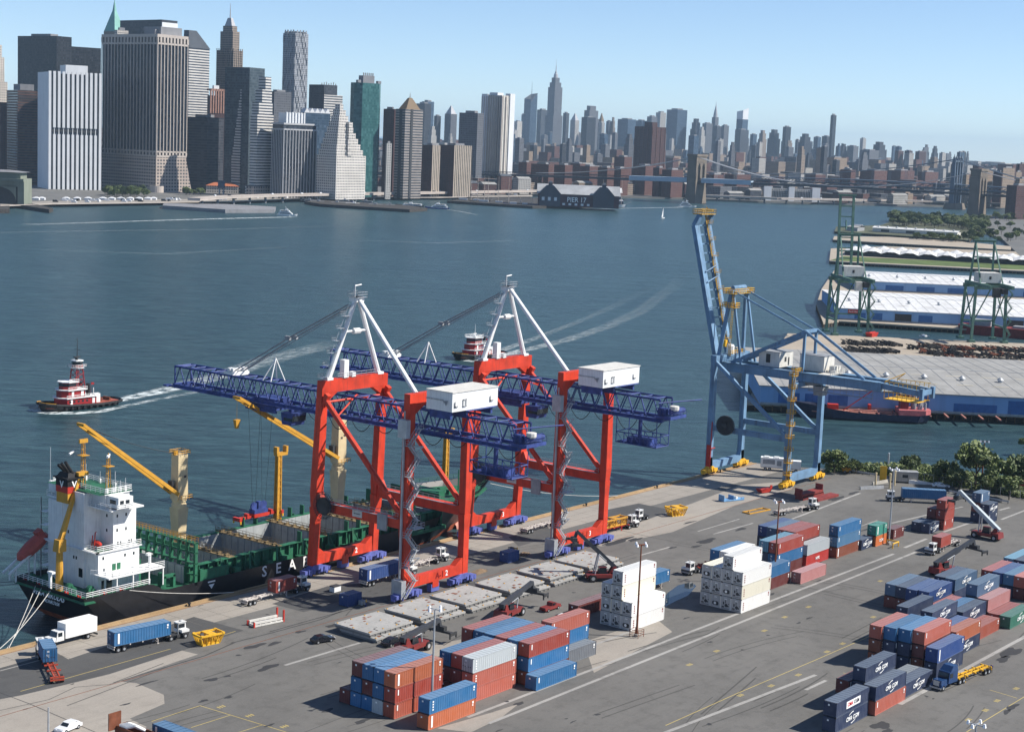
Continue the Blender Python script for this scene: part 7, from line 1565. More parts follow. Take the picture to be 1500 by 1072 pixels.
t,wr,wl,h = B('art_deco_tower','tall slender stone tower stepping up to a pointed glass lantern',318,342,355,74,2750,55)
part(t,'tower',M['stone'],(0,wr,0,wl,0,h)); m = MB(); z1 = H_(46,t,340,2750); m.box(wr*.12,wr*.88,wl*.12,wl*.88,h,z1); m.box(wr*.22,wr*.78,wl*.22,wl*.78,z1,z1+9); m.build('setback',M['stone'],t)
fins(t,wr,wl,h*.3,h+3,5,8,M['stone'],1.2,.8,'rib'); m = MB(); m.frus(wr*.28,wr*.72,wl*.28,wl*.72,z1+9,wr*.4,wr*.6,wl*.4,wl*.6,z1+22); m.tube((wr/2,wl/2,z1+20),(wr/2,wl/2,z1+46),1.2,6,.2); m.build('spire',M['fingrey'],t)
# glass tower with white banded stair-step wing
t,wr,wl,h = B('office_tower','grey green glass tower with stair stepped white banded edges',330,366,388,99,2420,60); part(t,'tower',M['greyglass'],(0,wr,0,wl,0,h)); m = MB(); n = 8
for i in range(n): z0 = h*(.30+.075*i); m.box(-1.5,6,wl*(.30+.0)-i*0,wl*.30+16-i*2,0 if i==0 else z0-h*.075,z0)
m.build('left_steps',M['band'],t)
t,wr,wl,h = B('stepped_tower','white banded tower narrowing in steps, in front of the grey green glass one',361,370,402,272,2340,60)
tot = H_(112,t,386,2340); m = MB()
for x0,x1,z0,z1 in ((0,1,0,h),(.18,.92,h,H_(168,t,385,2340)),(.24,.86,H_(168,t,385,2340),H_(150,t,385,2340)),(.38,.82,H_(150,t,385,2340),H_(131,t,385,2340)),(.52,.78,H_(131,t,385,2340),tot)): m.box(wr*x0,wr*x1,1,max(12,wl*1.2),z0,z1)
m.build('tower',M['band'],t); part(t,'plinth',M['podium'],(-.5,wr+.5,-.5,wl,0,h*.9))
t,wr,wl,h = simple('office_block','small dark grey block peeping up behind the dark striped waterfront building',391,402,427,134,2700,'greyblock',45,3)
t,wr,wl,h = B('apartment_tower','very tall rippled silver tower, slimmest and tallest in the middle of the cluster',415,433,452,46,2950,50); part(t,'tower',M['steel'],(0,wr,0,wl,0,h-3)); m = MB()
for s in range(9):
    for i in range(14): zz = h*(i+.5*(s%2))/14; m.box(wr*s/9,wr*(s+.6)/9,-1.0-.7*math.sin(i*1.7+s),.1,zz,zz+h/22); m.box(-1.0-.7*math.sin(i*1.3+s*2),.1,wl*s/9,wl*(s+.6)/9,zz,zz+h/22)
m.build('bay',M['steel'],t); part(t,'crown',M['steel'],(wr*.05,wr*.95,wl*.05,wl*.95,h-3,h))
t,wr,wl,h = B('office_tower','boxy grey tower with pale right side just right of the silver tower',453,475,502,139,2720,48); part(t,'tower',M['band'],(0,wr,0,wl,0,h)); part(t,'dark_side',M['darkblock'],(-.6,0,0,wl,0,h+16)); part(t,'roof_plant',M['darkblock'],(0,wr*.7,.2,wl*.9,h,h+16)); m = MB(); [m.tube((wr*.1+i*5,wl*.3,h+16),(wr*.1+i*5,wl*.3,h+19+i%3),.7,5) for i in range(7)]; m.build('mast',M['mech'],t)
t,wr,wl,h = simple('office_block','low blue grey block with zigzag top behind the stepped white building',440,446,484,165,2600,'blueglass',40,0); m = MB(); [m.frus(wr*i/5,wr*(i+1)/5,0,wl,h,wr*(i+.45)/5,wr*(i+.55)/5,0,wl,h+7) for i in range(5)]; m.build('zigzag_roof',M['finwhite'],t)
t,wr,wl,h = B('office_block','dark waterfront block with thin white vertical stripes and arched top floor',399,416,464,180,2340,50); part(t,'tower',M['finstripe'],(.4,wr-.4,.4,wl-.4,0,h)); fins(t,wr,wl,0,h-8,11,7,M['fingrey'],.9,.8); part(t,'crown',M['fingrey'],(-.8,wr+.8,-.8,wl+.8,h-2.5,h),(-.8,wr+.8,-.8,wl+.8,h-10,h-8)); part(t,'roof_plant',M['finwhite'],(wr*.08,wr*.62,wl*.05,wl*.7,h,h+14)); m = MB(); [m.box(wr*.08+wr*.54*i/6-.9,wr*.08+wr*.54*i/6+.9,wl*.05-1.6,wl*.05,h,h+15) for i in range(7)]; m.build('plant_pier',M['finwhite'],t)
t,wr,wl,h = B('stepped_tower','pale stone wedding cake building stepping up like a ziggurat at the waterfront',464,493,536,228,2360,57); m = MB(); part(t,'tower',M['wallst'],(0,wr,0,wl,0,h)); tot = H_(153,t,505,2360); n = 9
for i in range(n): f = (i+1)/n; q = wr*.055*(i+1); q2 = wl*.05*(i+1); m.box(wr*.0+q*.55,wr-q*1.25,q2*.6+1,wl-q2,h+(tot-h)*i/n,h+(tot-h)*f)
m.build('setback',M['wallst'],t); m = MB()
for i in range(6): q = wr*.055*(i+1); m.box(wr*.35+i*1.2,wr*.5+i*.8,q*.2-2,q*.6+6,h+(tot-h)*i/n,h+(tot-h)*(i+.9)/n)
m.build('dormer',M['wallst'],t)
t,wr,wl,h = B('office_tower','plain dark green glass tower with chamfered corner and rooftop drum',509,524,563,121,2480,40); m = MB(); c = 9; m.prism([(c,0),(wr-c,0),(wr,c),(wr,wl-c),(wr-c,wl),(c,wl),(0,wl-c),(0,c)],0,h); m.build('tower',M['greenglass'],t); part(t,'roof_plant',M['mech'],(wr*.3,wr*.72,wl*.25,wl*.7,h,h+11),(wr*.05,wr*.16,wl*.1,wl*.3,h,h+4),(wr*.8,wr*.92,wl*.1,wl*.3,h,h+4)); m = MB(); [m.box(wr*.3+i*wr*.07,wr*.33+i*wr*.07,wl*.25,wl*.29,h+11,h+15) for i in range(6)]; m.build('cooling_unit',M['mech'],t)
t,wr,wl,h = simple('office_tower','dark flank of the tower attached left of the pointed roof building',562,578,582,160,2560,'brickdark',50,3)
t,wr,wl,h = B('office_tower','stone tower with banded windows and small golden pyramid on top',580,594,620,160,2500,55); part(t,'tower',M['bandgrey'],(0,wr,0,wl,0,h)); part(t,'dark_bay',M['dark'],(wr*.30,wr*.42,-.8,.2,0,h),(-.5,.4,wl*.3,wl*.6,0,h)); m = MB(); m.frus(wr*.1,wr*.9,wl*.1,wl*.9,h,wr*.42,wr*.58,wl*.42,wl*.58,h+17); m.tube((wr/2,wl/2,h+16),(wr/2,wl/2,h+25),.8,6,.15); m.build('pyramid_roof',M['gold'],t)
t,wr,wl,h = simple('office_tower','thin white and red edged tower squeezed right of the green glass one',565,567,574,210,2450,'paleblock',40,3)
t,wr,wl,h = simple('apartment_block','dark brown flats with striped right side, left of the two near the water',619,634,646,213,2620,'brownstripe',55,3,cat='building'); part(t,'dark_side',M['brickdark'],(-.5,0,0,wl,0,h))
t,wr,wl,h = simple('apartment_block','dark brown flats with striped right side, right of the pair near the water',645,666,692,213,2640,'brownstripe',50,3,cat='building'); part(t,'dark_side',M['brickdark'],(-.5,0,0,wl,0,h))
t,wr,wl,h = B('telephone_tower','windowless white slab tower with vertical stripes standing alone right of downtown',707,736,753,140,3050,52); part(t,'tower',M['stripewhite'],(0,wr,0,wl,0,h)); fins(t,wr,wl,0,h-2,3,9,M['finstone'],2.0,1.4,'rib'); part(t,'corner_shaft',M['finwhite'],(wr*.62,wr+1,-2,wl*.2,0,h+4),(-1,wr*.1,wl*.72,wl+1,0,h+2)); part(t,'roof_plant',M['finwhite'],(wr*.1,wr*.6,wl*.3,wl*.7,h,h+5)); 
t,wr,wl,h = simple('office_block','broad grey slab block behind and left of the windowless white tower',673,700,709,166,3000,'greyblock',55,4)
t,wr,wl,h = simple('brown_tower','dark red brown twin stepped apartment tower above the stone bridge',931,956,975,186,3600,'brickdark',52,0,cat='building'); part(t,'upper_tower',M['brickdark'],(wr*.1,wr*.5,wl*.1,wl*.55,h,h+10)); fins(t,wr,wl,0,h,3,4,M['brick'],2.0,1.0,'pier')
# farther skyline, mostly midtown
def far(x0,x1,y,D,mat,label,style='box',name='distant_tower',phi=None,group=None):
    ph = phi if phi is not None else rnd.choice([38,45,52]); xc = x0+(x1-x0)*(.35+.25*rnd.random())
    t,wr,wl,h = B(name,label,x0,xc,x1,y,D,ph,group=group); b = h
    if style == 'step':
        part(t,'tower',M[mat],(0,wr,0,wl,0,h*.78)); part(t,'setback',M[mat],(wr*.12,wr*.88,wl*.12,wl*.88,h*.78,h*.92),(wr*.25,wr*.75,wl*.25,wl*.75,h*.92,h))
    elif style == 'point':
        part(t,'tower',M[mat],(0,wr,0,wl,0,h*.86)); m = MB(); m.frus(wr*.05,wr*.95,wl*.05,wl*.95,h*.86,wr*.46,wr*.54,wl*.46,wl*.54,h*1.0); m.build('pointed_roof',M['fingrey'],t)
    else:
        part(t,'tower',M[mat],(0,wr,0,wl,0,h)); plant(t,wr,wl,h,h*.025,.22)
    return t,wr,wl,h
t,wr,wl,h = far(768,787,150,8000,'blueglass','distant pale blue glass tower with slanted top and needle left of the antenna tower',phi=40); m = MB(); m.add([(0,0,h),(wr,0,h),(wr,wl,h),(0,wl,h),(wr*.2,wl*.2,h+14),(wr,0,h+44),(wr,wl,h+40),(0,wl,h+16)],[(0,1,5,4),(1,2,6,5),(2,3,7,6),(3,0,4,7),(4,5,6,7)]); m.tube((wr*.6,wl*.5,h+20),(wr*.6,wl*.5,h+95),1.6,5,.4); m.build('crystal_top',M['blueglass'],t)
t,wr,wl,h = B('antenna_tower','tallest distant tower with stepped shoulders and a long antenna mast',803,813,824,128,7800,45); part(t,'shaft',M['greyblock'],(0,wr,0,wl,0,h)); part(t,'base',M['greyblock'],(-wr*.14,wr*1.1,-wl*.1,wl*1.1,0,h*.62)); part(t,'setback',M['greyblock'],(wr*.1,wr*.9,wl*.1,wl*.9,h,h+22),(wr*.22,wr*.78,wl*.22,wl*.78,h+22,h+44)); m = MB(); c = (wr/2,wl/2,0); m.lathe([(11,h+44),(9,h+60),(5,h+66),(4.6,h+72),(2,h+74),(1.6,h+100),(.6,h+102),(.5,h+128)],c,8); m.build('mast',M['fingrey'],t)
for a in ((753,765,178,7000,'stripewhite','distant block with vertical white stripes right of the windowless white tower','box'),(764,770,168,7800,'blueglass','distant dull blue slab just left of the slanted glass tower','box'),(787,803,161,8200,'darkblock','distant dark flat topped slab directly left of the antenna tower','box'),
  (825,834,166,7600,'darkblock','distant thin dark slab directly right of the antenna tower','box'),(836,849,166,7000,'paleblock','distant pale stone tower with a pointed cap two right of the antenna tower','point'),(853,880,155,7400,'greyblock','distant broad grey tower with notched top','step'),(852,873,172,6800,'black','distant black slab in front of the broad notched grey tower','box'),
  (876,886,180,7000,'paleblock','distant stone block under the golden pyramid','box'),(888,896,178,7400,'greyblock','distant slim grey tower left of a taller rounded one','box'),(895,902,172,7400,'stone','distant slim stone tower right of the golden pyramid','step'),(905,932,175,7600,'blueglass','distant wide blue grey block left of the dark brown twin tower','box'),(931,948,177,7800,'blueglass','distant blue block peeping over the dark brown twin tower','box'),(948,963,171,7800,'greyblock','distant grey block above the right part of the brown twin tower','box'),(961,976,165,8000,'paleblock','distant tower with white right side beside the broad blue one','box'),
  (977,1007,161,7900,'blueglass','distant broad dark blue slab tower standing clear of its neighbours','box'),(1012,1028,174,7900,'darkblock','distant dark tower right of the broad blue slab','step'),(1023,1034,186,7400,'paleblock','distant white block with rounded shoulders near the needle spired tower','step'),(1029,1044,181,7800,'greyblock','distant grey slab left of the needle spired tower','box'),(1044,1057,185,7500,'darkblock','distant dark block in front of the needle spired tower','box'),(1057,1068,184,7700,'greyblock','distant grey slab right of the needle spired tower','box'),(1048,1060,204,6500,'paleblock','distant small white block under the needle spired tower','box'),
  (1077,1097,190,7300,'darkblock','distant dark blue block in front of the white topped tower','box'),(1099,1109,197,7600,'blueglass','distant low blue block right of the white topped tower','box'),(1111,1124,191,7500,'stone','distant stone tower with stepped crown, left of a dark pair','step'),(1125,1144,190,7600,'darkblock','distant dark twin height block','step'),(1147,1159,186,7600,'black','distant dark slab with lighter right side, tallest of its neighbours','box'),(1165,1172,205,7400,'greyblock','distant little grey block left of a broad dark one','box'),(1170,1190,196,7300,'darkblock','distant broad dark block with peaked plant on its roof','step'),
  (1192,1203,201,7500,'blueglass','distant blue slab left of the tallest thin dark tower','box'),(1204,1217,200,7200,'darkblock','distant dark block touching the tallest thin dark tower','box'),(1217,1225.5,169,7000,'black','distant very thin tall black tower towering over its neighbours at right','box'),(1231,1242,211,7300,'darkblock','distant low dark block right of the thin black tower','step'),(1241,1258,214,7300,'greyblock','distant low wide grey block right of the thin black tower','box'),(1260,1269,203,8200,'paleblock','distant hazy pale tower standing alone','box'),(1277,1300,208,7000,'darkblock','distant dark stepped block right of the hazy pale tower','step'),(1260,1288,220,6000,'greyblock','distant long grey slab in front of the dark stepped block','box'),
  (1311,1324,221,6200,'brickdark','distant dark slab, leftmost of three alike','box'),(1325,1337,221,6200,'brickdark','distant dark slab, middle of three alike','box'),(1341,1357,222,6200,'brickdark','distant dark slab, right one of three alike','box'),(1353,1362,212,7400,'greyblock','distant rounded grey tower near the blue steel bridge tower','step'),(1365,1375,214,7400,'darkblock','distant dark tower nearest left of the blue steel bridge tower','step'),
  (618,636,149,5500,'blueglass','hazy blue glass tower right of the golden pyramid building','box'),(610,632,152,5200,'darkblock','hazy dark block directly behind the golden pyramid','box'),(636,646,170,5600,'darkblock','hazy small dark tower beside the pointed glass one','box'),(652,670,155,5600,'greyblock','hazy tower with a pointed glass crown','point'),(690,707,185,5200,'greyblock','hazy grey block behind the broad slab','box'),(628,640,185,4800,'paleblock','hazy pale low block above the brown flats','step'),(656,664,196,4600,'paleblock','hazy pale tower with lit right edge behind the brown flats','step'),(744,754,186,6500,'greyblock','distant grey block hidden partly by the windowless white tower','box')): far(*a)
t,wr,wl,h = B('needle_tower','distant tower with stepped crown tapering into a silver needle',1043,1048,1053,172,7900,45); part(t,'tower',M['greyblock'],(0,wr,0,wl,0,h)); m = MB(); m.lathe([(wr*.42,h),(wr*.36,h+16),(wr*.22,h+36),(wr*.1,h+50),(1.0,h+58),(.5,h+74)],(wr/2,wl/2,0),8); m.build('needle',M['fingrey'],t)
t,wr,wl,h = B('white_topped_tower','distant pale glass tower with bright white slanted top',1079,1088,1096,175,7600,48); part(t,'tower',M['blueglass'],(0,wr,0,wl,0,h)); m = MB(); m.add([(0,0,h),(wr,0,h),(wr,wl,h),(0,wl,h),(0,0,h+40),(wr,0,h+52),(wr,wl,h+40),(0,wl,h+34)],[(0,1,5,4),(1,2,6,5),(2,3,7,6),(3,0,4,7),(4,5,6,7)]); m.build('slanted_top',M['finwhite'],t)
t,wr,wl,h = B('gold_topped_tower','distant stone tower with a small golden pyramid',877,881,885,178,7000,45); part(t,'tower',M['paleblock'],(0,wr,0,wl,0,h)); m = MB(); m.frus(0,wr,0,wl,h,wr*.45,wr*.55,wl*.45,wl*.55,h+34); m.build('pyramid_roof',M['gold'],t)
# brick housing slabs along the river
_sh = [(x,(Vector(G(x,y,ZW))-EYE).dot(FWD)) for x,y in sh]
def SD(px):
    for (a,b),(c,d) in zip(_sh,_sh[1:]):
        if a <= px <= c: return b+(d-b)*(px-a)/(c-a)
    return 3000
zones = [(690,790,'beside the windowless white tower'),(790,930,'left of brown twin tower'),(930,1030,'around left bridge tower'),(1030,1130,'above pale waterfront building'),(1130,1260,'right of pale building'),(1260,1400,'left of steel bridge tower'),(1400,1520,'right of stone bridge tower')]
def zone(x):
    for a,b,n in zones:
        if a <= x < b: return n
    return 'behind downtown towers'
for x0,xc,x1,y,D in ((778,804,812,241,3050),(812,828,839,242,3080),(850,864,878,244,3120),(876,890,900,246,3020),(894,910,921,247,3060),(928,946,960,243,3150),(957,966,975,246,3100),(970,984,1001,249,3080),(1034,1046,1060,256,3200),(1062,1080,1100,256,3250),(836,850,858,240,3300),(900,915,926,230,3500),(1231,1247,1254,249,3600),(1260,1281,1300,250,3650),(760,772,780,238,3200),(1180,1195,1210,256,3700),(1300,1320,1340,250,4000),(1345,1356,1375,252,3900)):
    t,wr,wl,h = simple('apartment_slab','brick red apartment slabs '+zone((x0+x1)/2),x0,xc,x1,y,D,'brick',58,3,cat='building',group='brick apartment slabs '+zone((x0+x1)/2))
for x0,xc,x1,y,D,mat,lab in ((1443,1444,1455,250,3300,'tanblock','tan slab just right of the right stone bridge tower'),(1469,1470,1487,246,3300,'tanblock','wide tan slab near the right edge of the picture'),(1488,1489,1497,252,3250,'tanblock','narrow tan slab at the right edge of the picture'),(1456,1468,1470,252,3350,'brickdark','dark slab between the two tan slabs at right'),(1489,1494,1512,240,3500,'brickdark','dark stepped block above the right edge of the picture'),(1207,1222,1241,231,4600,'tanblock','cluster of beige blocks right of middle in the distance'),(1406,1416,1420,256,3300,'tanblock','tan slab left of the right stone bridge tower'),(1425,1434,1441,243,3900,'brickdark','dark block seen over the right stone bridge tower'),(1475,1490,1512,272,2700,'brickdark','brown warehouse under the bridge deck at the right edge'),(1488,1494,1512,262,2750,'tanblock','tan warehouse end at the right edge below the deck')):
    simple('apartment_slab' if y < 260 else 'warehouse',lab,x0,xc,x1,y,D,mat,50,3,cat='building')
t,wr,wl,h = simple('office_block','long pale waterfront building with two projecting bays beneath the bridge',1117,1119,1201,275,3150,'paleblock',12,0,cat='building',depth=40); part(t,'bay',M['finwhite'],(0,wr*.13,-3,0,0,h+3),(wr*.44,wr*.54,-3,0,0,h+3),(wr*.86,wr,-3,0,0,h+3)); m = MB(); [m.box(wr*(.16+.028*i),wr*(.172+.028*i),-.4,.1,h*.3,h*.8) for i in range(10)]; [m.box(wr*(.56+.028*i),wr*(.572+.028*i),-.4,.1,h*.3,h*.8) for i in range(10)]; build_each(m,'window',M['dark'],t)
# mid distance towers that fill the skyline, one object each
cols = [('greyblock','grey'),('paleblock','pale'),('stone','stone coloured'),('brick','brick red'),('darkblock','dark'),('tanblock','tan'),('blueglass','blue grey')]
r2 = random.Random(11)
def ridge(x): return 195+ (0 if x < 900 else (x-900)*.055)
for i in range(215):
    x = r2.uniform(640,1420); D = r2.uniform(4200,9500); y = ridge(x)+r2.uniform(-4,34)*(1.0 if D > 6000 else 1.15); y = max(y, 184); wd = r2.uniform(5,13)*min(1.2,6500/D); mat, wn = r2.choice(cols[:1]*4+cols[1:3]+cols[4:5]*3+cols[5:6]+cols[6:]*3+(cols[3:4]*3 if D < 5500 and y > ridge(x)+16 else []))
    b = F(x,y,D)
    if b.z < 22: continue
    tall = 'tall' if y < ridge(x)+10 else 'low'
    lab = f'{tall} {wn} hazy far blocks {zone(x)}'
    far(x-wd/2,x+wd/2,y,D,mat,lab,'step' if r2.random()<.35 else 'box','distant_block',group=lab)
# the low fabric of the city: far too many roofs to count
m = MB(); LIM = []
ang = R(50); dRx = RGT*math.cos(ang)+FWD*math.sin(ang); rzc = math.atan2(dRx.y,dRx.x); ca, sa_ = math.cos(-rzc), math.sin(-rzc)
cm = [M[c[0]] for c in cols]
def low(x, y, w_, d_, h_, mi): lx, ly = x*ca-y*sa_, x*sa_+y*ca; m.cur = mi; m.box(lx-w_/2,lx+w_/2,ly-d_/2,ly+d_/2,.3,.4+h_)
for i in range(6500):
    D = 2700+ (r2.random()**1.6)*11000; lat = r2.uniform(-.36,.36)*D; p = FWD*D+RGT*lat; px = PX((p.x,p.y,5))[0]
    if px < -60 or px > 1560: continue
    if D < SD(px)+(420 if px < 640 else 70): continue
    hh = r2.uniform(8,24) if D < 3600 else r2.uniform(10,42)
    if 4500 < D < 9500 and px > 620 and r2.random() < .3: hh = r2.uniform(40,82)
    if D > 10000: hh = r2.uniform(8,55)
    low(p.x,p.y,r2.uniform(14,48)*(1 if D<7000 else 2),r2.uniform(14,48)*(1 if D<7000 else 2),hh,r2.choice([0,1,2,3,3,3,4,5,5,1]))
tag(m.build('city_blocks', cm, rz=rzc), kind='stuff')
m = MB()
for i in range(300):
    D = r2.uniform(11000,20000); lat = r2.uniform(.0,.36)*D; p = FWD*D+RGT*lat; low(p.x,p.y,r2.uniform(60,200),r2.uniform(60,200),r2.uniform(10,45),r2.choice([0,2,4]))
tag(m.build('horizon_blocks', cm, rz=rzc), kind='stuff')
# low waterfront buildings of the old port, one object each
for x0,x1,y,D,mat,lab in ((566,592,255,2480,'stone','grey stone warehouse at the foot of the pointed roof tower'),(590,602,256,2470,'paleblock','small white fronted building beside the grey stone warehouse'),(600,640,271,2440,'brick','long red brick warehouse above the elevated road'),(640,652,270,2440,'paleblock','short pale house right of the red brick warehouse'),(645,668,246,2560,'paleblock','cream stepped low block below the brown flats'),(655,672,269,2460,'tanblock','bright cream corner building above the elevated road'),(672,700,268,2480,'brick','red gabled row of old houses above the elevated road'),(700,728,270,2500,'brickdark','dark red row of old houses left of the masts'),(728,750,258,2650,'brick','red row of houses below the windowless white tower'),(752,778,262,2680,'paleblock','low white roofed market hall behind the masts'),(840,868,268,2800,'tanblock','low tan building behind the pier hall'),(1000,1012,270,3000,'brickdark','dark low block left of the left stone bridge tower'),(1060,1090,283,2950,'greyblock','low grey shed under the bridge deck'),(1092,1116,279,2950,'darkblock','low dark block left of the long pale waterfront building'),(1220,1250,282,3000,'brickdark','low dark waterfront block right of the long pale building'),(1300,1330,286,3050,'paleblock','low white shed row under the blue steel bridge'),(1355,1385,288,3050,'paleblock','low white shed at the foot of the blue steel bridge tower')):
    t,wr,wl,h = B('waterfront_building',lab,x0,x0+(x1-x0)*.3,x1,y,max(D,SD((x0+x1)/2)+25),35,cat='building'); part(t,'wall',M[mat],(0,wr,0,wl,0,h)); m = MB(); m.frus(-.5,wr+.5,-.5,wl+.5,h,-.5,wr+.5,wl*.45,wl*.55,h+3.5); m.build('roof',M['roofgrey'] if mat != 'brick' else M['roofslate'],t)
t = thing('ferry_terminal','old green stone ferry hall with great arches at the left edge','building',(G(-58,297,0).x,G(-58,297,0).y,0),math.atan2(RGT.y,RGT.x)); m = MB(); gs = paint('ferry_hall_stone',(.19,.21,.165),.8,var=.12,scale=.05)
m.box(-10,18,0,30,0,26); m.box(64,71,0,30,0,26); m.box(18,64,6,30,0,26); m.box(-10,71,-2,30,26,29); m.box(-8,66,4,28,29,36); m.box(18,64,0,3,20,26)
for k in range(12): a0, a1 = math.pi*k/12, math.pi*(k+1)/12; m.add([(41-21*math.cos(a0),0,4+16*math.sin(a0)),(41-21*math.cos(a1),0,4+16*math.sin(a1)),(41-21*math.cos(a1),0,22),(41-21*math.cos(a0),0,22)],[(0,1,2,3)])
m.build('hall',gs,t); part(t,'arch_opening',M['dark'],(20,62,5.6,5.9,0,20)); m = MB(); m.frus(-9,70,0,30,36,20,50,10,20,38); m.build('roof',M['mech'],t)
t = thing('pavilion','low stone pavilion with orange tiled roof left of the banded blocks','building',(G(302,283,0).x,G(302,283,0).y,0),math.atan2(RGT.y,RGT.x)+R(10)); part(t,'wall',M['stonepale'],(0,46,0,24,0,11)); m = MB(); m.frus(-1,47,-1,25,11,12,34,10,14,16); m.build('roof',M['tile'],t)
t = thing('pavilion','bluish glass lift pavilion standing beside the tiled pavilion','building',(G(319,285,0).x,G(319,285,0).y,0),math.atan2(RGT.y,RGT.x)); part(t,'glass_box',M['blueglass'],(0,9,0,8,9,20)); part(t,'post',M['fingrey'],(1,2,1,2,0,9),(7,8,1,2,0,9),(1,2,6,7,0,9),(7,8,6,7,0,9))
for i in range(34): x = rnd.uniform(150,216); g = G(x,287+rnd.uniform(-2.5,3),0); tree((g.x,g.y,0),rnd.uniform(9,15),rnd.uniform(9,14),'tree in the green grove at the foot of the massive striped tower','grove below the massive striped tower',rnd.random()<.3)
for i in range(40): x = rnd.choice([rnd.uniform(520,560),rnd.uniform(600,650),rnd.uniform(830,905),rnd.uniform(1200,1225),rnd.uniform(1285,1330),rnd.uniform(270,300)]); g = G(x,286 if x<700 else 287+(x-850)*.014,0); tree((g.x,g.y,0),rnd.uniform(7,12),rnd.uniform(8,13),'small street tree along the far waterfront','street trees along the far waterfront')
# esplanade tents, kiosks and moored boats
for i, x in enumerate((150,163,176,190,203,216,224,128,112,96,60,52)):
    g = G(x,293.5,0); t = thing('tent','white tents along the far esplanade','tent',(g.x,g.y,.4),math.atan2(RGT.y,RGT.x),'tents along the far esplanade'); m = MB(); m.box(-4,4,0,6,0,2.2); m.frus(-4.4,4.4,-.4,6.4,2.2,-1,1,2,4,3.6); m.build('canvas',M['finwhite'],t)
def slab(name, px, h): 
    pts = [tuple(G(x,y,h).xy) for x,y in px]; a = sum(pts[i][0]*pts[(i+1)%len(pts)][1]-pts[(i+1)%len(pts)][0]*pts[i][1] for i in range(len(pts)))
    if a < 0: pts.reverse()
    struct(name, MB().prism(pts,-6,h), M['mech' if h > 1 else 'seawall'])
slab('heliport_pier',[(238,301),(330,307),(402,307),(404,303),(330,299),(240,298)],1.2); slab('ferry_dock',[(446,295),(470,299),(600,307),(626,305),(600,301),(470,293)],.9); slab('terminal_slip',[(20,299),(72,307),(78,305),(40,296)],1.0); slab('seaport_pier',[(655,294),(700,297),(780,302),(905,301),(912,296),(800,290),(700,289)],.9); slab('terminal_slip_left',[(-40,300),(14,301),(14,307),(-40,307)],1.0)
boats = [(452,297,26),(468,299,30),(492,300.5,34),(520,302,30),(548,303.5,36),(572,304.5,26),(600,302.5,40),(506,297,22),(535,298.5,24)]
for i,(x,y,L) in enumerate(boats): ferry(x,y,L,'moored_boat','moored work boat '+['at the left end of the far dock','second along the far dock','with dark hull third along the far dock','white cabined fourth along the far dock','longest dark hull on the far dock','small one near the white topped ferry','white topped ferry at the dock end','behind the others near the dock shed','behind the others at mid dock'][i],(M['navy'] if i%2 else M['dark'],M['white'] if i in (3,6) else M['grey']),1 if i%2 else -1,1)
# promenade and parked vehicles along the far shore
m = MB(); sp = [(x,y) for x,y in sh if -10 <= x <= 800]; sheet(m, [G(x,y+.2,0) for x,y in sp]+[G(x,y-4.5,0) for x,y in reversed(sp)], .45); struct('promenade', m, M['apron'])
m = MB(); pts = [G(x,y+.15,.4) for x,y in sp]
for a,b in zip(pts,pts[1:]): m.beam(a+Vector((0,0,.6)),b+Vector((0,0,.6)),.8,1.2)
tag(m.build('balustrade',M['finstone']),'pale stone balustrade along the edge of the far esplanade','balustrade')
vs_ = []
for mt, n_, cl in (('carwhite',44,'white'),('carblack',26,'dark')):
    o0 = None
    for i in range(n_):
        x = r2.uniform(72,470) if i%3 else r2.uniform(500,760); yy = [b+(d-b)*(x-a)/(c-a) for (a,b),(c,d) in zip(sh,sh[1:]) if a <= x <= c][0]-r2.uniform(1.2,4.2); g = G(x,yy,0)
        if o0 is None: m = MB(); m.box(-3.2,3.2,-1.1,1.1,.4,1.9); m.frus(-3.2,1.8,-1.1,1.1,1.9,-3,1.2,-1,1,3.0); o0 = tag(m.build('parked_vehicle',M[mt],None,(g.x,g.y,.5),R(-60)),f'tiny {cl} vehicle parked along the far esplanade','van','vehicles along the far esplanade')
        else: dup(o0,(g.x,g.y,.5),R(r2.choice([-60,-50,30])))
# pier hall, tall ships
g = G(905,301,0); d0 = (G(788,303,0)-g); L = d0.length; t = thing('pier_hall','dark red barn like pier hall with gables and big white lettering','building',(g.x,g.y,.9),math.atan2(-RGT.y,-RGT.x)); t.rotation_euler.z = math.atan2(RGT.y,RGT.x); t.location = (G(788,302,0).x,G(788,302,0).y,.9)
hall = paint('hall_maroon',(.07,.03,.04),.8,var=.2,scale=.05); gl = paint('gable_slate',(.05,.06,.08),.7,scale=.05); L = 118
part(t,'wall',hall,(0,L,0,60,0,18)); m = MB(); m.frus(-2,L+2,-2,62,18,-2,L+2,24,36,31); rf = m.build('roof',paint('hall_roof',(.33,.34,.35),.7,scale=.05),t)
for x in (2,L*.68): m = MB(); m.prism([(x,-5),(x+30,-5),(x+30,2),(x,2)],0,18); m.add([(x-1,-5.2,18),(x+31,-5.2,18),(x+20,-5.2,30),(x+10,-5.2,30),(x-1,20,18),(x+31,20,18),(x+20,20,30),(x+10,20,30)],[(0,1,2,3),(1,5,6,2),(4,0,3,7),(3,2,6,7),(5,4,7,6)]); m.box(x+12,x+18,-5,2,30,34); m.frus(x+11,x+19,-6,3,34,x+15,x+15.5,-2,-1,37); m.build('gable',gl,t)
text('PIER 17',10,M['decal'],'lettering',t,(L*.475,-.4,10),sx=.9,bold=.1)
m = MB(); [m.box(L*.3+i*9,L*.3+i*9+4,-.3,.1,2,5) for i in range(5)]; [m.box(5+i*9,9+i*9,-5.4,-5,8,13) for i in range(3)]; build_each(m,'window',M['finwhite'],t)
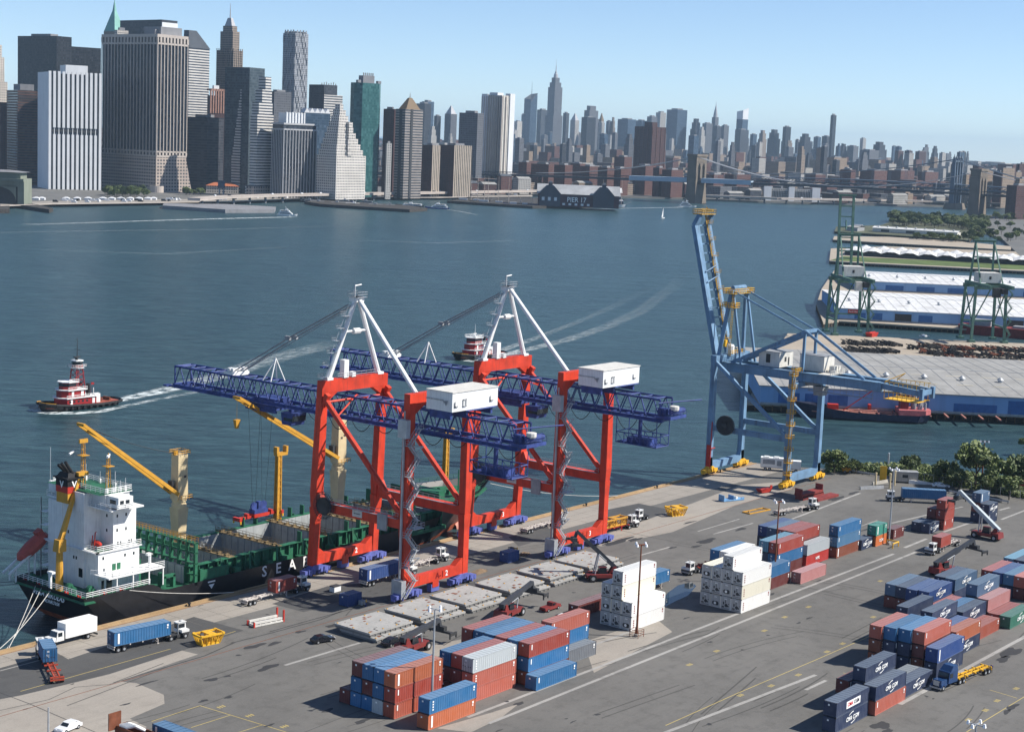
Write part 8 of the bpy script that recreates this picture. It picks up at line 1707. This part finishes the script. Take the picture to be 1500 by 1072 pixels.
t = thing('market_hall','low hall with white pitched roofs and terraces right of the pier hall','building',(G(868,299,0).x,G(868,299,0).y,.9),math.atan2(RGT.y,RGT.x)); part(t,'terrace',gl,(0,48,0,40,0,5),(2,44,4,36,7,12)); part(t,'deck_edge',M['finwhite'],(0,48,-.5,40,5,6.2),(2,44,3.5,36,12,13)); m = MB(); m.frus(0,46,2,38,18,0,46,18,22,25); m.build('roof',M['roofwhite'],t); part(t,'post',M['fingrey'],*[(x,x+1,4,5,12,18) for x in (3,12,21,30,40)])
for k,(x,y,nm,L,hc,lab) in enumerate(((722,300,4,70,'hullblack','large black tall ship with bare masts at the old port'),(762,303,3,52,'navy','dark lightship with low masts in front of the old port'),(690,297,3,60,'hullblack','long dark hulled sailing ship at the left of the old port'),(896,303.5,2,44,'white','white schooner with two masts right of the pier hall'))):
    g = G(x,y,ZW); t = thing('tall_ship',lab,'ship',(g.x,g.y,ZW),math.atan2(RGT.y,RGT.x)-R(4)); hull([(-L/2,3,4.6,-L/2+2,2,.3,-L/2+3,1,-2),(0,5,3.8,0,4.6,.3,0,2,-2),(L*.36,3,4.4,L*.34,2.4,.3,L*.3,1,-2),(L/2,.2,5.4,L*.46,.2,.3,L*.42,.1,-2)]).build('hull',[M[hc],M['boot']],t); m = MB(); 
    for i in range(nm): xx = -L*.33+i*L*.66/max(1,nm-1); hh = 42 if k!=1 else 18; m.tube((xx,0,3),(xx,0,hh),.5,6,.2); [m.tube((xx,-7+z_*.1,z_),(xx,7-z_*.1,z_),.22,4) for z_ in (14,22,30)] if k in (0,2) else m.tube((xx,0,6),(xx-8,0,7),.25,4)
    m.tube((L*.48,0,5),(L*.68,0,9),.3,5); m.build('mast',M['finstone'],t); part(t,'deckhouse',M['finwhite'],(-L*.3,-L*.1,-2,2,3.6,6.5),(L*.05,L*.2,-2,2,3.6,6))
# elevated riverside road
t = thing('elevated_road','pale elevated riverside road on short piers running along the far shore','viaduct',(0,0,0)); P = [G(x,y,6.5) for x,y in ((284,292.5),(330,289),(400,286.8),(480,285.2),(560,284),(640,282.6),(700,281.6),(800,280),(870,279),(932,279.2),(1001,284),(1034,287),(1100,289.5),(1140,291.5),(1233,293),(1297,293.6),(1380,296),(1440,298),(1520,301))]
m = MB(); m2 = MB()
for a,b in zip(P,P[1:]):
    m.beam(a,b,16,2.4); m.beam(a+Vector((0,0,1.6)),b+Vector((0,0,1.6)),16.6,.9); n = max(1,int((b-a).length/38))
    for i in range(n): q = a.lerp(b,(i+.5)/n); m2.box(q.x-1.2,q.x+1.2,q.y-1.2,q.y+1.2,-4,q.z-1)
m.build('deck',M['finstone'],t); m2.build('pier',M['mech'],t)
q = 0
for a,b in zip(P,P[1:]):
    n = int((b-a).length/60)
    for i in range(n):
        f = (i+rnd.random())/max(1,n); c = a.lerp(b,f); d = (b-a).normalized(); s = Vector((-d.y,d.x,0))*rnd.choice([-4,4]); m = MB(); m.box(-2.4,2.4,-1,1,.3,1.1); m.frus(-1.5,1.2,-.9,.9,1.1,-1.1,.8,-.8,.8,1.8); 
        tag(m.build('passing_car',M['carwhite'] if rnd.random()<.7 else M['carblack'],None,(c.x+s.x,c.y+s.y,c.z+2.0),math.atan2(d.y,d.x)),'tiny car driving on the elevated riverside road','car','cars on the elevated riverside road')
# ------------------------------------------------------------------ the two bridges
M['bridgestone'] = paint('bridge_stone',(.17,.14,.11),.85,var=.15,dirt=.3,scale=.06); M['bridgedark'] = paint('bridge_steel',(.05,.053,.06),.7,var=.15,scale=.05); M['tarp'] = paint('tarpaulin_blue',(.36,.46,.55),.7,var=.08,dirt=.1,scale=.05); M['bridgeblue'] = paint('bridge_blue_steel',(.085,.115,.155),.6,var=.12,scale=.05)
T1, T2 = F(1019,285,2930), F(1431,300,2790); ax = Vector((T2.x-T1.x,T2.y-T1.y,0)); span = ax.length; ax.normalize(); axr = math.atan2(ax.y,ax.x)-R(12)
t = thing('stone_bridge','old stone towered suspension bridge with dark deck crossing the far river','bridge',(T1.x,T1.y,0),math.atan2(ax.y,ax.x))
def btower(x, zt, zd):
    m = MB(); hw, ht = 21, 8.5
    m.frus(x-ht-2,x+ht+2,-hw-2,hw+2,-5,x-ht,x+ht,-hw,hw,zd-2)
    for y0,y1 in ((-hw,-hw+7),(-4,4),(hw-7,hw)): m.box(x-ht,x+ht,y0,y1,zd-2,zt-14)
    m.box(x-ht,x+ht,-hw,hw,zt-13.5,zt-4); m.box(x-ht-1.4,x+ht+1.4,-hw-1.4,hw+1.4,zt-4,zt); 
    for c in (-9,9):
        for k in range(6): a0,a1 = math.pi/2*k/6, math.pi/2*(k+1)/6; 
        for s in (-1,1): m.add([(x-ht,c+s*5,zt-22),(x-ht,c,zt-13.4),(x-ht,c+s*5,zt-13.4),(x+ht,c+s*5,zt-22),(x+ht,c,zt-13.4),(x+ht,c+s*5,zt-13.4)],[(0,1,2),(3,5,4),(0,3,4,1)])
    o = m.build('tower',M['bridgestone'],t); return o
zt = F(1019,226,2930).z; zd1 = F(1019,268,2930).z; zt2 = F(1431,247,2790).z; zd2 = F(1431,287,2790).z
for x_, z_, d_ in ((0,zt,zd1),(span,zt2,zd2)): o = btower(0,z_,d_); o.location.x = x_; o.rotation_euler.z = -R(14)
m = MB(); pts = [(-720,zd1-16),(-300,zd1-3),(0,zd1),(span*.5,(zd1+zd2)/2+3),(span,zd2),(span+320,zd2-2),(span+700,zd2-8)]
for (xa,za),(xb,zb) in zip(pts,pts[1:]):
    m.beam((xa,0,za+2),(xb,0,zb+2),26,3.6); n = max(2,int((xb-xa)/12))
    for s in (-12.6,12.6):
        m.beam((xa,s,za+7.5),(xb,s,zb+7.5),.8,.9)
        for i in range(n): f=i/n; xx=xa+(xb-xa)*f; zz=za+(zb-za)*f; m.beam((xx,s,zz+3.4),(xx+(xb-xa)/n,s,zz+(zb-za)/n+7.4),.5,.5)
m.build('deck',M['bridgedark'],t)
m = MB(); m.beam((-118,0,zd1+4.2-1),(-11,0,zd1+4.6),28.5,8); m.beam((11,0,zd1+4.6),(98,0,zd1+4.9),28.5,8); m.build('tarpaulin',M['tarp'],t)
for s in (-13,-4.5,4.5,13):
    m = MB()
    def cab(x0,z0,x1,z1,dip,n=14): 
        q = [Vector((x0+(x1-x0)*i/n,s,z0+(z1-z0)*i/n-dip*4*(i/n)*(1-i/n))) for i in range(n+1)]; m.path(q,.55,5); return q
    for q in cab(0,zt-4,span,zt2-4,zt-zd1-12)[1:-1]: m.tube(q,(q.x,s,zd1+6),.12,4)
    cab(0,zt-4,-290,zd1+4,8,8); cab(span,zt2-4,span+300,zd2+4,8,8); m.build('cable',M['fingrey'],t)
m = MB()
for i in range(16): x = -300-i*28; m.box(x-4,x+4,-13,13,-3,zd1-8)
m.box(-330,-285,-18,18,-3,zd1-3); m.build('approach_arch',M['brickdark'],t)
# steel bridge farther up the river
E1 = F(1399,290,3190); E0 = F(1090,285,3330); a2 = Vector((E1.x-E0.x,E1.y-E0.y,0)); L2 = a2.length
t = thing('steel_bridge','blue steel suspension bridge with slender four legged tower behind the stone one','bridge',(E1.x,E1.y,0),math.atan2(a2.y,a2.x)); zt = F(1399,233,3190).z; zd = F(1399,277,3190).z
m = MB()
for y in (-18,-6.5,6.5,18): m.frus(-4.5,4.5,y-2.3,y+2.3,8,-3.2,3.2,y-1.8,y+1.8,zt)
for z in (zd-3,zd+8,zt-6): m.box(-3,3,-18,18,z,z+3.4)
for y in (-18,-6.5,6.5,18): m.lathe([(2.4,zt),(3,zt+2),(1,zt+5),(.3,zt+9)],(0,y,0),8)
for k in range(3):
    y0 = (-18,-6.5,6.5)[k]; y1 = (-6.5,6.5,18)[k]; m.tube((0,y0,zd+12),(0,y1,zt-8),.7,5); m.tube((0,y1,zd+12),(0,y0,zt-8),.7,5)
tw = m.build('tower',M['bridgeblue'],t); tw.rotation_euler.z = -R(16); m = MB(); m.frus(-14,14,-26,26,-5,-10,10,-22,22,9); pw = m.build('pier',M['bridgestone'],t); pw.rotation_euler.z = -R(16)
m = MB()
for xa,za,xb,zb in ((-L2-160,zd-6,-L2*.5,zd+1),(-L2*.5,zd+1,0,zd),(0,zd,450,zd-2)):
    m.beam((xa,0,za),(xb,0,zb),36,2); m.beam((xa,0,za+8),(xb,0,zb+8),36,1.4); n = int((xb-xa)/14)
    for s in (-18,18):
        for i in range(n): f = i/n; x0 = xa+(xb-xa)*f; x1 = x0+(xb-xa)/n; z0 = za+(zb-za)*f; m.beam((x0,s,z0),(x1,s,z0+8),.9,.9); m.beam((x0,s,z0),(x0,s,z0+8),.7,.7)
m.build('deck',M['bridgeblue'],t)
for s in (-18,-6.5,6.5,18):
    m = MB()
    q = [Vector((-440*i/14,s,zt-(zt-zd-10)*(1-(1-i/14)**2))) for i in range(15)]; m.path(q,.7,5); [m.tube(p,(p.x,s,zd+6),.2,4) for p in q[1:]]
    q = [Vector((230*i/8,s,zt-(zt-zd)*(i/8)-8*4*(i/8)*(1-i/8)*.4)) for i in range(9)]; m.path(q,.7,5); m.build('cable',M['bridgeblue'],t)
m = MB(); [m.box(-L2+80-i*45,-L2+88-i*45,-14,14,-3,zd-5) for i in range(6)]; [m.box(-470-i*40,-462-i*40,-16,16,-3,zd-3) for i in range(5)]; m.build('pier',M['bridgestone'],t)

# look-alikes in a row get their place in that row
NUMW = ['','one','two','three','four','five','six','seven','eight','nine','ten','eleven','twelve']; ORDN = ['leftmost','second from left','third from left','fourth from left','fifth from left','sixth from left','seventh from left','eighth from left','ninth from left','tenth from left','eleventh from left','rightmost']
seen = {}
for o in C.objects:
    if o.parent is None and o.get('label') and o.name.split('.')[0] in ('distant_block','apartment_slab','tent','bollard'): seen.setdefault(o['label'], []).append(o)
for lab, os_ in seen.items():
    n = len(os_); os_.sort(key=lambda o: PX(o.location)[0])
    for i, o in enumerate(os_):
        if n == 1:
            if o.get('group') and ('hazy' in lab or 'slabs' in lab): o['label'] = lab.replace('blocks','block').replace('slabs','slab')
        else: o['label'] = f"{'rightmost' if i == n-1 else ORDN[i]} of {NUMW[n]} {lab}"
# ------------------------------------------------------------------ the air
k = NT('haze_air'); k.t.nodes.remove(k.b); out = [q for q in k.t.nodes if q.type == 'OUTPUT_MATERIAL'][0]
pv = k.n('VolumePrincipled'); pv.inputs['Color'].default_value = (.58,.79,1,1); pv.inputs['Density'].default_value = HAZE; pv.inputs['Anisotropy'].default_value = .0; k.l(pv.outputs[0], out.inputs['Volume'])
hz = MB().box(-31000,31000,-31000,31000,-12,470).build('haze', k.m); tag(hz, kind='stuff')
bpy.context.view_layer.update()
